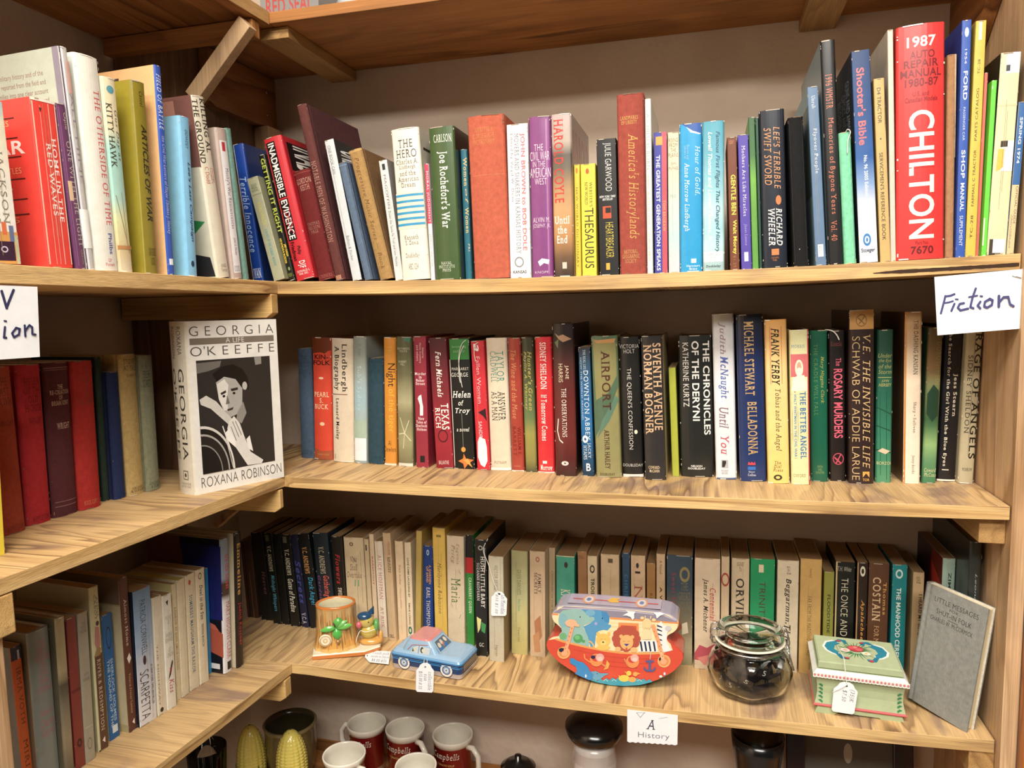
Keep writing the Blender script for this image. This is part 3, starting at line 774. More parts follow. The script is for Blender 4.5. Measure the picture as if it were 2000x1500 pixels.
TR = '''
= 490 517 541; 457 470 281; j 140 y=20; 0f3f98 0f3f98 142c60; blue hardback with flowing pale script, where the two top shelves meet
V T 9fb8e6 18 82 24 78 Terrible Innocence
B - d8e4f4 2 8 0 100
H R d8e4f4 20 90 90 97 IVAN
rP - 3a5a9a .2,.2 .8,.3 .7,.36 .3,.3
= 534 556 548; 480 502 347; p 105 y=2; a7a585 8b8a6c; small sage green paperback in front of the black and yellow one
B - 8f8e70 0 100 16 17
H s 4a4838 20 80 6 14 GOLD|MEDAL|BOOKS
V n d8cc3c 40 70 24 46 ARREARAGE
V s 5fa3a8 40 66 50 86 A NOVEL BY ERIC ROBERT MURPHY
= 557 574 548; 499 518 303; j 110 y=12; 17170f 17170f 2a2a1c; black book with stretched yellow green capitals on its spine
V b b6c23c 20 86 3 62 GETTING IT RIGHT
V b f2cf28 10 96 66 86 JAMES F. DUNNIGAN|AND RAYMOND M. MACEDONIA
O - 8a9a50 40 70 89 92
H s 8a9a30 20 80 94 97 MORROW
= 576 614 548; 511 546 268; j 140 y=6; c9202c c9202c b01a24; bright red hardback with huge white capitals outlined in black
B - 1c1212 12 62 3 72
V b f6eee4 20 56 4 71 INADMISSIBLE EVIDENCE
B - c9202c 12 62 42 43
S .03 c9202c .2,.5 .6,.6 .3,.66
S .03 c9202c .6,.5 .3,.6 .55,.68
V b 1c1212 14 70 73 86 Philip|Friedman
V R f6e4dc 32 74 87 92 DJF
H s f6e4dc 20 88 93 97 DONALD I.|FINE, INC.
rB - 1c1212 8 100 4 24
rV b f6eee4 20 90 5 23 INAD
= 618 653 547; 569 604 332; h 130 y=14; 6b1c1c 6b1c1c; dark red cloth hardback between the bright red book and the tall maroon book
H r c99a84 8 92 7 19 GORDON|KEITH
H r a07060 15 85 47 58 THOMAS|NELSON|PAGE
B - 8a3a30 0 100 2 3
H r a85c50 10 90 95 98 SCRIBNERS
= 654 674 547; 577 596 204; h 170 y=6; 63332e 63332e 4e2a2c; tallest maroon cloth book leaning left with scuffed spine ends
V r b58474 20 72 32 78 NOTABLE MEN OF WASHINGTON
B - b07a60 10 70 97 99.5
= 690 705 548; 631 652 273; p 130 y=6; cdd0d2 cdd0d2 1c1c22; white and black book with a bookend-thin grey spine beside the maroon one
V s 7a7e84 20 55 4 24 ONE BOOK CAN
V s 7a7e84 30 60 68 86 Bolton & Fischer
rV b e8e8e8 10 80 6 30 ONE BOOK
= 706 730 547; 649 672 318; h 120 y=4; 5d6f86 5d6f86 4a5a72; slate blue cloth hardback with no lettering, leaning left
B - 44546a 92 96 0 100
B - 78889c 0 100 2 3
= 741 766 547; 677 705 292; h 140 y=6; a8824a a8824a 7c5c38; worn tan cloth music book with stamped brown script, leaning left
V t 6f4c24 28 66 6 92 Progressive Music Series — Book
B - c09a58 0 100 0 2
= 775 785 546; 736 758 313; p 120 y=14; d3d4d2 d3d4d2 8a8884; slim white paperback with black square mark, leaning against a thick white hardback
B - 26282c 34 70 3 8
V s 6a6c70 34 62 12 40 MAGOFFIN
V s 6a6c70 34 62 42 88 Down the Santa Fe Trail and into Mexico
= 785 837 546; 760 816 250; j 150 y=3; e9e1d0 e9e1d0 cfc6b4; thick off white hardback with six bright blue stripes across its spine
B - f0d8c0 0 100 42 66
B - 2a97c6 0 100 43 44.6
B - 2a97c6 0 100 47 48.6
B - 2a97c6 0 100 50.8 52.4
B - 2a97c6 0 100 54.6 56.2
B - 2a97c6 0 100 58.4 60
B - 2a97c6 0 100 62.2 63.8
H r 4a463e 15 88 7 20 THE|HERO
H r 6f685c 12 92 20 39 Charles A.|Lindbergh|and the|American|Dream
H r 6f685c 22 74 70 77 Kenneth|S. Davis
H r 8a8070 22 72 82 86 Doubleday
H s 9a9284 30 66 89 93 ABC 1234
rH b 2a2822 10 60 12 22 T
= 838 849 547; 827 837 320; j 110 y=10 pg=ddd6c4; e8e6e2 e8e6e2 d0ccc6; slim white book with a crimson band beside the olive green spine
B - c9385a 0 100 0 51
V r f6e8e8 20 80 6 50 MORAL JUDGMENT
V r 8a8a88 24 76 60 88 JAMES Q. WILSON
= 851 898 546; 834 886 247; j 150 y=4; 40592c 40592c 22241e; dark olive green hardback with white lettering down the spine
H r eef0e4 20 90 5 10 CARLSON
V R eef0e4 30 72 16 66 Joe Rochefort's War
H r dfe4d0 16 80 88 95 NAVAL|INSTITUTE|PRESS
= 903 922 546; 887 911 292; j 120 y=26; 2a6e80 2a6e80; teal book half hidden between the olive green and the big terracotta one
V R e2c070 40 92 6 28 Women
V t e2c070 52 92 30 42 of
V R e2c070 40 92 44 64 Women
V r d8d0b0 66 90 72 78 PRI
= 924 996 545; 910 981 224; h 165 y=3; bf5d42 bf5d42 b4583e; widest terracotta orange cloth dictionary with faded gilt lettering
H r c9864a 14 76 7 18 WEBSTER'S|COLLEGIATE|DICTIONARY
B - c87050 2 98 36 36.5
= 997 1037 543; 989 1030 242; p 150 y=4; f1efec f1efec e4e0da; white paperback with pink red heading and a sun emblem at its foot
V b ea6a76 60 86 6 82 JOHN BROWN to BOB DOLE
V r 6a6a74 34 56 6 84 MOVERS AND SHAKERS IN KANSAS HISTORY
V r 6a6a74 12 28 6 50 Edited by Virgil W. Dean
W .75 8a8a8a 22 68 86 93
H b 2a2a2a 14 80 95 97 KANSAS
= 1039 1080 542; 1031 1074 227; j 150 y=5; 84407e 84407e 8b4684; purple hardback with stacked pale title lettering
B - a468a0 78 86 2 98
H n eadbe6 24 66 17 21 THE
H n eadbe6 4 94 21.5 27 CIVIL WAR
H n eadbe6 16 74 27.5 31 IN THE
H n eadbe6 2 98 31.5 37.5 AMERICAN
H n eadbe6 24 80 38 42 WEST
H n eadbe6 10 92 62 70 ALVIN M.|JOSEPHY, JR.
P - eadbe6 .3,.9 .5,.88 .85,.89 .8,.92 .6,.91 .4,.93
H n eadbe6 15 80 96 97.5 KNOPF
= 1081 1122 541; 1076 1114 222; j 150 y=5; a98c6c a98c6c a08f88; thick battle scene hardback with tall red author lettering
G 0:b9a4a0 .18:b0a090 .24:5a5048 .34:6c6050 .45:b08a60 .6:c79a64 .75:b8844e .88:6c5038 1:3c3028
V R c9322c 12 60 3 54 HAROLD COYLE
H R f2ece0 8 84 62 80 Until|the|End
B - cfc4b4 44 66 91 95
rH s b05040 8 96 8 40 HAROLD
rP - 5c5048 .1,.5 .4,.42 .8,.5 .9,.8 .3,.9
= 1122 1135 540; 1120 1133 321; p 104 y=16; d8be1c d8be1c; yellow paperback dictionary shut in behind its wider yellow companion
V r 5c5010 28 60 20 92 NEW WORLD DICTIONARY
O - c07020 30 66 3 8
= 1137 1166 540; 1134 1162 320; p 104 y=6; ead41e ead41e d4b818; yellow thesaurus paperback with tall black title
O - b85018 34 58 4 9
V s 2a2610 22 84 39 93 THESAURUS
V r 2a2610 58 78 16 38 WEBSTER'S
V r 2a2610 26 46 16 36 NEW WORLD
= 1172 1209 538; 1164 1203 271; p 104 y=8; 131314 131314; black paperback with white and yellow condensed lettering
V n ece8e0 32 74 3 38 JULIE GARWOOD
H I d8d8d8 8 92 41 45 NEW YORK TIMES|BESTSELLER
B - c84818 24 68 49 58
B - 1a0c08 38 66 50 54
V n dcc43c 36 76 61 87 HEARTBREAKER
B - d8a430 34 54 91 96
= 1211 1262 537; 1203 1257 182; h 175 y=4; a0473a a0473a; tallest brick red cloth book with gilt script, right of the middle
H r d6ae60 12 78 12 17 LANDMARKS|OF LIBERTY
V t d0a458 30 78 22 80 America's Historylands
H r cfa460 10 76 86 94 NATIONAL|GEOGRAPHIC|SOCIETY
= 1263 1276 535; 1258 1271 193; j 160 y=14; e9e6dc e9e6dc d6d2c6; narrow ivory hardback with pale teal capitals, beside the brick red one
V r 8aa89c 24 72 8 40 A CHILD IS BORN
V s b0aa9c 30 60 43 92 LENNART NILSSON THE DRAMA OF LIFE BEFORE BIRTH
= 1279 1304 534; 1277 1302 258; p 130 y=10; 3a3f9c 3a3f9c b84050; paperback split lengthwise into blue and rose halves
B - c04a58 60 100 0 100
B - e09a40 14 66 3 9
V b ece4ec 16 46 16 98 THE GREATEST GENERATION SPEAKS
V r e8b06a 66 88 48 70 TOM BROKAW
= 1306 1328 532; 1304 1326 258; p 130 y=12; cfd2bc cfd2bc; pale paperback fading from beige to aqua and lilac
G 0:d8caa6 .3:d4ccb0 .5:c2d6c4 .75:b4d4cc 1:cfc4cc
H n 4a4436 6 92 4 18 RISING|FROM|THE|PLAINS
H n 6a6450 6 92 21 27 JOHN|McPHEE
H n 8aa49c 20 70 44 46 FSG
= 1329 1371 530; 1325 1371 241; j 140 y=5; 169ad2 169ad2; cyan blue hardback with a torn jacket top showing darker blue
P - 2c5aa8 .1,.0 .98,.0 .98,.07 .6,.05 .3,.02
P - d8ecf4 .3,.02 .6,.05 .98,.07 .9,.075 .5,.06
V t d8f2f8 68 92 15 48 Hour of Gold,
V t f2fafc 16 44 26 72 Anne Morrow Lindbergh
V t a8dcec 20 44 14 24 Diaries and|Letters of
B - c8e4f0 50 74 91 94
H s f0f8fc 30 90 95 99 Harcourt|Brace
= 1373 1415 529; 1371 1415 236; j 140 y=4; 7dbccb 7dbccb; sky blue hardback with white clouds and a library label at its foot
G 0:4d9eb4 .2:5fa9bf .45:8cc4d2 .6:b6dade .7:9cccd6 .85:b8dce0 1:9ab8b8
V I 2a5a72 56 80 7 88 Famous First Flights That Changed History
V I e6ecd8 20 44 7 80 Lowell Thomas and Lowell Thomas, Jr.
B - e9ecec 4 94 87 94
H s 8a9aa0 24 66 88 92 629.13|Tho
H T 2a3c44 14 84 96 98 Doubleday
= 1427 1444 525; 1419 1439 268; p 104 y=10; 70381c 70381c; small chocolate brown paperback with yellow capitals
V b efe03c 30 80 28 58 GENTLE BEN
V b efe03c 30 80 62 88 Walt Morey
H s c07848 20 70 2 5 star
V s a07048 34 64 89 98 $1.25
= 1449 1468 523; 1440 1462 263; p 128 y=8; 5040a4 5040a4; violet paperback with thin white lettering, next to the brown one
V r e8e0f2 34 66 8 60 Mothers Are Like Miracles
V t b8a8dc 34 66 66 82 Janet Lanese
B - d8d0ec 30 70 87 94
= 1470 1482 522; 1459 1474 229; p 140 y=10; 4c9440 6fa060; narrow bright green book beside the violet one
G 0:2f5c34 .25:3a6c38 .4:6fae3c .6:5c9a34 1:5a9a3c
= 1483 1489 521; 1475 1481 229; p 140 y=14; 1e4a34 1e4a34; very thin dark green spine beside the navy battle book
= 1490 1539 520; 1480 1532 214; j 150 y=5; 1c2230 1c2230; thick navy hardback with orange title and sword emblem
V t e69a64 54 80 11 50 LEE'S TERRIBLE
V t e69a64 16 44 11 47 SWIFT SWORD
O - d87c44 58 80 54 60
V T e8e6e0 58 82 62 86 RICHARD
V T e8e6e0 26 52 62 86 WHEELER
B - d88048 36 66 88 92
H s b87040 34 64 93 96 CROWN|PUBL
= 1551 1580 517; 1538 1569 228; h 150 y=8; 161618 161618; black leather bound book with stitched edges and no lettering
B - 3c3c40 8 10 2 98
B - 3c3c40 90 92 2 98
B - e8e8e8 40 44 88 88.6
= 1594 1614 516; 1576 1598 169; p 165 y=10; 5c7a9c 80a0ac; slim slate blue book with white lettering, taller than the black leather one
V r e8ecf2 34 68 5 12 Unruh
V r e8ecf2 30 70 23 48 Flyover People
B - e0e4e4 26 78 88 95
V s 4a5a70 36 66 89 94 Quincy|Press
lB - 4a6a70 0 100 10 60
= 1618 1648 515; 1603 1630 78; j 200 y=8; 1f1e20 7f97a2; very tall black book with orange red title ending in a volume number
V r df7a58 24 70 15 30 1996 WMSTR
V r df7a58 24 70 34 77 Memories of Bygone Years
V r df7a58 26 66 80 89 Vol. 40
= 1649 1674 513; 1639 1661 258; h 120 y=6; 7cd2a8 6cc298; short mint green book with a looped white string at its top
= 1679 1716 511; 1663 1698 98; p 205 y=6; 1a4c8c 161c28; tall gun annual shading from navy to white, red title lettering
G 0:11386c .3:154684 .5:1c58a0 .62:7a9ccc .75:e0e4ee 1:eceef2
V b f06a6c 22 66 8 44 Shooter's Bible
V b e8eef8 44 64 49 68 No. 96 2005 Edition
W .6 2a7cc0 22 66 86 92
O - 2a7cc0 38 50 88 90
H b 16264c 10 86 93 95.5 Stoeger
lV i aeb4bc 30 90 10 45 GUNS AND AMMUNITION|OPTICS AND SIGHTS|RELOADING TOOLS|PRICES AND CATALOG
= 1720 1740 508; 1706 1727 153; p 150 y=6; c9a864 b89858; tan service book with black capitals on a frayed spine
V s 2f2a1e 26 62 5 24 D4 TRACTOR
V s 2f2a1e 26 62 40 88 SERVICEMEN'S REFERENCE BOOK
O - 2f2a1e 40 52 32 33
P - 7a5c30 .95,.1 1,.12 1,.3 .9,.25
= 1741 1749 507; 1732 1746 58; p 200 y=10; cfc5b4 b9b0a2; tall beige volume behind the thick red repair manual
= 1750 1845 504; 1747 1849 46; j 205 y=4; e22f2c d8342e; enormous red auto repair manual dated 1987 with white vertical lettering
H b f6eee2 20 80 5 9.5 1987
H b 7d1f26 26 78 11 14.3 AUTO
H b 7d1f26 14 86 14.7 18 REPAIR
H b 7d1f26 7 92 18.6 22 MANUAL
H b 7d1f26 16 86 22.5 26 1980-87
H b 9a2226 32 66 28 30 U.S. and
H b 9a2226 16 84 30.3 32.4 Canadian Models
V b f3eddc 24 78 36 91 CHILTON
B - e22f2c 24 78 60 60.4
H s 8a2226 38 66 92 93.5 Part No.
H b 6d1d24 28 76 94.2 97.6 7670
= 1847 1862 502; 1850 1870 106; h 190 y=12; a97c54 a97c54; rough unlettered brown board volume to the right of the red manual
P - 6c4a30 .8,.3 1,.28 1,.36 .85,.42
P - d8b890 .8,.0 1,.0 1,.5 .95,.5
= 1864 1884 500; 1877 1899 39; p 205 y=6; 2a55b0 1c3c90; tall blue shop manual with white letters, right of the red manual
O - c8d4ec 30 74 3 7
V s d8e0f0 36 60 12 18 1954
V b e4ecf8 30 74 21 33 FORD
V s c8d4ec 36 60 36 50 PASSENGER CAR
V b e4ecf8 30 72 54 66 SHOP
V b e4ecf8 30 72 68 80 MANUAL
V s d8e0f0 30 66 82 95 SUPPLEMENT
= 1886 1905 498; 1906 1928 40; p 205 y=6; d9b83c c8a634; tall mustard yellow parts catalog whose title reads upward
U s 3a3420 34 58 16 22 TC-28
U s 3a3420 34 58 28 50 PARTS CATALOG
U s 3a3420 34 58 54 78 FARMALL C TRACTOR
U s 3a3420 34 58 82 92 TC-28
B - f4ecc8 30 60 0 8
= 1905 1909 498; 1923 1930 142; f 150 y=14; e26c5c e26c5c; very thin coral booklet between the mustard and the lime spines
= 1910 1925 498; 1931 1949 157; f 180 y=5; 5fd62c 4cc422; thin lime green booklet with a stapled fold, right of the mustard one
B - 3c9c20 94 100 0 100
O - e8f0e0 8 24 3 5
B - e8dcc8 0 30 78 94
= 1926 1964 497; 1951 1996 102; p 175 y=5 pg=8a7a60; d8d2a6 23231a; battered volume patched with masking tape and white tape
B - e8ecf2 30 98 0 10
B - 3a3c44 30 50 6 9
B - cfc89c 0 100 25 26
B - eceef2 40 98 43 58
B - 3a2c1c 30 66 43 46
P - e2b838 .2,.47 .5,.47 .5,.56 .15,.58
B - 3c3020 10 70 92 100
B - e4e8f0 28 90 92 99
= 1968 1989 495; 1991 2016 198; p 150 y=4 id=guide; d3bd8e 2a5c98; narrow blue and tan farm equipment guide at the right end
B - 2c62a0 0 100 0 54
V b d8e0e8 30 70 10 40 SPRING 1974
V n 3a4a5c 52 84 55 80 OFFICIAL GUIDE
V n 3a4a5c 12 40 74 96 TRACTORS and|FARM EQUIPMENT
'''
ML = '''
= -40 4 1092; -80 0 740; p 110; e8d21c e8d21c; bright yellow book cut off by the left edge of the middle shelf
= 8 54 1042; -32 27 717; h 140; 9c3a20 9c3a20; burnt orange cloth hardback with dark stamped title, at the left of the middle shelf
H r 6c2c1c 20 90 6 24 THE|LAST|DAWN
H r 6c2c1c 20 90 32 35 WRIGHT
H r 7a3020 20 88 95 98 APPLETON
= 58 105 1022; 32 83 712; h 140; b0202a b0202a; crimson cloth hardback with faint dark title, between burnt orange and maroon books
H r 7a1820 20 90 8 30 HELEN|OF THE|OLD|HOUSE
H r 7a1820 30 86 33 37 WRIGHT
H r 6c141c 18 88 95 98 APPLETON
= 110 157 1006; 87 137 708; h 140; 55262c 55262c; maroon cloth hardback with pale stamped title and ruled bands
B - 8a6460 4 96 3 3.6
B - 8a6460 4 96 4.4 4.8
H R c8a898 14 92 14 28 THE|RE-CREATION|OF|BRIAN KENT
H R c8a898 30 84 39 43 WRIGHT
B - 8a6460 6 94 90 90.5
B - 8a6460 6 94 93 93.5
= 160 203 993; 139 184 705; h 140; ab241e ab241e; scarlet cloth hardback between the maroon one and the dark green spine
H r 8a4438 20 90 4 30 THE|CALLING|OF|DAN|MATTHEWS
H r d07858 16 80 94 97 BOOK SUPPLY
= 205 215 978; 185 199 697; h 140; 26382e 26382e; dark green cloth book showing a sliver of spine, next to scarlet one
= 218 250 975; 201 232 727; h 120; 22305a 1a2448; short navy blue cloth hardback on the middle left shelf
H r 20305c 24 80 6 20 TITLE|BOOK
B - 20305c 6 94 96 97
= 252 286 966; 234 268 692; h 140; c0a264 c0a264; tan cloth hardback lettered about a college, left of the pale green one
H r 5c5030 16 92 3 12 STOVER|AT YALE
H r 5c5030 30 90 14 16 JOHNSON
H r 4a4028 14 90 94 98 GROSSET|& DUNLAP
= 288 316 958; 270 300 694; h 140; 8a8c70 8a8c70; pale sage cloth hardback partly hidden by the big white biography
H r 4a5040 12 60 4 24 A|FRESH|START
H r 3a4030 12 90 93 98 GROSSET|& DUN
'''
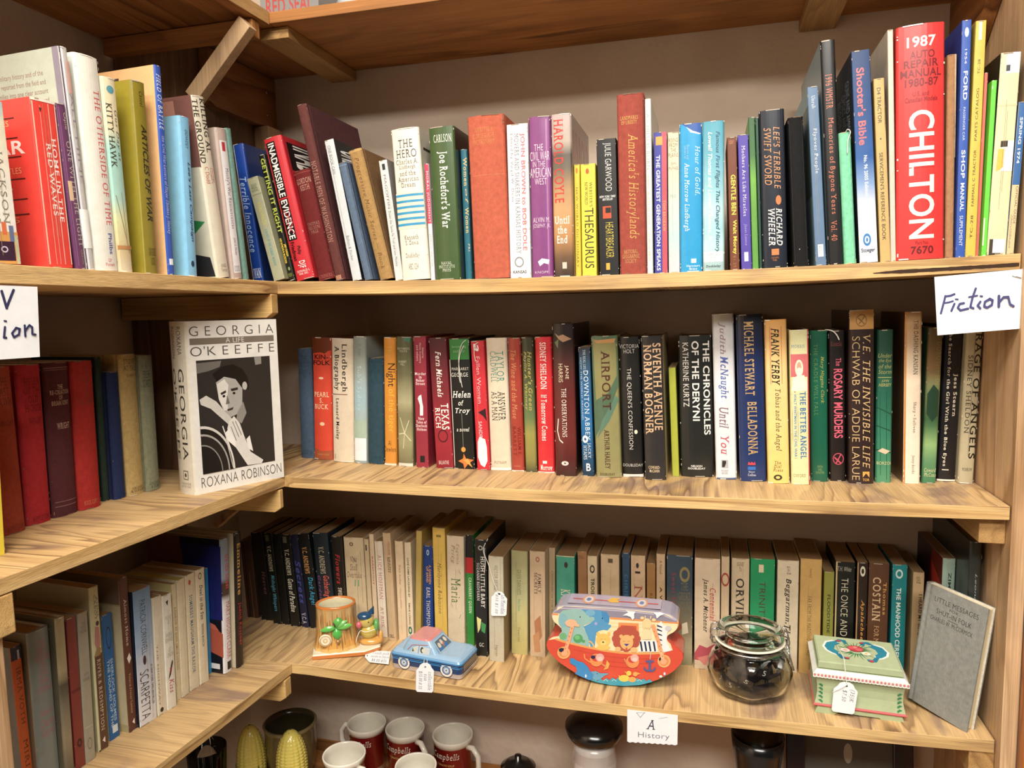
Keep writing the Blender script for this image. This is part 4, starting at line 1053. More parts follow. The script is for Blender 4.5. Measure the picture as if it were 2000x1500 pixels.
MR = '''
= 587 612 895; 578 606 681; h 130; 4c6078 4c6078; steel blue cloth hardback, first book at the left of the middle shelf
H r 2c4258 14 88 6 17 THE|TRYST
H r 2c4258 10 92 19 26 GRACE|LIVINGSTON|HILL
H r 30465c 14 88 92 97 GROSSET|& DUNLAP
= 613 648 898; 607 645 659; j 140; db4427 db4427; orange red hardback with brown torn bands top and bottom
P - 6c3014 0,0 1,0 1,.1 .85,.11 .7,.13 .5,.12 0,.13
P - a8502e 0,.94 .1,.91 .5,.93 1,.92 1,1 0,1
H b 3a1810 6 96 13.5 23 KIN-|FOLK
O - f0c8a0 36 62 32 34
H R f0c8a0 8 88 44 59 PEARL|S.|BUCK
O - f0c8a0 38 64 69 72
H s d08858 20 86 95 97 JOHN DAY
= 649 690 903; 645 687 661; j 150; dccab0 dccab0; cream hardback with large bold black serif title reading down
V R 26221c 46 76 4 43 Lindbergh
V R 26221c 10 40 6 42 A Biography
B - 7a4048 0 76 44.6 45.2
V R 26221c 16 36 48 82 Leonard Mosley
V r 4a4438 8 16 94 98 Doubleday
= 692 716 905; 688 714 657; j 140; a9b5ae a9b5ae; pale grey blue hardback with a white library label near its foot
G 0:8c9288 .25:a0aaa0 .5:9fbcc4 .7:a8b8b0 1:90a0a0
V r 7a847c 30 70 5 15 W. Faye
V r bcd4d8 26 64 23 58 Sub's Sydney
B - a8bca8 0 100 66 80
B - e6e8ea 4 96 80 98
= 718 748 907; 717 747 700; h 130; 2c4854 2c4854; short dark teal cloth hardback with dim stamped lettering
H r 24404e 16 90 6 24 THE|BENEFITS|OF|VIRGINIA
B - 284858 4 96 3 3.6
H r 24404e 24 84 92 95 A PRESS
= 750 774 909; 748 771 659; j 140; d68a1f d68a1f; orange hardback with black and yellow title about night
V n e0a828 22 70 6 15 The
V s 332612 22 96 20 38 Night
V n efc02a 30 90 40 74 of the tiger
H n 2e2412 2 96 80 90 Al|Dewlen
B - e8d8c0 0 100 98.5 100
= 776 807 911; 773 801 658; j 140; 76714c 76714c; grey olive hardback with a windblown grass photograph
G 0:5a5a3c .3:6c6848 .5:b0a880 .6:827c58 .8:a09a70 1:6c6848
P - 3f7a60 .5,0 .98,0 .9,.04 .6,.03
H n d8d4b8 8 90 8 12 DEATHBIRD'S|MOUTH
H n d8d4b8 18 70 18 22 ROBERT|HILL
S .04 d8d4ac .5,.74 .2,.62
S .04 d8d4ac .5,.74 .8,.64
S .04 d8d4ac .5,.74 .1,.75
S .04 d8d4ac .5,.74 .9,.8
S .04 d8d4ac .5,.74 .4,.86
B - d8d4c4 4 100 97.5 100
= 812 838 913; 808 830 657; p 140; 962539 962539; crimson paperback with a small white detective silhouette
V s e8b8b8 20 84 5 20 Edited by|Martin Greenberg|and others
H R f2dcd8 4 96 27 37 Murder|in|Baker|Street
P - f4ece8 .35,.45 .55,.44 .62,.5 .68,.53 .66,.6 .4,.6 .42,.52 .25,.47
H R f2dcd8 4 98 61 72 New|Tales of|Sherlock|Holmes
B - 141214 34 72 91 96
= 853 885 915; 836 871 660; p 150; 8c1c28 8c1c28; wine red leaning novel with swirling roses and italic lettering
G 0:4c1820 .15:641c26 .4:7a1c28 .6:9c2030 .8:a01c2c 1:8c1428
V T f4ece0 34 66 10 45 Fern Michaels
V R f4ece0 48 92 50 70 TEXAS
V R f4ece0 12 42 53 69 RICH
W .8 4c1018 20 80 70 80
H s e8c8c0 16 76 94 97 BALLANTINE
= 887 928 916; 876 915 661; p 150; 10120f 10120f; black novel with a green block and an orange lily at its foot
B - 2e7f33 3 97 0 16
B - 103c18 0 100 0 .6
H n 9cc09c 16 84 5 11 bestselling|author
B - e8e4d8 0 3 16 98
H r e4e0d4 8 92 22 24 MARGARET
H r f0ece0 6 88 26 29 GEORGE
H T f2eee4 6 96 40 45 Helen
H T f2eee4 34 60 47 51 of
H T f2eee4 18 92 53 58 Troy
H T e8e4d8 20 84 68 71 a novel
B - 8a8a80 48 50 57 85
O - d89838 38 60 83 87
P - e07828 .2,.94 .45,.92 .5,.88 .6,.92 .98,.93 .7,.96 .5,1 .45,.96
P - f0a040 .45,.93 .7,.92 .9,.99 .6,.95
= 932 957 918; 919 944 666; p 145; cf1d2e cf1d2e; bright red novel with a blank white tag on its lower spine
P - 301018 .3,.55 .9,.52 .95,.62 .7,.58
V n f2d4d4 34 64 12 48 Fallen Women
V s f2d4d4 30 56 62 82 SANDRA D
P - f4f0ee .15,.78 .3,.74 .75,.76 .85,.82 .85,.93 .6,.98 .3,.96 .1,.9
V T f4ece8 20 60 2 8 a
= 959 997 919; 946 989 660; j 150; dccdb4 dccdb4; cream creased hardback with teal author and black title
V r 2a8878 50 84 10 33 TAYLOR
V r 2a8878 20 48 10 33 CALDWELL
V r 26221c 50 84 40 62 ANSWER
V r 26221c 18 46 40 62 AS A MAN
H r 7a7060 20 80 93 95 PUTNAM
B - f0ece0 0 100 98 100
= 999 1024 921; 991 1015 660; j 150; a53a2a a53a2a; brick red hardback with dim yellow script, beside the cream creased one
V t d8945c 22 62 9 60 The Wine and the Muse
V R 7c2018 58 84 66 88 WILLIAM E.
V R 7c2018 20 46 66 88 BARRETT
H t d88868 20 74 95 97 Doubleday
B - e8d4c4 0 100 99 100
= 1026 1048 922; 1017 1040 659; j 150; 5d5c34 5d5c34; olive hardback with italic gold title about green
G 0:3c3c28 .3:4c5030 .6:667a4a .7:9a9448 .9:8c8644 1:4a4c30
V T b8ac58 52 86 10 54 Hunter's Green
V T b8ac58 14 42 10 54 Phyllis A. Whitney
= 1051 1083 924; 1043 1077 658; j 150; d22029 d22029; scarlet hardback with tall white serif lettering reading down
V R f4e4dc 30 66 4 38 SIDNEY SHELDON
V R f4e4dc 30 64 42 76 If Tomorrow Comes
B - f4e4dc 30 56 91 93
H R f4e4dc 16 88 94 98 Morrow
B - f0d0c8 0 100 99 100
= 1085 1126 930; 1077 1120 632; j 150; 50211f 50211f 28140f; tall maroon hardback with curling white title, tallest in the middle of its shelf
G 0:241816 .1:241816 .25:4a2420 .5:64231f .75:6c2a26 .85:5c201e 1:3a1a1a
P - b08868 .1,.06 .3,.08 .5,.07 .9,.1 .5,.12 .3,.1
P - 6c7850 .1,.12 .3,.1 .25,.16
V s d8c4a0 54 74 27 36 JANE
V s d8c4a0 26 46 26 38 HARRIS
V r f0e8dc 38 60 42 74 THE OBSERVATIONS
S .04 f0e8dc .2,.62 .14,.7 .24,.76 .4,.78
W .3 d8d0c8 30 64 90 93
= 1138 1160 930; 1129 1152 678; p 140; 1b5680 1b5680; bright blue paperback about an abbey, with white serif title
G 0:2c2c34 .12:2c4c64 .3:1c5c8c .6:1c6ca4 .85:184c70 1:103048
V r e0ecf4 38 78 18 72 DOWNTON ABBEY
V r c0d4e4 38 60 2 17 THE REAL LIFE
V s b0c8dc 12 26 8 56 HOW THE WORLD AROUND
W .4 e8e8e8 10 60 68 74
V r e0e8f0 50 80 74 86 JACKY
V r e0e8f0 16 46 76 87 HYAMS
H R f0f4f8 36 74 90 96 B
= 1164 1214 933; 1154 1204 656; j 150; 8f8a58 8f8a58; olive khaki hardback with large faded brown capitals
P - 4f6a50 0,.0 1,.0 1,.35 .7,.5 0,.72 0,.5
P - 8a8450 .05,.02 .95,.05 .95,.28 .6,.4 .1,.45
P - 5a7c68 .3,.6 .9,.42 1,.45 .6,.6 .1,.72
P - c08a50 .1,.03 .95,.02 .9,.05 .2,.05
V R 502c20 36 70 10 52 AIRPORT
V R 502c20 38 58 66 94 ARTHUR HAILEY
H R 4a3020 16 76 97 98.6 DOUBLEDAY
= 1217 1257 932; 1207 1249 658; j 150; 1c1b1a 1c1b1a; black hardback with thin white capitals about a confession
H n dcd8d0 2 96 5 12 VICTORIA|HOLT
V n e4dcd0 32 56 22 80 THE QUEEN'S CONFESSION
H n dcd8d0 2 98 90.5 92.5 DOUBLEDAY
O - e8e0c0 62 78 66 69
B - dcd8d0 0 100 98 100
= 1260 1301 938; 1251 1293 656; j 150; 2f2c2c 2f2c2c cfc090; charcoal hardback with large peach slab capitals in two lines
V R dcb288 54 92 5 65 SEVENTH AVENUE
V R dcb288 10 48 6 68 NORMAN BOGNER
H R dcc098 18 74 90 95 COWARD-|McCANN
= 1313 1327 931; 1306 1319 718; p 130; a9b02c a9b02c; blank lime yellow slim book between charcoal and black hardbacks
= 1330 1394 932; 1324 1389 655; j 150; 1f211f 1f211f; widest black hardback on the middle shelf, with white sans capitals
V b e9e6e0 74 94 4 70 THE CHRONICLES
V b e9e6e0 40 62 4 60 OF THE DERYNI
V s dcd8d0 12 30 5 50 KATHERINE KURTZ
H b e4e0d8 22 76 91.5 95 NELSON|DOUBLEDAY
= 1398 1440 937; 1391 1432 613; j 150; dfe1e6 dfe1e6; white hardback with curling lilac and blue script
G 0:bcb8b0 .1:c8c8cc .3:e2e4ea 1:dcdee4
V T 9a7a84 26 60 5 24 Judith
V T 5c6cb0 22 70 25 51 McNaught
V T 8a6a74 22 66 56 69 Until
V T c0606c 26 66 73 85 You
B - b0b4b8 26 60 88 93
P - 2a2c30 .32,.885 .5,.885 .5,.9 .42,.925 .3,.925
H s 7a7c84 26 60 94 97 POCKET|BOOKS
B - 4c5c80 0 100 99 100
= 1446 1497 941; 1437 1490 614; j 150; 1b2f63 1b2f63; dark navy hardback with ribbed gold capitals
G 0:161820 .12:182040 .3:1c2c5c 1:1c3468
V R c49e68 28 64 4 48 MICHAEL STEWART
V R c49e68 34 70 52 84 BELLADONNA
P - d8404c .3,.9 .34,.88 .4,.89 .46,.88 .52,.89 .58,.88 .6,.9
B - 2c6cc0 30 60 91 93
H r e8ecf4 30 60 93.5 97 Harper|Collins
= 1500 1543 945; 1493 1536 624; j 150; e9c166 e9c166; pale yellow hardback with black italic lettering and thin red rules
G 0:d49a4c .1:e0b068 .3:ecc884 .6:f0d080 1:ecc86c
V T 1c1810 28 64 5 40 FRANK YERBY
B - d05038 22 24 4 39
B - d05038 74 76 4 39
V t 2c261c 34 66 42 80 Tobias and the Angel
H t 3a3020 24 70 86 93 The|Dial|Press
W .5 3a3020 26 66 94.5 98
= 1546 1583 947; 1542 1579 644; j 145; ddd9a4 ddd9a4; cream yellow book with a bearded man's portrait on pink
B - c0303c 94 100 0 100
H r 6a8aa8 8 78 9.5 11.5 MORRIS
B - d06a6c 4 92 15.5 30
O - e8dcc0 26 70 19 30
P - ece4d0 .06,.38 .15,.31 .4,.29 .75,.29 .9,.35 .9,.4 .06,.4
O - d0a088 36 60 20.5 27
O - e4dcd0 34 64 24 30
B - ddd9a4 4 92 39 41
V R 3a78b0 50 82 39.5 83 THE BETTER ANGEL
W .93 b05038 8 40 39 83
B - ddd9a4 11 37 40 82.5
V b 5080a8 18 32 41 82 WALT WHITMAN IN THE CIVIL WAR
H r 8a8a60 10 76 93 95 OXFORD
= 1585 1618 941; 1582 1616 645; j 145; 0d5e45 0d5e45; deep green hardback with yellow green italic author line
V T a0a048 56 80 17 48 Mary Higgins Clark
V r 5c8c58 20 42 9 56 THE CRADLE WILL FALL
H s 80a060 26 76 89 95 SIMON|AND|SCHUSTER
= 1620 1653 940; 1618 1650 646; j 145; 1e1716 1e1716; black hardback with bold pink capitals and a circular emblem
H r 8a3a3c 14 80 7 10 Kienzle
V b dc5c74 30 84 25 71 ROSARY MURDERS
V R dc5c74 44 76 18 23 The
W .85 c84860 20 88 81 89
S .06 c84860 .3,.84 .7,.88
S .06 c84860 .7,.82 .4,.88
= 1658 1708 945; 1659 1708 605; j 155; 30201e 30201e; dark brown hardback with a shiny gold band at its top
B - b98a4a 2 98 0 11
W .85 7a5a30 26 70 2.5 9.5
S .04 7a5a30 .35,.045 .6,.08
S .04 7a5a30 .6,.04 .38,.08
V t cfae78 54 84 14 91 V.E. THE INVISIBLE LIFE
V n cfae78 12 42 15 98 SCHWAB OF ADDIE LARUE
B - d8a040 54 82 93 96.5
P - 30201e .54,.965 .68,.94 .74,.95 .82,.965
H b d8a040 54 82 97 98.6 TOR
= 1711 1740 943; 1713 1747 644; j 140; 25604a 25604a; mottled green hardback with gold italics and crosshatched lines
G 0:1c4634 .2:285040 .4:1f5c48 .7:2f7c60 1:4a9068
H i 9c9c58 6 94 15 29 Under|the Eye|of the|Storm
B - 9c9c58 8 92 30.5 31
H i b4a860 12 92 32 37 JOHN|HERSEY
S .03 184c3c .2,.4 .3,.95
S .03 184c3c .6,.4 .7,.98
S .03 184c3c 0,.5 1,.55
S .03 184c3c 0,.62 1,.66
S .03 184c3c 0,.78 1,.8
P - e0c0a0 .1,.79 .4,.77 .9,.79 .6,.81
H s c8c890 6 94 86 88 BORZOI
= 1767 1795 945; 1766 1805 609; j 155; e3ccac 5c3c1c; tall cream hardback with orange sides, third from right of its row
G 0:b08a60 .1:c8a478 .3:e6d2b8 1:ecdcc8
B - d08838 0 10 0 100
V r 2a2010 50 76 5 36 THE DASHING KANSAN
V r 2a2010 48 70 52 70 Sharp • Sullivan
V t 4a6048 44 66 83 94 Jenny books
= 1800 1829 944; 1815 1843 640; j 145; 4e6c48 4e6c48; green landscape hardback with trees and sandy sky
G 0:5c4c2c .25:8a6c44 .4:708054 .6:2c5c38 .75:8ab070 .85:5c8c60 1:3c7c54
V r 8a8a50 60 92 9 40 DOROTHY EDEN
P - 20402c .1,.42 .5,.36 .9,.4 .9,.56 .5,.6 .1,.55
H t d8d098 12 96 90 96 Coward|McCann
= 1831 1865 941; 1844 1884 633; j 150; 17151a 17151a; black hardback with pale cream slab lettering in two columns
V R e4d8c0 22 44 3 90 The Search for the Girl With the Blue Eyes
V R e4d8c0 58 84 31 58 Jess Stearn
B - d8d0c0 24 60 92 92.6
B - e8e0d4 0 100 98.5 99.6
= 1868 1912 945; 1886 1932 634; j 150; b8ad8c b8ad8c; beige hardback with large black serif title, beside the right side board
V R 161210 54 96 5 84 RAGE OF ANGELS
V r 221e18 18 46 19 68 SIDNEY SHELDON
B - 221e18 50 51.5 5 82
H r 2a2620 20 84 90 92 MORROW
'''
BL = '''
= 50 69 1552; 18 41 1262; p 110; e2641c 8a8d92; paperback with orange and navy spine and plain grey cover, nearest the left edge
B - 26304c 0 100 0 9
B - c8ccd8 60 80 3 9
V r 7a3412 34 76 14 52 IRMA VOTH
V r 7a3412 34 76 62 95 MIRIAM
= 72 122 1538; 45 100 1231; j 150; 848d88 847860; broad grey hardback with stacked rose lettering about war stories
H i b87078 20 90 6 40 THE|BEST|READER|OF|CIVIL|WAR|STORIES
H i b87078 24 90 50 68 Edited by|Charles|Carroll
= 124 149 1519; 102 128 1207; j 150; a3946c 6a6450; faded beige hardback whose lower half is a grey photograph
G 0:a89870 .35:a89c74 .42:4a463a .55:7c7660 .75:98886c 1:5c5648
= 150 168 1500; 129 149 1206; p 130; 84342c 84342c; brick red paperback with a dark round emblem low on its spine
W .4 401c1c 22 78 80 86
H b 5c2420 4 96 47 49 PIONEER
= 169 187 1486; 150 172 1196; p 130; a49c88 a49c88; grey beige paperback with faded small lettering, beside the brick red one
H s 7a7464 20 84 6 14 THE|WEST|NOVEL
H s 7a7464 20 84 40 46 JOHN|KANE
W .8 7a7464 24 72 84 92
B - b8b09c 10 90 76 77
= 193 213 1464; 173 191 1146; p 130; cdc99c b9b48c; green and brown paperback with a woman in pink on its spine
B - 5c3c2c 18 100 41 100
B - 5c3c2c 0 18 99 100
V r 6c6448 40 88 5 20 ANNE|CABOT
O - 4a2c24 50 84 21 24
P - b87c78 .4,.24 .8,.25 .9,.36 .5,.4 .25,.34
P - 9a7c48 .5,.36 .9,.38 .8,.42 .1,.42
V r d8c8a8 38 72 44 88 RIVER & REDEMPTION
P - e8dccc .4,.94 .7,.92 .7,.96
= 215 236 1442; 198 218 1199; p 105; 165f9e b8ae90; bright blue paperback with an oval seal, shorter than its neighbours
W .85 101c2c 30 76 10 28
V b a8c4dc 52 78 36 86 SHERLOCK HOLMES
V b a8c4dc 20 44 36 90 THE HOUND OF THE
B - d8e0e8 28 80 89 95
= 252 270 1427; 233 248 1127; p 135; 5f3426 b4a67c; chocolate brown paperback with white serif title, taller than the blue one
V r ecdccc 34 66 14 44 Almost Home
P - ece4d8 .3,.52 .6,.49 .8,.53 .5,.56
V r d8b890 36 60 62 88 Valerie Fraser Luesse
P - ece4d8 .4,.94 .7,.92 .7,.96
lB - c8bc98 10 100 18 95
lB - 7a6858 0 100 0 17
= 273 308 1412; 259 295 1150; p 135; a6b6cc 1c2434; pale blue to white thriller with tall condensed black lettering
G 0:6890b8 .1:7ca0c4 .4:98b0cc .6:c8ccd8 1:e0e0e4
V n 1c2028 30 62 8 48 PATRICIA CORNWELL
V n 14161c 12 62 60 96 SCARPETTA
O - 3c2430 34 52 49 56
V s 1c2028 76 88 58 88 #1 NEW YORK TIMES BESTSELLER
= 310 327 1394; 298 315 1165; p 110; dcd2bc e2dcc8; ivory paperback, left of the white spine with a dancing figure
O - 2a2c2c 20 60 94 98
V s 8a7c68 12 30 40 92 THE HIGHWAY
= 328 346 1383; 316 335 1161; p 110; e4e0d2 e4e0d2; white paperback with a dancing red figure above red lettering
P - 2c2c2c .3,.06 .6,.05 .5,.1
H n a09c8c 20 80 18 26 RACHEL|LEE
H n 8a8878 10 90 33 42 ANDREA|EDWARDS
H n 8a8878 20 86 46 55 LAST|LONDON
P - 2c2424 .7,.58 .8,.6 .5,.7 .2,.74 .4,.66
P - b02c3c .4,.64 .6,.64 .4,.7
V t c03c44 30 80 74 86 Kiss
= 347 355 1366; 335 344 1140; p 105; dccfac d8cc8c; narrow cream paperback with gold lettering about dusk
V R a8803c 24 70 20 74 RAINBOW AT DUSK EMILIE LORING
= 356 371 1358; 346 361 1131; p 105 pg=cdbf6a; ded2b2 e0d6b0; plain cream paperback with yellow page tops, in the lower left row
= 372 391 1345; 362 380 1121; p 105; e0d3b4 e0d3b4; cream paperback with a column of small dark blue lettering
V R 54708c 30 62 18 86 SOMERSET MAUGHAM THE RAZOR
S .2 c04848 .3,.06 .5,.08
= 393 409 1333; 382 400 1111; p 105; e4d6b8 e4d6b8; cream paperback with black script title about a duel
V T 2c2820 30 66 14 44 Duel in the Sun
V R 5c5444 34 60 48 68 NIVEN BUSCH
W .7 4a4438 24 60 3 9
= 410 414 1315; 401 407 1110; p 105; 2c8ec8 2c8ec8; very thin sky blue paperback against the tall navy thriller
= 438 455 1313; 430 448 1052; j 150; e4e2e2 0f1424; tall navy hardback with white spine and a hand on its cover
G 0:8c9cb0 .3:8c9cb0 .32:4a3430 .45:4a3430 .46:e6e4e6 1:e6e4e6
V T e03c44 40 92 12 38 On the Street
V r c83840 36 86 47 90 MARY HIGGINS CLARK
B - 1c1c1c 34 84 92 98
lP - 1c2470 .3,.05 1,.05 1,.6 .8,.6 .5,.5
lP - 7a4434 .0,.0 .45,.0 .5,.2 .3,.28 0,.3
lP - b85840 .45,.66 .7,.6 1,.7 1,.88 .8,.84 .6,.74
lP - c86850 .6,.58 .9,.64 .95,.68 .7,.66
lB - e8e8e8 70 95 93 97
= 464 478 1302; 459 472 1040; j 150 pg=d8ccb0; 241a18 d0c4a4; black hardback with gold and red lettering and cream cover side
V R d8a048 26 76 8 46 Emmeline
V R c83434 26 76 52 84 Judith Rossner
'''
BR = '''
= 480 508 1207; 471 486 1056; p 104; 4a3024 4a3024; brown weathered paperback leaning in the dark left corner of the lower shelf
S .1 2c1c14 .3,0 .3,1
S .06 7a5c44 .6,.4 .65,1
= 511 533 1212; 488 511 1040; p 104; 14120f 14120f; black paperback with faint rose script, second in the lower corner
V t 8a5058 56 84 44 70 Heaven
= 535 549 1219; 513 531 1041; p 104; 10140f 10140f; black paperback with cream author line and teal script title
V R c8bc98 24 70 14 42 V.C. ANDREWS
V T 4f9cb4 24 76 46 86 Midnight Whispers
B - 5c6450 20 60 2 9
= 551 566 1220; 532 546 1042; p 104; 0f100e 0f100e; plain black paperback between two lettered black ones
= 568 586 1224; 547 566 1044; p 104; 131412 131412; black paperback with cream author line and cream script title
V R d8ccb0 24 70 16 44 V.C. ANDREWS
V T e4dcc4 24 80 48 84 Gates of Paradise
B - 6a6858 20 60 2 9
= 588 605 1226; 568 578 1044; p 104; 1a1c38 1a1c38; black paperback with a large blue violet script and silver foot
V T 4a50a0 20 90 28 74 Secrets
V R b8b8c0 20 80 84 96 V.C.A
= 606 628 1228; 580 602 1042; p 104; 101416 101416; black paperback with orange author line and bright blue script
V R d89a54 24 66 14 42 V.C. ANDREWS
V T 2c98c0 30 84 46 76 Dark Angel
= 630 656 1230; 608 640 1041; p 104; 18242c 18242c; dark blue black paperback with coral script title
V R b8a888 30 66 14 42 V.C. ANDREWS
V T d85c4c 34 84 44 66 Gathering
V T 80487c 8 26 44 70 Garden
= 658 676 1232; 644 665 1048; p 104; 14110f 14110f; black paperback with red script, last of the black row
V T b82430 34 80 18 50 Flowers
V R d8ccb0 40 80 54 66 SWEET
= 680 719 1232; 667 708 1050; p 104; d4bc94 d4bc94; wide tan paperback with thin handwritten style title about night
H t 6a5240 8 84 20 44 Night|Shall|Overtake
S .03 6a5240 .4,.2 .6,.26
S .04 3c9c70 .5,.45 .48,.52
S .04 3c9c70 .66,.45 .66,.52
W .5 6a5240 30 50 5 9
= 721 729 1238; 710 719 1053; p 104; cdb48c cdb48c; narrow tan paperback, first right of the night title
B - 2a2c2c 30 60 6 12
= 731 739 1240; 720 729 1043; p 104; dcc09c dcc09c; narrow peach paperback with red and blue lettering
V b a84c3c 40 70 22 50 BAREFOOT
= 741 757 1245; 731 746 1057; p 104; e4d3bb e4d3bb; white paperback with rose serif author name reading down
V r b06068 30 76 14 60 ALICE HOFFMAN
V r b06068 34 70 68 90 AT RISK
= 759 775 1252; 747 761 1041; p 115; c7a981 c7a981; tall tan paperback with small red and black capitals near the top
V R a04c38 60 86 8 20 FERGUSON
V b 3c3028 44 84 22 36 DEATH|BEACH
H b 5c4c38 16 76 94 97 DELL
= 778 794 1250; 770 786 1057; p 104; dcc29c dcc29c; tan paperback with rose small capitals, beside the taller one
V s b8606c 40 66 24 44 Black Amber
V s c88078 40 60 48 68 PHYLLIS A. WHITNEY
= 796 808 1250; 789 802 1059; p 104; e0cca8 e0cca8; cream paperback with black capitals and a teal seal
V b 3a3428 36 64 16 56 LOVE CAME LAUGHING BY
V b 4a4438 36 60 62 84 EMILIE LORING
W .5 206c68 20 80 86 94
= 811 821 1251; 812 824 1037 ; p 118; b89c4c b89c4c; narrow mustard paperback tucked left of the blue one
= 823 848 1251; 826 843 1066; p 104 y=134; 123a80 123a80; glossy blue paperback with orange and cream lettering
V b e09a3c 30 84 20 40 A GARDEN|OF SAND
V r ecdcc0 34 70 44 86 EARL THOMPSON
W .5 a8c0dc 36 64 4 10
= 850 874 1256; 844 868 1031; p 118; dcb54a dcb54a; yellow trade paperback with black italic author name
V t 50421c 26 64 30 74 Marilynne Robinson
B - 8a742c 30 70 6 8
= 876 907 1263; 871 906 1047; p 118; d8c4a4 d8c4a4; cream paperback sprinkled with seeds, large green title word
V r 3f6b34 24 78 38 60 Maria
V t 9a7458 26 76 7 25 Eugenia|Price
S .02 8a7050 .2,.2 .3,.24
S .02 8a7050 .7,.3 .8,.34
S .02 8a7050 .2,.6 .3,.64
S .02 8a7050 .8,.7 .7,.74
= 911 927 1262; 908 923 1045; p 118; 2f8834 2f8834; green paperback with black and red blocks at the top
B - 141414 0 100 0 20
B - c01c24 0 100 20 34
V R d8e8c8 30 74 38 70 CRANBERRY QUEEN
= 930 952 1282; 926 950 1054; p 118; 1f1d1c 1f1d1c; black paperback with a white string and pale yellow flower
V R dcd8d0 50 84 14 58 HUSH LITTLE BABY
V r dcd8d0 16 40 20 52 SUZANNE REDFEARN
W .6 b8b4a8 30 70 5 9
P - d8d080 .1,.66 .5,.68 .4,.76 .2,.8
P - 3c8c48 .5,.7 .9,.72 .8,.8 .5,.78
H s e0dcd4 30 70 88 96 GC|
= 956 984 1292; 953 983 1087; p 108; bdb49c bdb49c 8a7450; pale grey paperback standing forward with a tied price tag
V r 6a6250 40 62 8 40 VICTOR HUGO • Les
V s 7a7260 40 60 84 95 Signet
= 999 1030 1278; 998 1030 1076; p 104; b9b07c b9b07c; pale yellow green paperback with teal author name
G 0:a8a070 .4:b0b080 .6:c0b87c 1:b4a864
V r 5c6438 36 60 18 42 GREEN DARKNESS
V r 4f9c88 36 60 46 58 Anya Seton
V s 8c8450 40 56 74 88 Fawcett
= 1035 1065 1283; 1034 1064 1077; p 104; c4a886 c4a886; stained tan paperback titled with the word secrets
V R 50382c 28 76 20 40 FAMILY|SECRETS
W .5 a06048 40 66 5 10
P - a87048 .3,.66 .7,.6 .8,.8 .4,.9
P - b88458 .2,.8 .6,.75 .7,.95 .3,.96
= 1067 1084 1270; 1068 1084 1070; p 104; b19a74 b19a74; narrow grey tan paperback, left of the sea green one
V s 6a5a40 44 66 22 80 CROOKED IN THE SANDMAN
= 1087 1122 1276; 1086 1122 1086; p 104; 3d9a80 3d9a80; sea green paperback partly hidden by the boat shaped tin
V r e8d8bc 26 76 34 74 KATHERINE
O - 3a2c20 44 64 6 12
B - d8c8a0 0 100 0 .8
- ; 1128 1147 1077; p 104 y=62; 9a6c40 9a6c40; brown tan paperback, right of the sea green one
'''
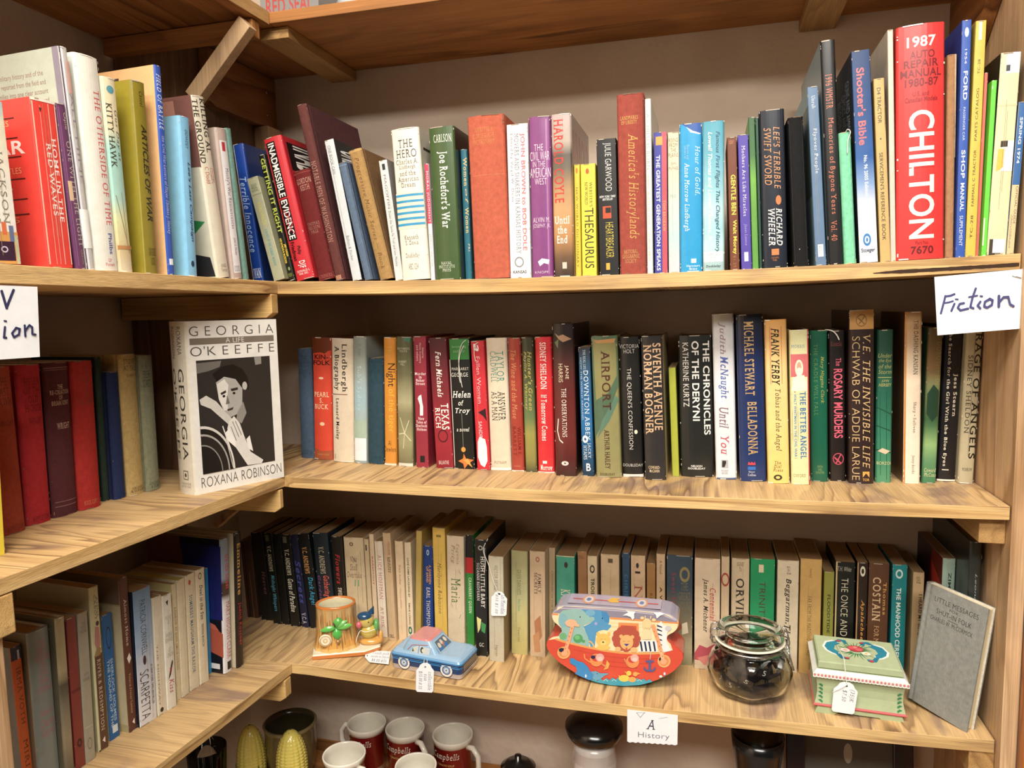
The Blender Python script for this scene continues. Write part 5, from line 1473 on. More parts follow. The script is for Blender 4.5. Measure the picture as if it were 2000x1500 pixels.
BR = BR.rsplit('- ; 1128', 1)[0] + '''= -; 1128 1146 1077; p 104 y=142; 9a6c40 9a6c40; brown tan paperback, right of the sea green one
H R 6a3c20 16 76 4 7 DELL
V b 6a3418 30 76 44 80 THE NIGHT
= -; 1147 1166 1086; p 104 y=142; d3bc94 d3bc94; cream paperback with black sans capitals above the boat tin's left half
V b 2e281e 34 72 22 92 TROILUS AND CRESSIDA
W .6 2e281e 24 76 9 17
= -; 1173 1209 1083; p 104 y=141; cbae86 cbae86; wide tan paperback with small teal lettering above the boat tin
V r 5c9488 60 80 46 80 WINTER'S
V r 5c9488 34 54 50 84 WOMAN
B - 5a4a34 40 66 4 8
= -; 1215 1230 1080; p 104 y=141; 26445c 26445c; dark steel blue paperback, narrowest above the boat tin
V r 4c7c9c 30 70 20 70 CHRISTOPHER
= -; 1232 1260 1085; p 104 y=141; cdac84 cdac84; tan paperback with big rose brown serif name
V r a04c40 24 80 28 96 NELL N
O - 2e241a 36 56 7 12
B - 2e241a 30 66 15 17
= -; 1263 1280 1100; p 104 y=141; a2743c a2743c; short ochre paperback above the boat tin
V r 5c3c1c 34 66 30 96 RETURN TO FOREVER
= -; 1282 1299 1082; p 104 y=140; c8a880 c8a880; cream tan paperback left of the dark photographic one
V b 3a3022 38 68 30 96 A WOMAN OF THE
V s 4a3e2c 36 66 6 18 A Novel
= -; 1302 1353 1085; p 104 y=139; 44505a 44505a; wide dark blue grey paperback with a colourful village picture below
G 0:344450 .3:3c4c58 .5:6a6454 .7:8a7c60 .85:b0a484 1:8a8460
V r a03440 20 36 16 60 Sweet Season
W .6 8c7c4c 50 90 10 24
H r 7a7050 46 92 24 50 THE|GREAT|HOUSE
P - a04c38 .3,.6 .5,.58 .6,.66 .4,.7
P - d8ccb0 .6,.62 .8,.6 .85,.7 .6,.72
P - 4c7040 .3,.8 .6,.78 .7,.9 .4,.94
= -; 1357 1407 1091; p 104 y=130; d6bfa0 d6bfa0 d6bfa0; wide cream paperback with black author name and red flowers at foot
V T 2a241c 30 54 18 66 James A. Michener
V T c8524c 60 84 26 56 Centennial
P - b84858 .0,.86 .2,.78 .5,.8 .8,.76 1,.8 1,.92 0,.92
P - d88078 .1,.9 .6,.86 .9,.92 .4,.96
= -; 1409 1425 1087; p 104 y=133; cbb18c cbb18c; cream paperback showing a red letter edge, left of the jar
W .7 a83c30 0 100 14 26
= -; 1429 1464 1091; p 104 y=144; cfb794 cfb794; cream paperback with bold black serif capitals behind the jar
V R 26221c 26 72 18 66 ORVILLE
H s 7a6048 30 70 3 12 SIGNET|75c
= -; 1466 1514 1092; p 104 y=146; 0a9457 0a9457; bright green paperback with red brown condensed title
V n 5c1c20 36 62 20 56 TRINITY
B - e0cca8 34 54 5 12
O - 2c2420 46 54 58 60
= -; 1519 1561 1095; p 104 y=143; d8c6a8 d8c6a8; cream paperback with black italic title, right of the green one
V T 1e1c1a 34 66 16 56 Beggarman,
V T 1e1c1a 34 66 57 78 Thief
H s 7a6c54 44 64 5 12 DELL
V R 207c74 40 66 78 88 SHAW
= -; 1564 1606 1092; p 108 y=144; c79d56 c79d56; golden tan paperback with small brown serif title reading down
V r 6c4c1e 36 54 32 84 FAR FROM THE MADDING CROWD
V r 7a5824 40 54 8 16 Thomas Hardy
V s 6c4c1e 44 56 90 96 Harvey
= -; 1610 1630 1117; p 98 y=148; 8f8c34 8f8c34; short olive green paperback above the painted box
V b 3a3c1c 36 66 22 64 FLOODTIDE •
V b 4a4c24 36 60 68 94 Frank Yerby
= -; 1633 1671 1098; p 104 y=148; 14130f 14130f; black paperback with narrow cream capitals above the painted box
V n e0d4b8 30 66 14 92 THE ONCE AND FUTURE
B - c8b078 0 8 0 100
H i a8a498 10 80 4 8 T.H. White
= -; 1675 1696 1099; p 104 y=148; 2a1a12 2a1a12; black and brown paperback with orange script lettering
B - b08458 0 12 0 100
V T d89440 36 76 32 88 Apalachee Gold
W .5 d8d0b8 26 76 3 12
= -; 1698 1738 1101; p 104 y=148; 5c3820 5c3820; brown paperback with large pale serif author name
V R d8b488 20 60 12 50 COSTAIN
V R d89c50 72 88 16 44 Thomas
V r c8a070 28 56 54 90 FOR MY QUEEN
= -; 1744 1773 1103; p 104 y=148; 107f83 107f83; teal paperback with white capitals behind the painted box
V b e0e8e0 30 62 20 96 THE MANHOOD CEREMONY
W .6 c8dcd8 20 70 4 12
= -; 1784 1806 1118; p 104 y=148; bfa276 bfa276; cream paperback with dark capitals, left of the grey cloth book
V b 2a2c34 56 88 20 96 I HEARD MY SISTER SPEAK MY NAME
H s 6a5c40 30 70 4 10 DELL
= -; 1842 1867 1091; p 130 y=112; a9c4b4 6a1c18; tall paperback with pale mint spine and red and black cover
V b 3a4a40 46 70 10 36 ZIMMER
P - 4a7c58 0,.6 .4,.55 1,.58 1,.7 0,.66
B - a8d0d4 0 100 68 100
lP - 2a1814 0,0 .6,0 .5,.3 .7,1 0,1
lP - b02c20 .6,.1 1,.2 1,.8 .7,.6
= -; 1882 1920 1058; j 170 y=58; 2c3230 1c2222; tall charcoal hardback with pale looping script in the right corner
V t c8ccc0 34 84 44 90 Three
V i a0a49c 50 66 18 40 Leonard
'''
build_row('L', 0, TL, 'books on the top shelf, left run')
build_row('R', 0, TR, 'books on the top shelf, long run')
PAGE = 'b08e64'  # browner page edges below: aged paper, with shelf shade put into the colour
DEFPG = PAGE
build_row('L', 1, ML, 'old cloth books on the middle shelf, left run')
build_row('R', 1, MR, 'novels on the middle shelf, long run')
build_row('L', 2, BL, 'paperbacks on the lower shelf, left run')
PAGE = '9a7850'  # darker again: age and the shade under the shelf, both in the colour
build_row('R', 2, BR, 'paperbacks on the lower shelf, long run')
# ------------------------------------------------------------------ things on the shelves
Z3 = -.915
def inv(root): return root.matrix_basis.inverted()
def child_world(mb, name, mat, root, **k):
    mb.xf(inv(root)); return mb.build(name, mat, root, **k)
def gz(i, px, py, row='R'):
    z = Z[i]
    for _ in range(5):
        p = on_z(px, py, z); z = zr(i, p.x) if row == 'R' else zl(i, p.y)
    p.z = z; return p
# --- the white biography standing turned towards the room
A_, B_, C_ = gz(1, 319, 965, 'L'), gz(1, 377, 969, 'L'), gz(1, 555, 931, 'L')
Yd = (C_-B_); Yd.z = 0; gw = Yd.length; Yd.normalize(); Xd = Yd.cross(Vector((0, 0, 1)))
gth = abs((A_-B_).dot(Xd)); R = Matrix((Xd, Yd, Vector((0, 0, 1)))).transposed()
dpt = lambda p: (p-CAM).dot(FW)
nb_ = Vector((Xd.x, Xd.y, 0)); tp = hit(346, 629, B_, nb_); gh = tp.z-B_.z
tp2 = hit(544, 622, C_, nb_); gh = (gh+tp2.z-C_.z)/2
root = thing('hardcover_book', 'thick white biography facing outward with a black and white portrait on its cover', 'book', B_-Xd*gth/2, R, 'books on the middle shelf')
spine = [('V', 'n', '4a463e', .60, .80, .03, .19, 'ROXANA'), ('V', 'n', '4a463e', .26, .44, .03, .21, 'ROBINSON'), ('V', 's', '3a362e', .56, .82, .27, .80, 'GEORGIA'), ('V', 's', '3a362e', .16, .40, .27, .80, "O'KEEFFE"),
         ('B', '-', '8a8270', .50, .76, .86, .915), ('B', '-', 'e4ddca', .54, .72, .868, .908), ('O', '-', '4a463e', .58, .68, .875, .9), ('H', 'n', '8a8270', .36, .86, .93, .965, 'HARPER|& ROW')]
K = '26221f'
cov = [('H', 'n', '4a463e', .05, .96, .03, .085, 'G E O R G I A'), ('B', '-', '7a6f60', .05, .96, .098, .135), ('H', 'n', 'efeae0', .42, .62, .103, .130, 'A LIFE'), ('H', 'n', '4a463e', .05, .96, .145, .20, "O'K E E F F E"),
       ('H', 'n', '5a564e', .08, .97, .905, .965, 'ROXANA ROBINSON'), ('B', '-', '2b2826', .10, .90, .225, .885),
       ('P', '-', '6c6862', [(.10, .24), (.36, .235), (.34, .27), (.22, .29), (.10, .30)]), ('P', '-', '8c8882', [(.72, .228), (.80, .226), (.80, .27), (.73, .275)]),
       # head, hair and face
       ('P', '-', '141210', [(.26, .31), (.36, .27), (.48, .26), (.58, .29), (.64, .35), (.64, .42), (.56, .40), (.5, .36), (.38, .34), (.3, .36)]),
       ('P', '-', 'a8a49e', [(.29, .36), (.38, .33), (.50, .35), (.57, .41), (.56, .50), (.50, .56), (.42, .575), (.36, .54), (.31, .46)]),
       ('P', '-', 'd8d4cc', [(.30, .37), (.38, .345), (.42, .38), (.40, .46), (.40, .53), (.36, .53), (.31, .46)]),
       ('O', '-', 'b4b0aa', .57, .625, .37, .42), ('P', '-', '2c2826', [(.33, .425), (.39, .41), (.39, .425), (.34, .437)]), ('P', '-', '2c2826', [(.44, .405), (.52, .40), (.52, .415), (.45, .42)]),
       ('O', '-', '1c1816', .35, .38, .437, .452), ('O', '-', '1c1816', .46, .49, .425, .44), ('P', '-', '6c6660', [(.40, .44), (.425, .49), (.38, .495)]), ('P', '-', '3c3634', [(.39, .525), (.46, .515), (.45, .53), (.40, .535)]),
       ('P', '-', '8c8882', [(.50, .55), (.57, .49), (.60, .56), (.54, .62), (.48, .60)]),
       # bent arm, hands and forearm
       ('P', '-', 'c8c4bc', [(.11, .45), (.18, .43), (.28, .47), (.38, .545), (.46, .60), (.42, .63), (.32, .57), (.22, .51), (.12, .48)]),
       ('P', '-', 'dcd8d0', [(.40, .60), (.46, .57), (.52, .62), (.56, .70), (.62, .80), (.76, .865), (.74, .885), (.58, .88), (.52, .82), (.42, .72), (.38, .64)]),
       ('P', '-', 'ece8e0', [(.36, .66), (.40, .64), (.46, .72), (.46, .76), (.36, .70)]), ('P', '-', 'ece8e0', [(.58, .72), (.62, .70), (.65, .80), (.60, .78)]),
       ('S', .006, '6c6660', [(.44, .60), (.50, .70)]), ('S', .006, '6c6660', [(.47, .60), (.53, .69)]), ('S', .006, '6c6660', [(.42, .63), (.47, .72)])]
for r_, c_ in ((.36, 'd0ccc4'), (.34, '1c1a18'), (.30, 'a4a09a'), (.285, '24201e'), (.22, '8c8882'), (.21, '1a1816')):   # wheel in the lower corner of the picture
    q = [(.10, .885)]+[(.10+r_*math.sin(a)*.95, .885-r_*.78*math.cos(a)) for a in [PI/2*j/12 for j in range(13)]]
    cov.append(('P', '-', c_, [(u, min(v, .885)) for u, v in q][::-1]))
cov += [('S', .008, 'c8c4bc', [(.36, .70), (.42, .88)]), ('S', .010, 'e4e0d8', [(.33, .62), (.41, .78), (.43, .88)])]
def mk(root, w, h, d, kind, col, S, Rs, side, right, page='c9b188'):
    make_book(root, w, h, d, kind, col, side, right, (S, [], Rs, None), page)
mk(root, gth, gh, gw, 'j', 'ddd6c4', spine, cov, 'ddd8cc', 'e6e3dc')
# --- grey cloth book leaning face out at the right end
P1, P2 = gz(2, 1773, 1370), gz(2, 1893, 1431)
e_ = (P2-P1); e_.z = 0; bw = e_.length; e_.normalize(); bk_ = Vector((-e_.y, e_.x, 0))
def pr(P):
    d = P-CAM; z = d.dot(FW); return 1000+F*d.dot(RT)/z, 750-F*d.dot(UP)/z
best = None
for a in range(0, 6):
    for hh in range(140, 215, 2):
        for rl in range(-6, 7, 2):
            U = (Vector((0, 0, 1))*math.cos(math.radians(a))+bk_*math.sin(math.radians(a)))
            E2 = e_*math.cos(math.radians(rl))+U*math.sin(math.radians(rl)); U2 = U*math.cos(math.radians(rl))-e_*math.sin(math.radians(rl))
            t1 = pr(P1+U2*hh/1000); t2 = pr(P1+E2*bw+U2*hh/1000); b2 = pr(P1+E2*bw)
            er = (t1[0]-1812)**2+(t1[1]-1155)**2+(t2[0]-1942)**2+(t2[1]-1197)**2+(b2[0]-1893)**2+(b2[1]-1431)**2
            if best is None or er < best[0]: best = (er, a, hh, rl, U2, E2)
er, a, hh, rl, U2, E2 = best
X2 = E2.cross(U2); R = Matrix((X2, E2, U2)).transposed(); bt = .016
lift = bt*math.sin(math.radians(max(0, a)))+.0006+max(0, -math.sin(math.radians(rl))*bw)
root = thing('hardcover_book', 'small grey cloth book with black title, leaning face out at the lower right', 'book', P1-X2*bt/2+Vector((-.003, -.001, lift)), R, 'books on the lower shelf')
mk(root, bt, hh/1000, bw, 'h', '8b8c86', [], [('H', 'n', '2a2c30', .18, .88, .075, .115, 'LITTLE MESSAGES'), ('H', 'n', '2a2c30', .44, .58, .13, .15, 'FOR'), ('H', 'n', '2a2c30', .24, .80, .165, .205, 'SHUT-IN FOLK'),
    ('B', '-', '2a2c30', .44, .60, .22, .223), ('H', 'n', '2a2c30', .16, .84, .235, .27, 'CHARLES W. McCORMICK')], '8b8c86', '8b8c86', 'd8c8a0')
# --- flat cards and tags: helper working on a plane through four image corners
def card(name, label, cat, corners, planes, th=.0006, items=(), mat='flat', col='e8e9ec', outline=None, group=None, hole=None):
    """corners: image points tl, tr, br, bl; planes: functions giving world points for them"""
    P = [pl(*c) for c, pl in zip(corners, planes)]
    tl, tr, br, bl = P; o = (tl+tr+br+bl)/4
    n = (tr-tl).cross(bl-tl).normalized()   # points away from viewer or to it
    if n.dot(CAM-o) < 0: n = -n
    mb = MB()
    def mp(u, v, e): return (tl*(1-u)*(1-v)+tr*u*(1-v)+br*u*v+bl*(1-u)*v)+n*e
    out = outline or [(0, 1), (1, 1), (1, 0), (0, 0)]
    k = len(out); f_ = [mp(u, v, 0) for u, v in out]; b_ = [mp(u, v, -th) for u, v in out]
    mb.add(f_+b_, [tuple(range(k)), tuple(range(2*k-1, k-1, -1))]+[(i, i+k, (i+1) % k+k, (i+1) % k) for i in range(k)], col)
    if hole: decor(mb, [('O', '-', '2a2622', *hole)], mp)
    decor(mb, items, mp)
    root = thing(name, label, cat, o, None, group)
    mb.xf(Matrix.Translation(-o)); mb.build('card', M[mat], root); return root, mp, o
def strokes(mp_dummy, pts_list, col, w): return [('S', w, col, pts, 1) for pts in pts_list]
yS = YF[0]-.0022
pS = lambda x, y: on_y(x, y, yS)
def sign_strokes(ox, oy, sc, L, w, col, c):
    # stroke points given in pixels of a crop; c: image corners tl,tr,br,bl of the sign (affine map to u, v)
    (x0, y0), (x1, y1), _, (x3, y3) = c
    ax, ay, bx, by = x1-x0, y1-y0, x3-x0, y3-y0; det = ax*by-ay*bx
    res = []
    for item in L:
        ww, pts = item
        q = []
        for x, y in pts:
            X, Y = ox+x/sc-x0, oy+y/sc-y0
            q.append(((X*by-Y*bx)/det, (ax*Y-ay*X)/det))
        res.append(('S', ww*w, col, q, math.hypot(ax, ay)/math.hypot(bx, by)))
        for p in q: res.append(('O', '-', col, p[0]-ww*w/2, p[0]+ww*w/2, p[1]-ww*w/2*math.hypot(ax, ay)/math.hypot(bx, by), p[1]+ww*w/2*math.hypot(ax, ay)/math.hypot(bx, by)))
    return res
cs = [(1825, 541), (2012, 524), (2016, 640), (1831, 655)]
fic = [(1, [(980, 920), (960, 1000), (920, 1145)]), (1, [(985, 925), (1050, 915), (1100, 895)]), (.8, [(975, 1010), (1030, 1000), (1080, 985)]),
       (1, [(1100, 1020), (1060, 1110)]), (.7, [(1115, 960), (1145, 962)]), (1, [(1225, 1010), (1170, 1020), (1145, 1070), (1180, 1105), (1280, 1080)]),
       (1, [(1380, 820), (1340, 930), (1310, 1060), (1350, 1075)]), (.7, [(1290, 930), (1400, 910)]), (1, [(1440, 990), (1405, 1040), (1440, 1075)]), (.7, [(1440, 915), (1465, 920)]),
       (1, [(1560, 955), (1500, 990), (1490, 1050), (1530, 1065), (1590, 1030), (1600, 970), (1560, 950)]), (1.2, [(1680, 915), (1680, 1050)]), (1, [(1680, 1000), (1740, 930), (1800, 925), (1825, 1020), (1870, 1045)])]
sg, mp, o_ = card('shelf_sign', 'white card with handwritten word Fiction stapled under the top shelf at the right', 'sign', cs, [pS]*4, .0008,
     sign_strokes(1700, 440, 6.667, fic, .024, '4a4a7c', cs), col='eff1f4')
mb = MB(); a = on_y(1977, 538, yS-.0012); b = on_y(1995, 543, yS-.0012); mb.tube([a-o_, b-o_], .0005, 'b0b0b0'); mb.build('staple', M['steel'], sg)
# left sign: on the front edge of the left run
nLp = Vector((XF[0]*1.0, 0, 0))+NL*.0016
pL = lambda x, y: hit(x, y, nLp, NL)
cs = [(-60, 555), (73, 560), (78, 697), (-56, 706)]
non = [(1.2, [(-30, 160), (-20, 60)]), (1.2, [(0, 75), (25, 165)]), (1.2, [(25, 160), (60, 70)]), (1, [(-40, 230), (-50, 320)]), (1, [(15, 265), (10, 320), (20, 322)]), (.8, [(12, 232), (20, 234)]),
       (1, [(70, 275), (50, 300), (60, 322), (85, 310), (90, 280), (70, 272)]), (1, [(115, 262), (118, 320)]), (1, [(118, 290), (140, 262), (155, 275), (155, 312), (172, 316)])]
card('shelf_sign', 'white card lettered Non Fiction under the top left shelf, cut by the left edge', 'sign', cs, [pL]*4, .0008, sign_strokes(0, 540, 2.587, non, .034, '34345c', cs), col='eff1f4')
# history sign with scalloped lower edge
yH = YF[2]-.0016; pH = lambda x, y: on_y(x, y, yH)
cs = [(1225, 1386), (1324, 1397), (1323, 1456), (1225, 1450)]
sc_ = []
for j in range(33): sc_.append((j/32, .965+.035*abs(math.sin(PI*j/32*9))))
out = sc_+[(1, 0), (0, 0)]
his = [(.8, [(545, 100), (560, 118), (575, 100)]), (.5, [(545, 100), (580, 100)]), (.5, [(630, 122), (662, 118)])]
card('shelf_sign', 'small scalloped paper sign reading A History on the lower shelf edge', 'sign', cs, [pH]*4, .0006,
     sign_strokes(960, 1340, 1.923, his, .012, '8a8a96', cs)+[('H', 't', '34344a', .38, .56, .24, .54, 'A'), ('H', 'n', '6a6a78', .22, .84, .64, .86, 'History')], col='e4e5e8', outline=out)
def hang(name, label, pts, px_, r=.0006):
    return None
def tag_outline():
    return [(.08, 1), (.92, 1), (1, .94), (1, .26), (.86, .16), (.78, .06), (.62, 0), (.38, 0), (.22, .06), (.14, .16), (0, .26), (0, .94)]
def string(root, pts, r=.0005, name='string'):
    mb = MB()
    sp = []
    P = [Vector(p) for p in pts]
    for i in range(len(P)-1):
        p0 = P[max(0, i-1)]; p1 = P[i]; p2 = P[i+1]; p3 = P[min(len(P)-1, i+2)]
        for t in [k/6 for k in range(6)]:
            sp.append(.5*((2*p1)+(p2-p0)*t+(2*p0-5*p1+4*p2-p3)*t*t+(3*p1-p0-3*p2+p3)*t**3))
    sp.append(P[-1]); mb.tube(sp, r, 'e8e4da', 6)
    return child_world(mb, name, M['string'], root)
# ---------------------------------------------------------------- tree stump planter
g = gz(2, 655, 1272); s = dpt(g)/F
ang = math.atan2((gz(2, 708, 1283)-gz(2, 611, 1290)).y, (gz(2, 708, 1283)-gz(2, 611, 1290)).x)
PR = Matrix.Rotation(ang, 3, 'Z')
plg = gz(2, 610, 1290)
root = thing('planter', 'ceramic tree stump planter with a green leaf spray, standing on the lower shelf', 'planter', plg, PR)
Wp = (gz(2, 708, 1283)-plg).length; Dp = .062; Wt = Wp*1.36
mb = MB()
n = 10
pr_ = [(0, .0), (Wp+.004, 0), (Wt, .014), (Wt+.002, Dp*.7), (Wt-.012, Dp), (.006, Dp), (-.002, Dp*.6)]
vs = [(x, y, .0004) for x, y in pr_]+[(x, y, .0065) for x, y in pr_]+[(Wp*.5+(x-Wp*.5)*.97, .03+(y-.03)*.95, .0085) for x, y in pr_]
k = len(pr_)
mb.add(vs, [tuple(range(k-1, -1, -1))]+[(i, (i+1) % k, (i+1) % k+k, i+k) for i in range(k)], 'c9742a'); mb.add(vs, [(i+k, (i+1) % k+k, (i+1) % k+2*k, i+2*k) for i in range(k)]+[tuple(range(2*k, 3*k))], 'e9dcc0')
mb.build('base_plate', M['paint'], root, bevel=.001)
H_ = .083; rt = Wp*.40; cx, cy = Wp*.47, .034
def bark(a, j): return 1+.028*math.sin(9*a+j*.25)+.02*math.sin(17*a+1+j*.1)
prof = [(rt*1.22, .008), (rt*1.15, .014), (rt*1.07, .024), (rt*1.01, .040), (rt*.985, .058), (rt*.99, H_-.006), (rt*1.02, H_-.003), (rt*1.02, H_), (rt*.95, H_+.001), (rt*.88, H_-.002), (rt*.86, H_-.01), (rt*.82, H_-.035), (rt*.7, H_-.055), (.0005, H_-.056)]
cols = ['dcae60', 'd59a45', 'd3a55c', 'cfa766', 'cca468', 'c99a58', 'c9742a', 'c9742a', 'c9742a', 'cfc4a0', 'c9c0a0', 'c4ba9a', 'bcb290']
mb = MB(); mb.lathe(prof, 56, cols, (cx, cy, 0), fn=lambda a, j: bark(a, j) if j < 6 else 1, sy=.82)
for q in range(50):   # painted bark streaks
    a = -PI*.98+(q % 26)*.12+(.06 if q > 25 else 0); z0 = (.012 if q < 26 else .036)+.02*((q*7) % 5)/5; z1 = min(.078, z0+.02+.02*((q*3) % 4)/4)
    vs = []
    for t in range(5):
        z = z0+(z1-z0)*t/4; r_ = rt*(1.22-.2*min(1, (z-.008)/.035))*1.012 if z < .043 else rt*1.03
        wv = .035*(1-abs(t-2)/2.6)
        for da in (-wv, wv): vs.append((cx+r_*bark(a, 3)*math.cos(a+da), cy+.82*r_*bark(a, 3)*math.sin(a+da), z))
    mb.add(vs, [(2*t, 2*t+1, 2*t+3, 2*t+2) for t in range(4)], ['b8742c', 'a88850', 'd88c30', '8a6c3c'][q % 4], True)
mb.build('stump_pot', M['paint'], root)
def leaf(mb, c, dirx, dirz, l, w, col):
    d = Vector((dirx, 0, dirz)).normalized(); nn = Vector((-d.z, 0, d.x)); vs = [c+Vector((0, -.001, 0))]
    N_ = 8; L1 = []; L2 = []; Mid = []
    for k in range(N_+1):
        t = k/N_; ww = w*math.sin(PI*min(1, t*.96+.04))**.8
        Mid.append(c+d*l*t+Vector((0, -.004-.003*math.sin(PI*t), 0))); L1.append(c+d*l*t+nn*ww+Vector((0, -.0005, 0))); L2.append(c+d*l*t-nn*ww+Vector((0, -.0005, 0)))
    vs = L1+Mid+L2; m_ = N_+1
    mb.add(vs, [(k, k+1, m_+k+1, m_+k) for k in range(N_)]+[(m_+k, m_+k+1, 2*m_+k+1, 2*m_+k) for k in range(N_)], col, True)
mb = MB(); lc = Vector((cx+.002, cy-rt*.86, .050))
leaf(mb, lc, -1, -.12, .026, .0055, '5fb54a'); leaf(mb, lc, .9, .1, .026, .006, '6cc050'); leaf(mb, lc, .35, .9, .019, .008, '58ae44'); leaf(mb, lc, .9, .55, .022, .005, '7cc060'); leaf(mb, lc, .1, -1, .022, .0075, '4fb044')
leaf(mb, lc+Vector((.0015, -.0005, -.018)), .15, -1, .011, .0045, 'a8743c'); leaf(mb, lc+Vector((-.001, -.001, .003)), -.5, .9, .008, .0015, '4a2c1c')
mb.build('leaf_spray', M['paint'], root)
mb = MB(); kc = (cx-rt*.50, cy-rt*.80, .030)
mb.lathe([(.0105, .0), (.0105, .004), (.009, .0055), (.0075, .0045), (.004, .0055), (.002, .0045), (0, .005)], 24, ['d8b070', 'e8dcc0', 'c89850', 'efe4c8', 'd8b878', 'efe4c8'])
mb.xf(Matrix.Translation(kc) @ Matrix.Rotation(PI/2, 4, 'X')); mb.build('branch_knot', M['paint'], root)
# the bird beside the stump
bx, by = Wp*1.13, .030
mb = MB(); mb.ball((bx, by, .030), (.0145, .013, .014), 'c9b04a', 20); mb.ball((bx-.003, by-.002, .048), (.0125, .011, .0125), 'c4ae52', 20)
mb.add([(bx-.003, by-.011, .012), (bx+.016, by-.010, .010), (bx+.020, by+.008, .012), (bx+.010, by+.010, .020), (bx-.006, by+.006, .020)], [(0, 1, 2, 3, 4)], 'd89a3c')
mb.build('bird_body', M['paint'], root)
mb = MB(); mb.ball((bx-.006, by-.003, .0575), (.0125, .0105, .007), '1f4a70', 16)
mb.add([(bx-.004, by-.006, .060), (bx+.010, by-.004, .060), (bx+.010, by, .073), (bx-.004, by+.004, .060)], [(0, 1, 2), (1, 3, 2), (3, 0, 2)], '1f4a70', True)
mb.build('bird_crest', M['paint'], root)
mb = MB(); mb.ball((bx-.0155, by-.009, .045), (.0055, .005, .006), 'd0606c', 12); mb.build('bird_beak', M['paint'], root)
mb = MB(); mb.ball((bx+.0005, by-.0125, .050), .0012, '101010', 8); mb.build('bird_eye', M['paint'], root)
mb = MB(); mb.ball((bx+.013, by-.002, .040), (.005, .009, .011), '5fa858', 14); mb.build('bird_wing', M['paint'], root)
mb = MB(); mb.ball((bx+.004, by-.002, .013), (.020, .012, .007), 'd59a40', 18); mb.ball((bx+.020, by-.004, .020), (.004, .005, .011), 'd89c44', 14); mb.build('branch_perch', M['paint'], root)
bw_ = root.matrix_basis @ Vector((bx-.014, by-.0135, .036)); 
string(root, [bw_+Vector((.028, 0, .006)), bw_+Vector((.012, -.003, .001)), bw_, bw_+Vector((-.006, -.004, -.018)), gz(2, 702, 1268)+Vector((0, 0, .004)), gz(2, 712, 1277)+Vector((0, 0, .002))], .0006)
cs = [(760, 1271), (756, 1296), (722, 1293), (726, 1270)]
zt_ = lambda dz: (lambda x, y: gz(2, x, y)+Vector((0, 0, dz)))
cs = [(712, 1281), (722, 1270), (760, 1273), (757, 1297)]
def on_shelf(h): return lambda x, y: on_z(x, y, Z[2]+h)
card('price_tag', 'white price tag lying between the stump planter and the tin car', 'price tag', [(714, 1270), (763, 1272), (759, 1297), (712, 1292)], [on_shelf(.0012)]*4, .0005,
     [('H', 't', '7a7a8a', .30, .96, .10, .36, 'Tooth pick'), ('H', 't', '7a7a8a', .24, .98, .40, .62, 'made in Japan'), ('H', 't', '6a6a7a', .28, .90, .70, .94, '$8.00 #35')],
     outline=[(0, .62), (.16, .94), (.22, 1), (1, 1), (1, 0), (.26, 0), (.16, .04), (0, .38)], hole=(.07, .11, .42, .54), group='price tags')
# ---------------------------------------------------------------- tin car
c0 = gz(2, 763, 1303); c1 = gz(2, 901, 1331); c2 = gz(2, 922, 1292)
ex = (c1-c0); ex.z = 0; cl = ex.length; ex.normalize(); ey = Vector((-ex.y, ex.x, 0)); cwid = max(.05, (c2-c1).dot(ey))
root = thing('tin_car', 'blue tin car with a pink roof and whitewall tyres, on the lower shelf', 'tin car', c0, Matrix((ex, ey, Vector((0, 0, 1)))).transposed())
def rrect(x0, x1, y0, y1, r, n=5):
    P = []
    for cx_, cy_, a0 in ((x1-r, y0+r, -PI/2), (x1-r, y1-r, 0), (x0+r, y1-r, PI/2), (x0+r, y0+r, PI)):
        for k in range(n+1): a = a0+PI/2*k/n; P.append((cx_+r*math.cos(a), cy_+r*math.sin(a)))
    return P
def loft(mb, rings, cols, cap=True, smooth=True):
    m_ = len(rings[0]); vs = [p for r_ in rings for p in r_]
    o = len(mb.v)
    for k in range(len(rings)-1):
        mb.add(vs[k*m_:(k+2)*m_], [(i, (i+1) % m_, (i+1) % m_+m_, i+m_) for i in range(m_)], cols[k], smooth)
    if cap: mb.add(rings[-1], [tuple(range(m_))], cols[-1]); mb.add(rings[0], [tuple(range(m_-1, -1, -1))], cols[0])
ch = .052
mb = MB()
R0 = lambda ins, z, r=.008: [(x, y, z) for x, y in rrect(ins, cl-ins, ins, cwid-ins, r)]
loft(mb, [R0(.0005, .0004), R0(.0003, .006), R0(0, .008), R0(0, .016), R0(0, .022)], ['b4a49c', 'b4a49c', '1a3a68', '14609c', '2070b0'])
mb.build('tin_base', M['paint'], root)
mb = MB()
loft(mb, [R0(-.0008, .0205), R0(-.001, .0225), R0(-.0005, .0245), R0(.001, .0275, .009), R0(.004, .0305, .009), R0(.008, .0318, .008)], ['1c1c30', '2c70a8', '6a9cc4', '8fb0cc', '94b4d0', '94b4d0'])
mb.build('tin_lid', M['paint'], root)
mb = MB()   # cabin
cb = [(cl*.14, .004, .0295), (cl*.66, .004, .0295), (cl*.66, cwid-.004, .0295), (cl*.14, cwid-.004, .0295)]
ct = [(cl*.27, .010, ch), (cl*.50, .010, ch), (cl*.50, cwid-.010, ch), (cl*.27, cwid-.010, ch)]
def rr3(q, r, z): 
    xs_ = [p[0] for p in q]; ys_ = [p[1] for p in q]; return [(x, y, z) for x, y in rrect(min(xs_), max(xs_), min(ys_), max(ys_), r)]
rings = []
for t in (0, .35, .7, .9, 1):
    q = [tuple(a+(b-a)*(t**.9) for a, b in zip(A1, B1)) for A1, B1 in zip(cb, ct)]; rings.append(rr3(q, .007, .0295+(ch-.0295)*math.sin(t*PI/2)))
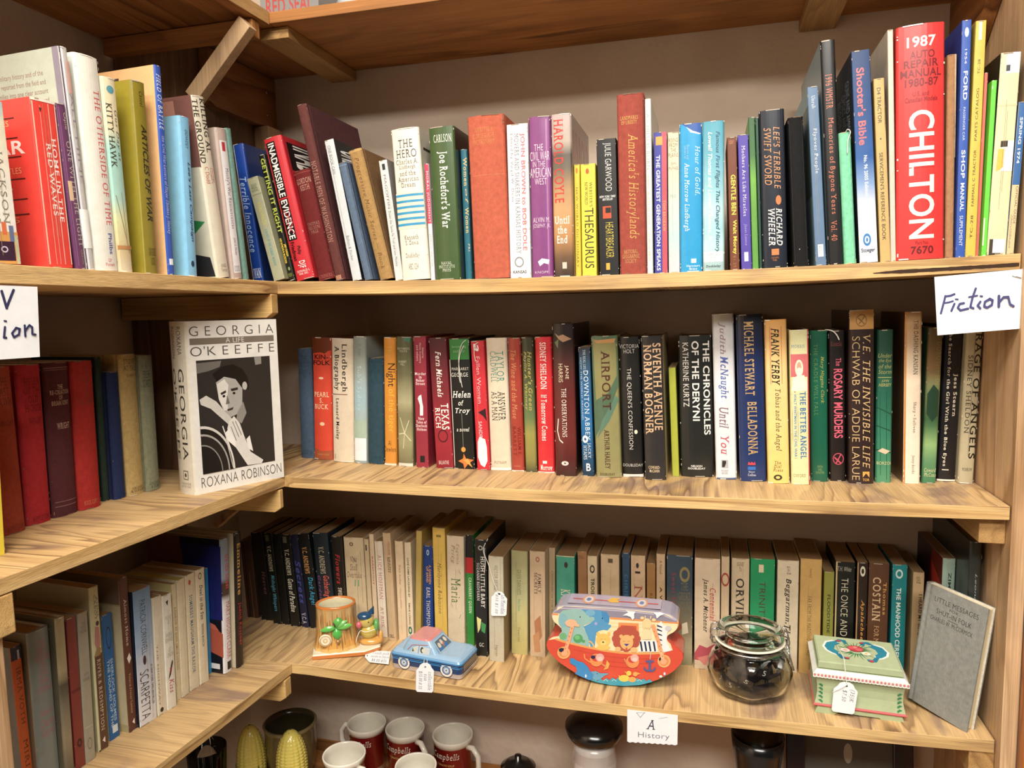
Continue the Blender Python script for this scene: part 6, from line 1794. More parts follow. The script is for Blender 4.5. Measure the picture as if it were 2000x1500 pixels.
loft(mb, rings, ['8cb0cc', '93b2cc', 'd0807c', 'd4807c', 'd8908a'])
mb.build('cabin', M['paint'], root)
def side_at(x, z):   # cabin near side surface y at height z
    t = math.asin(max(0, min(1, (z-.0295)/(ch-.0295))))/(PI/2); return .004+.006*t**.9
mb = MB()
mpS = lambda u, v, e: (u*cl, (0 if v > .56 else side_at(0, (1-v)*ch))-e-.0004, (1-v)*ch)
wh = []
for u in (.20, .80):
    for r_, c_ in ((.0115, '1a2a48'), (.0105, 'e4dcd4'), (.0072, '24406c'), (.0058, '8aa0bc'), (.0035, 'd8dce4'), (.0018, '6a7c98')):
        wh.append(('O', '-', c_, u-r_/cl, u+r_/cl, 1-(.0125+r_)/ch, 1-(.0125-r_)/ch))
wh += [('B', '-', '3a88c4', .03, .97, .60, .615), ('B', '-', '5a9cd0', .0, .98, .655, .67)]
decor(mb, wh, mpS)
mb.build('wheel_print', M['paint'], root)
mb = MB()
mpC = lambda u, v, e: (u*cl, side_at(0, (1-v)*ch)-e-.0006, (1-v)*ch)
decor(mb, [('P', '-', 'c0c8cc', [(.28, .42), (.31, .28), (.38, .20), (.56, .22), (.55, .42)]), ('P', '-', '7c98b4', [(.385, .42), (.395, .20), (.41, .20), (.40, .42)]), ('P', '-', '4a6450', [(.30, .40), (.31, .28), (.335, .38)]), ('O', '-', 'c8ccb0', .325, .36, .24, .36),
           ('O', '-', '3a4a48', .42, .47, .22, .40), ('O', '-', 'd0ccb4', .44, .49, .26, .38), ('S', .008, 'c06868', [(.24, .36), (.30, .20), (.52, .14)], 2)], mpC)
mb.build('window_print', M['paint'], root)
mb = MB()   # windscreen with figures, facing the nose
A1 = Vector((cl*.665, .010, .0305)); A2 = Vector((cl*.665, cwid-.010, .0305)); A3 = Vector((cl*.545, cwid-.015, ch-.006)); A4 = Vector((cl*.545, .015, ch-.006)); nn = (A2-A1).cross(A4-A1).normalized()
if nn.x < 0: nn = -nn
mpW = lambda u, v, e: (A4*(1-u)*(1-v)+A3*u*(1-v)+A2*u*v+A1*(1-u)*v)+nn*(e+.0022)
decor(mb, [('P', '-', 'a4c0d4', [(0, 1), (1, 1), (1, 0), (0, 0)]), ('P', '-', '62707c', [(.06, .92), (.94, .92), (.92, .1), (.08, .1)]), ('O', '-', 'd8ccb4', .14, .34, .3, .7), ('O', '-', 'dcc4b0', .38, .56, .2, .6), ('O', '-', 'c87860', .44, .62, .5, .8), ('O', '-', '3c74b4', .5, .7, .6, .92), ('O', '-', 'e0d0bc', .68, .86, .2, .6), ('B', '-', '3c74b4', .12, .34, .7, .9)], mpW)
mb.build('windscreen_print', M['paint'], root)
mb = MB()
mpN = lambda u, v, e: (cl+e+.0004, u*cwid, (1-v)*.024)
decor(mb, [('B', '-', '8a8078', .14, .86, .18, .55), ('B', '-', '4a4440', .18, .82, .26, .34), ('B', '-', '4a4440', .18, .82, .42, .5), ('B', '-', 'b8b4b0', .12, .88, .66, .76)], mpN)
mb.build('grille_print', M['paint'], root)
rt_car = root
tg, mp, o_ = card('price_tag', 'white price tag hanging from the blue tin car over the shelf edge', 'price tag', [(813, 1295), (848, 1295), (846, 1353), (812, 1351)],
     [lambda x, y: on_y(x, y, YF[2]-.003)]*4, .0005,
     [('V', 't', '6a6a7a', .70, .90, .30, .92, 'collectible'), ('V', 't', '6a6a7a', .46, .64, .38, .60, 'tin'), ('V', 't', '6a6a7a', .14, .36, .28, .90, '$15.00 # 35')], outline=tag_outline()[::1], hole=(.44, .56, .1, .16), group='price tags')
string(tg, [on_y(829, 1303, YF[2]-.0035), on_y(828, 1294, YF[2]+.004), on_y(829, 1286, c0.y-.002)], .0005)
string(tg, [on_y(830, 1303, YF[2]-.0035), on_y(834, 1294, YF[2]+.004), on_y(834, 1286, c0.y-.002)], .0005)
# ---------------------------------------------------------------- boat shaped tin
gA = gz(2, 1226, 1342); yA = gA.y
ark = lambda zx, zy: on_y(1050+zx/6.667, 1150+zy/6.667, yA)
root = thing('boat_tin', 'boat shaped toy tin printed with animals, red hull and grey roof', 'tin', gA)
outl = [(330, 228), (240, 285), (196, 322), (182, 370), (205, 430), (262, 480), (308, 530), (318, 585), (285, 618), (200, 632), (140, 668), (114, 730), (130, 800), (190, 880), (290, 975), (480, 1100), (700, 1205), (950, 1262), (1130, 1275), (1330, 1262), (1560, 1200), (1760, 1095), (1870, 985), (1902, 905), (1885, 840), (1810, 765), (1730, 715), (1695, 660), (1712, 610), (1775, 575), (1822, 530), (1840, 475), (1828, 430), (1790, 395), (1640, 325), (1000, 262)]
def smooth_poly(P, n=3):
    out = []; m_ = len(P)
    for i in range(m_):
        p0, p1, p2, p3 = [Vector((*P[(i+k) % m_], 0)) for k in (-1, 0, 1, 2)]
        for k in range(n):
            t = k/n; q = .5*((2*p1)+(p2-p0)*t+(2*p0-5*p1+4*p2-p3)*t*t+(3*p1-p0-3*p2+p3)*t**3); out.append((q.x, q.y))
    return out
o3 = smooth_poly(outl)
mb = MB(); f_ = [ark(*p)-gA for p in o3]; depth = .048
zlow = min(p.z for p in f_); 
for p in f_: p.z -= zlow-.0006
cen = sum(f_, Vector())/len(f_)
ins = lambda q, k: cen+(q-cen)*k
k = len(f_)
def acol(i):
    x, y = o3[i]; return 'a8a0b0' if y < 440 and (y < 330 or x < 260 or x > 1700) else ('e0b070' if y < 600 else ('c8402c' if y < 1150 else '3a94b8'))
rings = [[ins(p, .985) for p in f_], f_, [p+Vector((0, .004, 0)) for p in f_], [p+Vector((0, depth-.004, 0)) for p in f_], [p+Vector((0, depth, 0)) for p in f_], [ins(p, .985)+Vector((0, depth+.0015, 0)) for p in f_]]
rings[0] = [p+Vector((0, -.0015, 0)) for p in rings[0]]
for a in range(5):
    for i in range(k):
        j = (i+1) % k; mb.add([rings[a][i], rings[a][j], rings[a+1][j], rings[a+1][i]], [(0, 3, 2, 1)], acol(i), True)
def fan(mb, ring, col, flip):
    mb.add(ring, [tuple(range(len(ring)))[::(-1 if flip else 1)]], col)
fan(mb, rings[0], 'efd9a8', False); fan(mb, rings[5], 'c8a070', True)
mb.build('tin_body', M['paint'], root)
art = []
def A(col, *pts): art.append(('P', '-', col, [tuple(p) for p in pts]))
def El(col, x, y, rx, ry): art.append(('P', '-', col, [(x+rx*math.cos(a), y+ry*math.sin(a)) for a in [2*PI*j/22 for j in range(22)]]))
def Ln(col, w, *pts):
    for (x0, y0), (x1, y1) in zip(pts, pts[1:]):
        l = math.hypot(x1-x0, y1-y0) or 1; nx, ny = -(y1-y0)/l*w/2, (x1-x0)/l*w/2
        art.append(('P', '-', col, [(x0+nx, y0+ny), (x1+nx, y1+ny), (x1-nx, y1-ny), (x0-nx, y0-ny)]))
cut = lambda lo, hi: [p for p in o3 if lo <= p[1] <= hi]
A('8c8698', (345, 236), (250, 292), (205, 322), (600, 350), (1000, 382), (1400, 410), (1815, 448), (1815, 430), (1780, 402), (1635, 335), (1000, 272))
Ln('b8b0c4', 14, (300, 262), (700, 268), (1200, 305), (1640, 352), (1800, 420))
A('e08c48', (195, 325), (275, 332), (270, 350), (190, 348)); A('e08c48', (945, 375), (1835, 445), (1838, 465), (945, 402))
for yy in (450, 500, 560, 620, 700): Ln('dcc288', 4, (940, yy), (1360, yy+12))
# elephants
A('8fb8b0', (285, 330), (330, 290), (440, 272), (560, 272), (620, 300), (650, 350), (700, 380), (740, 380), (750, 410), (690, 450), (610, 480), (600, 520), (650, 600), (680, 700), (670, 760), (470, 735), (360, 705), (300, 690), (280, 610), (320, 560), (300, 480), (278, 400))
A('4f97c4', (575, 275), (700, 280), (830, 292), (900, 320), (940, 370), (935, 440), (920, 470), (960, 480), (960, 500), (910, 550), (860, 540), (790, 560), (760, 620), (745, 770), (690, 760), (660, 640), (600, 500), (690, 455), (745, 410), (735, 375), (680, 375), (640, 330))
El('6fa8c8', 690, 320, 62, 42); El('7fb0b8', 335, 420, 62, 90); A('3c88bc', (830, 300), (905, 310), (940, 380), (925, 450), (880, 440), (845, 380)); El('142028', 556, 374, 7, 9); El('142028', 846, 392, 7, 9); El('a8a0d0', 762, 460, 18, 20)
# tortoises
El('4c9c60', 530, 655, 62, 58); El('6cb878', 518, 640, 34, 30); El('4c9c60', 600, 690, 22, 20); El('6cac74', 335, 625, 46, 46)
# hull
hull = [(240, 660), (330, 690), (470, 725), (640, 765), (860, 810), (1080, 838), (1300, 850), (1500, 848), (1660, 835), (1760, 805), (1730, 720), (1810, 768), (1882, 845), (1896, 905), (1866, 980), (1755, 1090), (1555, 1194), (1330, 1256), (1130, 1268), (950, 1256), (700, 1198), (482, 1094), (292, 968), (195, 876), (134, 798), (120, 732), (144, 674)]
A('d3452e', *hull[::-1]); Ln('e49a50', 26, *hull[:9])
for q in (0, 1, 2): Ln('b83a28', 5, *[(x+30*0, y+70+60*q) for x, y in hull[2+q:9-q]])
# cub
Ln('e2b45c', 18, (740, 770), (720, 720), (690, 690), (665, 690)); El('e6bc58', 858, 672, 94, 84); El('e6bc58', 788, 592, 22, 24); El('e6bc58', 930, 590, 22, 24); El('e6bc58', 858, 770, 90, 36); El('f0cc74', 858, 708, 42, 32); El('3a3020', 856, 700, 14, 9); Ln('a87830', 4, (820, 662), (844, 662)); Ln('a87830', 4, (872, 662), (896, 662))
# door and lion
A('e08c48', (1055, 445), (1315, 455), (1320, 580), (1055, 560)); A('c8503a', (1085, 480), (1290, 490), (1290, 580), (1085, 560))
for j in range(12): a = 2*PI*j/12; El('b4503c', 1156+130*math.cos(a), 655+118*math.sin(a), 58, 54)
El('b4503c', 1156, 655, 140, 130); El('e2ac68', 1162, 700, 86, 96); El('e2ac68', 1090, 624, 24, 24); El('e2ac68', 1236, 632, 24, 24); A('2c3c8c', (1125, 722), (1195, 722), (1160, 754)); A('c84a38', (1140, 772), (1178, 772), (1160, 800)); El('e6b474', 1048, 790, 38, 32); El('e6b474', 1256, 800, 46, 34); Ln('7a4a28', 4, (1115, 690), (1140, 688)); Ln('7a4a28', 4, (1175, 690), (1200, 688))
# zebras
A('e8e6e4', (1345, 670), (1560, 680), (1560, 825), (1310, 822)); A('e8e6e4', (1565, 470), (1610, 425), (1640, 480), (1720, 490), (1735, 530), (1690, 570), (1680, 690), (1740, 810), (1640, 830), (1560, 600))
for x in (1330, 1385, 1440, 1500): A('22284c', (x, 690), (x+24, 690), (x+44, 815), (x+22, 820))
for y in (470, 520, 575, 640, 700): A('22284c', (1555, y), (1620, y+28), (1625, y+44), (1560, y+26))
El('c8c4c8', 1700, 520, 42, 34)
# giraffes
El('e6c890', 1425, 465, 62, 76); El('e6c890', 1365, 385, 26, 20); El('e6c890', 1515, 410, 26, 20); Ln('e6c890', 12, (1405, 400), (1402, 355)); Ln('e6c890', 12, (1470, 400), (1478, 358)); A('e6d0a0', (1370, 530), (1480, 540), (1480, 660), (1350, 670)); Ln('a87850', 4, (1395, 510), (1425, 524), (1455, 512))
Ln('e69a68', 48, (1500, 470), (1560, 640), (1640, 930)); El('e6a860', 1648, 945, 84, 84); El('d88850', 1648, 945, 62, 62); El('24283c', 1620, 920, 40, 34); Ln('eeb084', 44, (1600, 800), (1640, 940)); El('e8a478', 1640, 950, 42, 36)
for t in range(6): El('c86c3c', 1520+t*22, 560+t*64, 7, 10)
El('e6a860', 345, 835, 84, 80); El('d88850', 345, 835, 62, 58); El('24283c', 318, 800, 38, 28); Ln('e8a478', 46, (460, 490), (420, 640), (360, 830)); El('e8b088', 440, 450, 76, 50); A('e8b088', (490, 430), (548, 475), (545, 500), (480, 490)); El('e8a478', 355, 845, 40, 34)
for t in range(6): El('c86c3c', 450-t*17, 520+t*52, 7, 10)
# monkeys, anchor, dolphins, ducks, waves, birds
for x, y in ((770, 930), (1240, 950)): El('e08c48', x, y, 86, 84); El('c84030', x-6, y-24, 52, 42)
El('22284c', 726, 892, 30, 24); Ln('e08c48', 16, (690, 960), (620, 910), (612, 850)); El('dca8a0', 815, 896, 56, 52); El('dca8a0', 1266, 904, 54, 50); El('e8c0b4', 818, 915, 36, 28); El('e8c0b4', 1268, 922, 34, 27); A('e8a848', (905, 930), (942, 980), (920, 1040), (862, 1058), (890, 1010)); Ln('d88050', 24, (830, 970), (900, 1020)); Ln('d88050', 20, (1180, 1000), (1130, 910))
Ln('505c94', 30, (1462, 930), (1462, 1060)); Ln('505c94', 24, (1410, 945), (1515, 945)); Ln('505c94', 24, (1385, 1030), (1420, 1068), (1510, 1068), (1535, 1028)); Ln('c8c0b8', 8, (1478, 830), (1466, 920))
A('2a88c8', (425, 905), (470, 905), (520, 940), (600, 960), (660, 1020), (690, 1080), (740, 1120), (730, 1170), (680, 1190), (560, 1140), (490, 1105), (520, 1060), (500, 1010), (430, 970)); El('f0f4f8', 632, 1135, 10, 20)
A('5c9cbc', (695, 1080), (760, 1070), (820, 1100), (920, 1100), (920, 1115), (870, 1135), (820, 1180), (740, 1200), (720, 1160), (735, 1120)); El('142028', 782, 1105, 6, 6)
wv = [(690, 1190)]
for j in range(19): wv += [(740+j*40, 1165+(12 if j % 2 else -18)+abs(j-9)*3)]
wv += [(1500, 1212), (1330, 1254), (1130, 1266), (950, 1254), (780, 1220)]
A('2f9cb4', *wv)
for j in range(5): Ln('9cd4d8', 8, (860+j*110, 1200), (890+j*110, 1180), (920+j*110, 1205))
El('ecc444', 1130, 1165, 70, 44); El('ecc444', 1190, 1100, 34, 32); A('ecc444', (1058, 1120), (1090, 1150), (1070, 1180)); A('e8943c', (1130, 1065), (1170, 1090), (1150, 1100)); El('e6a048', 1235, 1180, 52, 34); El('e6a048', 1275, 1110, 30, 30); A('e6a048', (1295, 1085), (1345, 1105), (1300, 1120))
A('e8ecf2', (1110, 350), (1180, 310), (1150, 285), (1280, 300), (1260, 330), (1262, 380), (1240, 412), (1215, 370), (1160, 350)); A('e8ecf2', (1505, 310), (1600, 305), (1660, 330), (1600, 350), (1555, 390), (1540, 340)); El('c8dce8', 1605, 1140, 20, 16); El('c8dce8', 1655, 1105, 14, 20)
mb = MB()
def mpk(u, v, e):
    p = ark(u, v)-gA; p.z -= zlow-.0006; return p+Vector((0, -.0016-e*.35, 0))
decor(mb, art, mpk); mb.build('animal_print', M['paint'], root)
# roof top print
top = []
mb = MB()
def mroof(u, w_, e):   # along the roof (u in crop px) and back (0..1)
    zz = 228+(u-330)*(325-228)/(1640-330)+(-3 if 400 < u < 1600 else 0)
    p = ark(u, zz-4)-gA; p.z -= zlow-.0006; return p+Vector((0, .004+w_*(depth-.008), .0022+e*.4))
decor(mb, [('P', '-', 'b4a8bc', [(380, .02), (1600, .02), (1600, .98), (380, .98)]), ('P', '-', 'c85c5c', [(430, .42), (1560, .42), (1560, .52), (430, .52)])], mroof)
for u in (640, 1340):
    for r_, c_ in ((80, 'e0a070'), (58, 'd8d4e0'), (30, '6a84a8')):
        decor(mb, [('P', '-', c_, [(u+r_*math.cos(a), .47+r_/190*math.sin(a)) for a in [2*PI*j/18 for j in range(18)]])], lambda a, b, e: Vector(mroof(a, b, e))+Vector((0, 0, .0001+(80-r_)*.000004)))
decor(mb, [('P', '-', 'e8b43c', [(880, .5), (930, .3), (1050, .35), (1010, .6), (1060, .75), (940, .8)])], lambda a, b, e: Vector(mroof(a, b, e))+Vector((0, 0, .0002)))
mb.build('roof_print', M['paint'], root)
# ---------------------------------------------------------------- clip top glass jar
gJ = gz(2, 1466, 1376); jr = .0585; jc = Vector((gJ.x, gJ.y+jr*.74, 0)); jc.z = zr(2, jc.x)+.0005
glass, nt, b, L = nm('clear glass'); b.inputs['Base Color'].default_value = (.96, .98, .96, 1); b.inputs['Roughness'].default_value = .02; b.inputs['Transmission Weight'].default_value = 1; b.inputs['IOR'].default_value = 1.46
M['glass'] = glass
root = thing('glass_jar', 'squat clip top glass jar filled with black pieces, on the lower shelf', 'jar', jc)
topz = on_y(1466, 1222, jc.y).z-jc.z; JH = max(.09, min(.13, topz)); nr = jr*.80
k_ = JH/.105
def sq(a, j):   # rounded eight sided belly
    return 1+.025*math.cos(8*a) if 1 <= j <= 7 else 1
mb = MB()
outer = [(.0005, 0), (jr*.62, 0), (jr*.80, .003*k_), (jr*.97, .018*k_), (jr*1.02, .034*k_), (jr*.99, .048*k_), (jr*.90, .060*k_), (nr*.99, .068*k_), (nr*.96, .072*k_), (nr*1.01, .075*k_), (nr*1.01, .078*k_), (nr*.95, .080*k_), (nr*.95, .083*k_)]
inner = [(nr*.90, .083*k_), (nr*.90, .070*k_), (jr*.85, .060*k_), (jr*.95, .047*k_), (jr*.98, .034*k_), (jr*.93, .019*k_), (jr*.76, .0065*k_), (jr*.58, .004*k_), (.0005, .004*k_)]
prof = outer+inner
mb.lathe(prof, 64, 'fff', fn=lambda a, j: sq(a, j) if j < 13 else (1+.02*math.cos(8*a) if 15 <= j <= 19 else 1))
mb.build('jar_body', M['glass'], root)
mb = MB(); z0 = .0845*k_
lid = [(.0005, z0+.010), (nr*.70, z0+.0095), (nr*.80, z0+.0165), (nr*.88, z0+.0185), (nr*.97, z0+.0175), (nr*1.02, z0+.012), (nr*1.03, z0+.004), (nr*.98, z0+.001), (nr*.88, z0+.0005), (nr*.84, z0-.004), (nr*.74, z0-.004), (nr*.70, z0+.0035), (.0005, z0+.0045)]
mb.lathe(lid[::-1], 64, 'fff'); mb.build('jar_lid', M['glass'], root)
mb = MB(); seal = [(nr*.92+.0022*math.cos(a)+.002, z0-.0007+.0016*math.sin(a)) for a in [2*PI*j/10 for j in range(10)]]
mb.lathe([(nr*.93, z0-.0012), (nr*1.06, z0-.0012), (nr*1.075, z0-.0002), (nr*1.06, z0+.0008), (nr*.93, z0+.0008)], 64, 'e4dcc8', close=True); mb.build('rubber_seal', M['matte'], root)
ringw = lambda r_, z, y_=1: [(r_*math.cos(a), r_*math.sin(a)*y_, z) for a in [2*PI*j/48 for j in range(48)]]
mb = MB(); mb.tube(ringw(nr*1.015, .0765*k_), .0013, 'fff', 8, closed=True)
mb.tube([(nr*1.0, -.012, .0765*k_), (nr*1.12, -.012, .074*k_), (nr*1.16, -.010, .088*k_), (nr*1.10, -.010, z0+.014), (nr*.99, -.009, z0+.017)], .0012, 'fff')
mb.tube([(nr*1.0, .012, .0765*k_), (nr*1.12, .012, .074*k_), (nr*1.16, .010, .088*k_), (nr*1.10, .010, z0+.014), (nr*.99, .009, z0+.017)], .0012, 'fff')
mb.tube([(nr*1.12, -.012, .074*k_), (nr*1.2, -.010, .060*k_), (nr*1.3, -.006, .042*k_), (nr*1.32, 0, .040*k_), (nr*1.3, .006, .042*k_), (nr*1.2, .010, .060*k_), (nr*1.12, .012, .074*k_)], .0013, 'fff')
mb.build('clip_wire', M['steel'], root)
mb = MB(); 
mb.tube([(-nr*.98, -.010, .0765*k_), (-nr*1.14, -.010, .0765*k_), (-nr*1.2, -.010, .084*k_), (-nr*1.17, -.010, z0+.012), (-nr*.98, -.010, z0+.0165)], .0012, 'fff')
mb.tube([(-nr*.98, .010, .0765*k_), (-nr*1.14, .010, .0765*k_), (-nr*1.2, .010, .084*k_), (-nr*1.17, .010, z0+.012), (-nr*.98, .010, z0+.0165)], .0012, 'fff')
mb.tube([(-nr*1.14, -.010, .0765*k_), (-nr*1.14, .010, .0765*k_)], .0012, 'fff'); mb.build('hinge_wire', M['steel'], root)
M['blackp'] = plain('black tile', '241c20', .3)
random.seed(11); pc = 0; tiles = []
digits = {5: '3', 9: '4', 14: '1', 18: '0', 22: '2', 27: '7'}
lay = []
for lz in range(4):
    for q in range(14):
        a = q*2*PI/14+lz*.5; rr_ = jr*(.76 if lz else .60)*(1 if q % 3 else .66)
        lay.append((rr_*math.cos(a), rr_*math.sin(a), .011+.0135*lz))
    lay.append((0, 0, .012+.0135*lz))
for t, (x, y, z) in enumerate(lay):
    mb = MB(); sx_ = .0092; mb.box((-sx_, -.0028, -sx_*.62), (sx_, .0028, sx_*.62), '241c20')
    an = math.atan2(y, x)
    if t in digits or (y < 0 and t % 5 == 3): decor(mb, [('H', 's', 'd8d4cc', .36, .64, .18, .82, digits.get(t, '5'))], lambda u, v, e: ((u-.5)*2*sx_, -.0028-e, (.5-v)*2*sx_*.62))
    mt = Matrix.Translation((x, y, z*k_)) @ Matrix.Rotation(an+PI/2+random.uniform(-.3, .3), 4, 'Z') @ Matrix.Rotation(random.uniform(-.35, .35), 4, 'X') @ Matrix.Rotation(random.uniform(-.7, .7), 4, 'Y')
    mb.xf(mt)
    tiles.append(mb)
pile = thing('game_pieces', 'heap of small black numbered pieces inside the clip top jar', 'game pieces', jc)
pile['kind'] = 'stuff'
al = MB()
for q in tiles: al.v, al.f, al.c, al.sm, al.mi = al.v+q.v, al.f+[[i+len(al.v) for i in f] for f in q.f], al.c+q.c, al.sm+q.sm, al.mi+q.mi
bpy.data.objects.remove(pile); al.xf(Matrix.Translation(jc))
pile = al.build('game_pieces', M['paint']); tag(pile, 'heap of small black numbered pieces inside the clip top jar', 'game pieces', None, 'stuff')
# ---------------------------------------------------------------- painted box
b0 = gz(2, 1591, 1391); b1 = gz(2, 1768, 1411); ex = b1-b0; ex.z = 0; bwid = ex.length; ex.normalize(); ey = Vector((-ex.y, ex.x, 0)); bd = .095
root = thing('trinket_box', 'sage green painted wooden box with flowers on its lid and a scalloped white trim', 'box', b0, Matrix((ex, ey, Vector((0, 0, 1)))).transposed())
hT = on_y(1597, 1285, b0.y).z-b0.z
q_ = hT/.092
G1 = 'a6b28a'
def ringb(ins, z): return [(ins, ins, z), (bwid-ins, ins, z), (bwid-ins, bd-ins, z), (ins, bd-ins, z)]
mb = MB()
rb = [ringb(-.0005, .016*q_), ringb(.0012, .024*q_), ringb(.0028, .034*q_), ringb(.0028, .046*q_), ringb(.0015, .056*q_), ringb(-.001, .062*q_)]
loft(mb, rb, [G1]*6, smooth=False)
lf = []
for sx_, u0 in ((1, .035), (-1, .965)):
    for j in range(5):
        v = .30+j*.14; lf.append(('P', '-', '2c7a48', [(u0+sx_*.0, v), (u0+sx_*.03, v-.03), (u0+sx_*.055, v+.03), (u0+sx_*.05, v+.09), (u0+sx_*.03, v+.05)]))
decor(mb, lf, lambda u, v, e: (u*bwid, -.0002+.0030*math.sin(PI*min(1, max(0, v)))-e-.0008, (.062-.046*v)*q_))
mb.build('box_body', M['matte'], root)
mb = MB(); loft(mb, [ringb(-.0012, .0125*q_), ringb(-.0020, .0145*q_), ringb(-.0012, .0165*q_), ringb(.0015, .0172*q_)], ['c04a50', 'd8646a', 'c04a50', 'c04a50'], smooth=False)
mb.build('red_moulding', M['paint'], root)
mb = MB()
ft = [(0, .0004), (bwid*.22, .0004), (bwid*.27, .005*q_), (bwid*.72, .005*q_), (bwid*.77, .0004), (bwid, .0004), (bwid-.004, .0125*q_), (.004, .0125*q_)]
mb.prism(ft, 0, .006, G1); mb.prism(ft, bd-.006, bd, G1)
fs_ = [(0.006, .0004), (bd*.22, .0004), (bd*.3, .005*q_), (bd*.7, .005*q_), (bd*.78, .0004), (bd-.006, .0004), (bd-.006, .0125*q_), (.006, .0125*q_)]
for x0 in (.001, bwid-.007):
    n_ = len(fs_); vs = [(x0, y, z) for y, z in fs_]+[(x0+.006, y, z) for y, z in fs_]
    mb.add(vs, [tuple(range(n_)), tuple(range(2*n_-1, n_-1, -1))]+[(i, i+n_, (i+1) % n_+n_, (i+1) % n_) for i in range(n_)], G1)
mb.build('bracket_feet', M['matte'], root)
mb = MB(); loft(mb, [ringb(0, .0622*q_), ringb(-.0035, .0665*q_), ringb(.002, .0735*q_)], ['e4e4dc', 'e4e4dc', G1], smooth=False)
sc = []
for j in range(26):
    u = (j+.5)/26
    sc.append(('O', '-', 'e4e4dc', u-.019, u+.019, .86, 1.16))
mpf = lambda u, v, e: (-.0035+u*(bwid+.007), -.0036-e, (.0705-.0075*v)*q_)
for j in range(26): sc.append(('P', '-', 'd07880', [((j+.5)/26+.013*math.cos(a), .52+.26*math.sin(a)) for a in [-2*PI*t/10 for t in range(10)]]))
mb.add([(-.0035, -.0035, .0668*q_), (bwid+.0035, -.0035, .0668*q_), (bwid+.0035, -.0035, .0632*q_), (-.0035, -.0035, .0632*q_)], [(0, 3, 2, 1)], 'e4e4dc')
decor(mb, [('B', '-', 'e4e4dc', 0, 1, .15, 1)]+sc, mpf)
mb.build('scalloped_trim', M['matte'], root)
mb = MB(); loft(mb, [ringb(.005, .074*q_), ringb(.0035, .075*q_), ringb(.0035, .084*q_), ringb(.0055, .0855*q_)], ['8a9670', G1, G1, 'b4c096'], smooth=False)
mpl = lambda u, v, e: (.0055+u*(bwid-.011), bd-.0055-v*(bd-.011), .0855*q_+e)
fl = []
def FP(col, pts): fl.append(('P', '-', col, pts))
for s_, cx_ in ((1, .20), (-1, .80)):
    X = lambda du: cx_+s_*du
    sg_ = lambda P: P if s_ == 1 else P[::-1]
    FP('e6ece4', sg_([(X(-.13), .42), (X(-.10), .58), (X(-.03), .68), (X(.06), .74), (X(.08), .60), (X(.02), .50), (X(.03), .36), (X(.10), .22), (X(.02), .14), (X(-.08), .22)]))
    FP('2088a0', sg_([(X(-.10), .42), (X(-.07), .56), (X(-.01), .65), (X(.06), .70), (X(.07), .58), (X(.02), .50), (X(.04), .36), (X(.12), .26), (X(.04), .18), (X(-.06), .26)]))
    FP('1c7c98', sg_([(X(.02), .24), (X(.10), .08), (X(.20), .10), (X(.22), .24), (X(.17), .26), (X(.15), .16), (X(.09), .20)])); FP('1c7c98', sg_([(X(.02), .66), (X(.08), .84), (X(.18), .84), (X(.19), .76), (X(.12), .76), (X(.08), .66)]))
for j in range(26):
    a = j*2*PI/26; r0, r1 = .08, .19+.04*(j % 3)
    px_, py_ = .5+r0*math.cos(a), .48+r0*1.5*math.sin(a); qx, qy = .5+r1*math.cos(a+.1), .48+r1*1.35*math.sin(a+.1); nx, ny = -math.sin(a)*.010, math.cos(a)*.02
    FP(['2c7048', '3c8858', '5a9868'][j % 3], [(px_-nx, py_-ny), (qx, qy), (px_+nx, py_+ny)])
for (x, y, r_, c_) in [(.5, .42, .105, 'c03c44'), (.46, .40, .05, 'd8585c'), (.54, .45, .045, 'dc6468'), (.5, .37, .03, 'e88c84'), (.36, .52, .065, 'e8d8c8'), (.36, .52, .03, 'dca8a0'), (.62, .58, .06, 'ece4cc'), (.62, .58, .02, 'd8b04c'), (.30, .18, .028, 'c84450'), (.60, .17, .028, 'c84450'), (.36, .82, .03, 'c84450'), (.66, .84, .03, 'c84450')]:
    fl.append(('O', '-', c_, x-r_, x+r_, y-r_*1.1, y+r_*1.1))
decor(mb, fl, mpl)
mb.build('box_lid', M['matte'], root)
lidp = root.matrix_basis @ Vector(mpl(.26, .34, .001))
yb_ = b0.y-.009
tg, mp, o_ = card('price_tag', 'white price tag hanging in front of the green painted box', 'price tag', [(1630, 1329), (1678, 1336), (1668, 1396), (1624, 1389)], [lambda x, y: on_y(x, y, yb_)]*4, .0005,
     [('V', 't', '5a5a6a', .66, .88, .22, .62, '(35)K'), ('V', 't', '5a5a6a', .36, .56, .26, .62, '$7.50')], outline=tag_outline(), hole=(.46, .56, .09, .15), group='price tags')
string(tg, [lidp, on_y(1647, 1283, yb_+.012), on_y(1650, 1300, yb_+.002), on_y(1652, 1322, yb_-.0005), on_y(1654, 1338, yb_-.0012)], .0005)
string(tg, [on_y(1654, 1338, yb_-.0012), on_y(1640, 1345, yb_-.0018), on_y(1626, 1352, yb_-.0004)], .0005)
# tag tied to the forward grey paperback
hb = [b for b in BOOKS if 'standing forward with a tied price tag' in b[0]['label']][0][0]
yv = hb.matrix_basis.translation.y-.004
tg, mp, o_ = card('price_tag', 'white price tag hanging on the grey paperback standing forward', 'price tag', [(960, 1153), (991, 1158), (989, 1203), (959, 1203)], [lambda x, y: on_y(x, y, yv)]*4, .0005,
     [('V', 't', '4a5a8a', .62, .90, .12, .92, 'Les Miserables'), ('V', 't', '6a6a7a', .24, .44, .12, .90, '#35 $1.00')], outline=tag_outline(), hole=(.42, .58, .06, .13), group='price tags')
string(tg, [on_y(973, 1159, yv-.001), on_y(962, 1130, yv-.0015), on_y(955, 1105, yv-.001), on_y(946, 1080, yv+.012), on_y(950, 1060, yv+.02)], .0005)
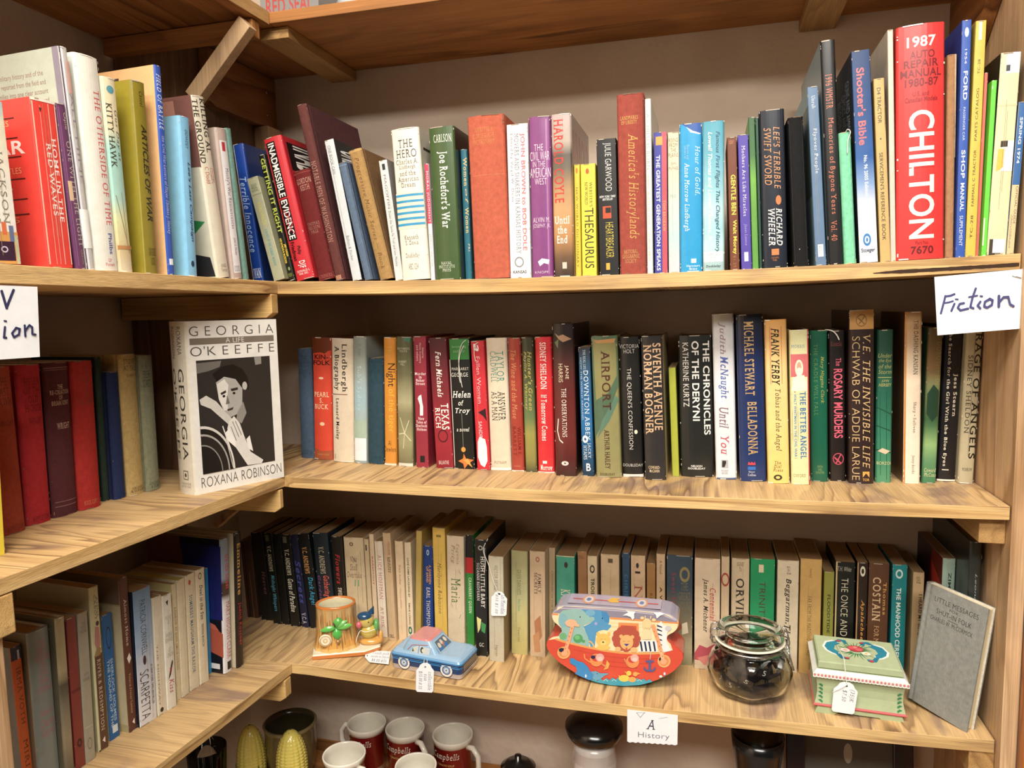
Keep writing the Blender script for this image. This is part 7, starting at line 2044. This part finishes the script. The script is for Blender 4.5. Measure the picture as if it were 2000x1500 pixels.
# loose bookmark strings
def bstring(key, pts, dy=-.0022, r=.0006):
    for b in BOOKS:
        if key in b[0]['label']:
            y = b[0].matrix_basis.translation.y+dy; string(b[0], [on_y(px, py, y+(.006 if k == 0 else 0)) for k, (px, py) in enumerate(pts)], r, 'bookmark_string'); return
bstring('orange lily', [(917, 660), (902, 672), (896, 700), (899, 735), (903, 757)]); bstring('orange lily', [(914, 662), (899, 690), (896, 725), (899, 748)])
bstring('blank white tag', [(940, 668), (929, 672), (926, 690), (929, 706)])
bstring('circular emblem', [(1612, 644), (1625, 646), (1634, 654), (1639, 664)], r=.0009)
bstring('mint green book', [(1650, 263), (1655, 253), (1661, 258), (1656, 275), (1655, 300)])
bstring('pale yellow flower', [(953, 1052), (944, 1072), (948, 1095), (946, 1120)])
# ---------------------------------------------------------------- the shelf below, mostly out of frame
mb = MB(); mb.box((-.2, .0, Z3-.018), (W-.001, D-.001, Z3)); o = mb.build('shelf_board', [M['brown_x']], bevel=.001); tag(o, 'brown shelf board carrying the mugs, below the frame', 'shelf board', GW)
M['glaze'] = plain('white glaze', 'e6dfd0', .15, coat=.4)
GM = 'red soup mugs on the bottom shelf'
def mug(px, py, hw, hang_, label, rim='e8e0d0', seg=40):
    dz = .0375*F/hw; P = CAM+ray(px, py)*dz
    # slide along the ray until the rim is at mug height above the shelf
    t = (Z3+.093-CAM.z)/(P.z-CAM.z); P = CAM+(P-CAM)*t
    r_ = hw*dpt(P)/F; root = thing('soup_mug', label, 'mug', Vector((P.x, min(P.y, D-r_-.003), Z3+.0005)), Matrix.Rotation(hang_, 3, 'Z'), GM); hh = .092
    mb = MB(); pf = [(.0005, 0), (r_*.82, 0), (r_*.86, .003), (r_*.88, .015), (r_*.90, .0151), (r_*.94, hh-.013), (r_*.95, hh-.0129), (r_*.98, hh-.006), (r_*1.0, hh-.002), (r_*.97, hh), (r_*.92, hh-.002), (r_*.86, hh-.01), (r_*.82, .006), (.0005, .005)]
    cl_ = [rim, rim, rim, rim, 'b01c20', rim, rim, rim, rim, rim, 'd4ccba', 'd4ccba', 'd4ccba']
    mb.lathe(pf, seg, cl_)
    mpc = lambda u, v, e: ((r_*.938+e+.0004)*math.cos(-PI/2+(u-.5)*2.2-hang_), (r_*.938+e+.0004)*math.sin(-PI/2+(u-.5)*2.2-hang_), hh-.013-v*(hh-.028))
    decor(mb, [('H', 't', 'ece4d4', .12, .80, .10, .34, 'Campbells'), ('H', 's', 'd8b060', .25, .68, .42, .48, 'TOMATO SOUP')], mpc)
    mb.build('mug_body', M['paint'], root)
    mb = MB(); mb.tube([(r_*.90, 0, hh-.016), (r_*1.25, 0, hh-.014), (r_*1.55, 0, hh-.026), (r_*1.58, 0, hh-.045), (r_*1.35, 0, hh-.062), (r_*.90, 0, hh-.070)], [.0055, .0052, .005, .005, .005, .0055], rim, 10)
    mb.build('handle', M['paint'], root)
mug(672, 1470, 42, -.35, 'white rimmed red soup mug nearest the front, at the left of the mugs')
mug(812, 1492, 41, -.2, 'front red soup mug of which only the pale rim shows, below the tin car')
mug(716, 1409, 38, PI*.96, 'back red soup mug in shadow with its handle turned left')
mug(791, 1419, 38.5, -.5, 'middle red soup mug of the back row, handle turned right')
mug(884, 1431, 40, -.35, 'right hand red soup mug of the back row, lettering facing out')
def corn(px, py, hw, label, yy):
    P = on_y(px, py, yy); r_ = hw*dpt(P)/F; H2_ = P.z-Z3
    root = thing('corn_shaker', label, 'shaker', Vector((P.x, P.y, Z3+.0005)), None, 'corn cob shakers')
    def f_r(z): q = z/H2_; return r_*(1.12*math.sqrt(max(0, 1-(max(0, q-.35)/.65)**2.4)) if q > .35 else 1.12-.1*(.35-q))
    mb = MB(); n_, m_ = 96, 60; prof = []
    for j in range(m_+1):
        z = H2_*j/m_; prof.append((max(.0004, f_r(z)), z))
    def ker(a, j):
        return 1+.09*abs(math.sin(8*a))**.6*(.05+.95*abs(math.sin(PI*j/3.0)))-.03
    mb.lathe(prof, n_, 'ead65c', fn=lambda a, j: ker(a, j) if j < m_-6 else 1)
    mb.build('corn_body', M['paint'], root)
    mb = MB()
    for a0 in (-2.4, -1.5, -.5, .6, 2.2):
        vs = []
        for k in range(7):
            z = .004+.046*k/6; w_ = .42*(1-k/6)+.01; rr_ = f_r(z)*1.07
            for da in (-w_, 0, w_): vs.append((rr_*math.cos(a0+da)*(1.03 if da == 0 else 1), rr_*math.sin(a0+da)*(1.03 if da == 0 else 1), z))
        mb.add(vs, [(3*k+q, 3*k+q+1, 3*k+q+4, 3*k+q+3) for k in range(6) for q in (0, 1)], '3f7a38', True)
    mb.build('husk_leaf', M['paint'], root)
    mb = MB()
    for a, r2 in ((0, 0), (1, .3), (2.3, .3), (3.6, .3), (4.9, .3)): mb.ball((r2*r_*math.cos(a), r2*r_*math.sin(a), f_r(0)*0+H2_*(1-.012*(r2 > 0)*2.2)+.0004), .0009, '2a2410', 8)
    mb.build('shaker_hole', M['matte'], root)
corn(567, 1426, 26, 'front yellow corn cob shaker with holes in its shiny top', .098)
corn(487, 1417, 24, 'rear yellow corn cob shaker in shade, left of the front one', .09)
# bowl behind the shakers
P = CAM+ray(566, 1410)*1.4; P = CAM+(P-CAM)*((Z3+.105-CAM.z)/(P.z-CAM.z)); r_ = 50*dpt(P)/F
root = thing('pottery_crock', 'olive brown pottery crock in shadow behind the corn shakers', 'crock', Vector((P.x, min(P.y, D-r_-.004), Z3+.0005)))
mb = MB(); mb.lathe([(.0005, 0), (r_*.72, 0), (r_*.86, .02), (r_*.98, .06), (r_*.95, .09), (r_*.98, .1), (r_*1.02, .105), (r_*.94, .107), (r_*.88, .095), (r_*.9, .06), (r_*.7, .008), (.0005, .006)], 48, ['6a5a34']*5+['7c6c44']*2+['3c3420']*4)
mb.build('crock_body', M['paint'], root)
# glass at the left
P = CAM+ray(404, 1475)*1.2; P = CAM+(P-CAM)*((Z3+.085-CAM.z)/(P.z-CAM.z))
root = thing('drinking_glass', 'clear drinking glass at the bottom edge, left of the corn shakers', 'glass', Vector((P.x, P.y, Z3+.0005)))
mb = MB(); mb.lathe([(.0005, 0), (.026, 0), (.029, .004), (.034, .10), (.033, .101), (.032, .10), (.027, .008), (.0005, .006)], 40, 'fff'); mb.build('glass_body', M['glass'], root)
# percolator canister
P = on_y(1160, 1402, .15); r_ = 43*dpt(P)/F
root = thing('coffee_canister', 'white enamel canister with black lid and dark oval label on the bottom shelf', 'canister', Vector((P.x, min(P.y, D-r_-.02), Z3+.0005)))
mb = MB(); mb.lathe([(.0005, 0), (r_*.95, 0), (r_, .004), (r_, .11), (r_*.97, .118), (r_*.93, .128), (r_*.90, .14), (.0005, .14)], 48, ['d8d0c8']*3+['c8bcb4']*2+['d8d0c8']*2)
mpc = lambda u, v, e: ((r_+e+.0003)*math.cos(-PI/2+(u-.5)*2.4), (r_+e+.0003)*math.sin(-PI/2+(u-.5)*2.4), .115-v*.11)
ov = []
for c_, ux, vx in (('3a3428', .22, .30), ('1c1a14', .19, .26)):
    for t in range(16):
        a0, a1 = -1+t/8, -1+(t+1)/8; h0, h1 = math.sqrt(max(0, 1-a0*a0))*vx, math.sqrt(max(0, 1-a1*a1))*vx
        ov.append(('P', '-', c_, [(.24+a0*ux, .48+h0), (.24+a1*ux, .48+h1), (.24+a1*ux, .48-h1), (.24+a0*ux, .48-h0)]))
decor(mb, ov+[('H', 's', 'b8ac88', .08, .40, .40, .52, 'SPECIAL')], mpc)
mb.build('canister_body', M['paint'], root)
mb = MB(); mb.lathe([(r_*.89, .1405), (r_*1.2, .150), (r_*1.32, .160), (r_*1.3, .168), (r_*.9, .178), (r_*.2, .183), (.0005, .183)], 48, '141414'); mb.build('canister_lid', M['paint'], root)
mb = MB(); a = -PI/2+.75; mb.box((-.010, 0, -.045), (.010, .012, .0), '16181c'); mb.xf(Matrix.Translation(((r_+.0008)*math.cos(a), (r_+.0008)*math.sin(a), .092)) @ Matrix.Rotation(a-PI/2, 4, 'Z')); mb.build('canister_handle', M['paint'], root, bevel=.002)
# black bowl, framed picture, small lidded pot
P = CAM+ray(1485, 1445)*1.3; P = on_y(1480, 1432, .15); r_ = 50*dpt(P)/F
root = thing('black_bowl', 'tall black tapering bowl in shadow below the glass jar', 'bowl', Vector((P.x, min(P.y, D-r_-.03), Z3+.0005)))
mb = MB(); mb.lathe([(.0005, 0), (r_*.45, 0), (r_*.5, .02), (r_*.7, .09), (r_*.96, .165), (r_, .186), (r_*.96, .186), (r_*.7, .10), (r_*.45, .024), (.0005, .022)], 48, '17181a'); mb.build('bowl_body', M['paint'], root)
fx0, fx1 = on_y(1538, 1470, .20).x, min(on_y(1840, 1470, .20).x, W-.035)
root = thing('picture_frame', 'dark maroon picture frame with a grey picture, standing below the painted box', 'picture frame', Vector(((fx0+fx1)/2, .205, Z3+.0005)), Matrix.Rotation(-.16, 3, 'X'))
fw_ = (fx1-fx0)/2; fh = .195; mb = MB()
for a, b in (((-fw_, 0, 0), (-fw_+.03, .016, fh)), ((fw_-.03, 0, 0), (fw_, .016, fh)), ((-fw_+.03, 0, 0), (fw_-.03, .016, .03)), ((-fw_+.03, 0, fh-.03), (fw_-.03, .016, fh))): mb.box(a, b, '240c10')
mb.build('frame', M['paint'], root, bevel=.002)
mb = MB(); mb.box((-fw_+.03, .006, .03), (fw_-.03, .012, fh-.03), '5c5850')
decor(mb, [('O', '-', 'a8a498', .45, .55, .16, .4)], lambda u, v, e: ((-fw_+.03)+u*(2*fw_-.06), .006-e, .03+(1-v)*(fh-.06))); mb.build('picture', M['flat'], root)
P = CAM+ray(1012, 1492)*1.25; P = CAM+(P-CAM)*((Z3+.07-CAM.z)/(P.z-CAM.z))
root = thing('lidded_pot', 'small pale pot with a dark lid at the bottom edge, right of the mugs', 'pot', Vector((P.x, P.y, Z3+.0005)))
mb = MB(); mb.lathe([(.0005, 0), (.028, 0), (.034, .02), (.034, .05), (.028, .062), (.0005, .062)], 36, 'b8b0a4'); mb.build('pot_body', M['paint'], root)
mb = MB(); mb.lathe([(.030, .0625), (.031, .066), (.02, .074), (.006, .078), (.006, .086), (.0005, .088)], 36, '1c1c1c'); mb.build('pot_lid', M['paint'], root)
# ---------------------------------------------------------------- things on the overhead shelf
a = on_y(508, 8, .06); b = on_y(622, 8, .06)
root = thing('cardboard_box', 'grey box with faded red lettering on the overhead shelf by the corner', 'box', Vector((a.x, .06, H0+TH0+.0012)))
bx_ = b.x-a.x
mb = MB(); mb.box((0, 0, 0), (bx_, .12, .07), '8a8a88'); decor(mb, [('H', 'b', 'b84a44', .1, .9, .45, .8, 'RED SEAL'), ('B', '-', '5a5a58', 0, 1, .9, 1)], lambda u, v, e: (u*bx_, -e, .07*(1-v))); mb.build('box_carton', M['flat'], root, bevel=.001)
a = on_y(628, 5, .05); b = on_y(740, 5, .05)
root = thing('glass_dish', 'pale blue dish on the overhead shelf at the top edge', 'dish', Vector(((a.x+b.x)/2, .11, H0+TH0+.0012)))
mb = MB(); r_ = (b.x-a.x)/2; mb.lathe([(.0005, 0), (r_*.6, 0), (r_*.9, .012), (r_, .03), (r_*.97, .031), (r_*.86, .014), (.0005, .004)], 48, 'c4d0d8'); mb.build('dish_body', M['paint'], root)

# post and batten end at the far left edge
pt_ = gz(1, 0, 1130, 'L')
a = hit(30, 1190, Vector((XF[1], 0, 0)), NL)
mb = MB(); ya = a.y; xo = XF[1]+ya*TT-.0008
mb.box((xo-.10, ya-.030, zl(1, ya)-T-.0012-.042), (xo, ya, zl(1, ya)-T-.0012), 'fff'); o = mb.build('wooden_batten', M['pine_x'], bevel=.0015); tag(o, 'end of a pine batten under the middle left shelf at the left edge', 'batten')
a = hit(12, 1320, Vector((XF[2], 0, 0)), NL); ya = a.y; xo = a.x
mb = MB(); mb.box((xo-.06, ya-.05, Z[2]+.001), (xo+.0005, ya, zl(1, ya)-T-.0012-.0432), 'fff'); o = mb.build('shelf_post', M['pine_z'], bevel=.0015); tag(o, 'upright pine post at the far left edge, in front of the lower shelf books', 'post')

# split lip along the right end of the top shelf's front edge
top_sh = [o for o in bpy.data.objects if o.get('label', '').startswith('long plywood shelf board under the top row')][0]
mb = MB(); random.seed(4); n_ = 46; x0 = on_y(1705, 540, YF[0]).x; vs = []
for k in range(n_+1):
    x = x0+(W-.002-x0)*k/n_; z = zr(0, x); e_ = .0012*random.random(); tp = min(1, k/8)
    vs += [(x, YF[0]-.0003, z-.0128+.0022*tp-e_*.4), (x, YF[0]-.0003, z-.0138-.0018*tp+e_*.5)]
mb.add(vs, [(2*k, 2*k+1, 2*k+3, 2*k+2) for k in range(n_)], '3a2414'); mb.build('split_edge', M['matte'], top_sh)
# ------------------------------------------------------------------ light
def tube_light(name, x, y, z, sx, sy, power, col, label):
    L = bpy.data.lights.new(name, 'AREA'); L.shape = 'RECTANGLE'; L.size = sx; L.size_y = sy; L.energy = power; L.color = col
    o = bpy.data.objects.new(name, L); COL.objects.link(o); o.location = (x, y, z)
    return o
tube_light('ceiling_lamp_light', .50, -1.15, 1.20, 1.3, .5, 55, (1, .95, .86), '')
tube_light('ceiling_lamp_light', .95, -2.3, 1.20, 1.6, .5, 100, (1, .95, .86), '')
for x, y, sx, lab in ((.50, -1.15, 1.3, 'long ceiling light fixture nearest the shelves'), (.95, -2.3, 1.6, 'long ceiling light fixture farther from the shelves')):
    t = thing('ceiling_light', lab, 'ceiling light', (x, y, 1.2495), None, 'ceiling light fixtures')
    MB().box((-sx/2-.02, -.27, -.04), (sx/2+.02, .27, -.0005), 'e0e0dc').build('housing', M['matte'], t)
w = bpy.data.worlds.new('room'); SC.world = w; w.use_nodes = True
w.node_tree.nodes['Background'].inputs[0].default_value = (.9, .82, .72, 1); w.node_tree.nodes['Background'].inputs[1].default_value = .05
SC.view_settings.view_transform = 'Standard'; SC.view_settings.look = 'None'; SC.view_settings.gamma = 1; SC.view_settings.exposure = 0
SC.view_settings.use_curve_mapping = False
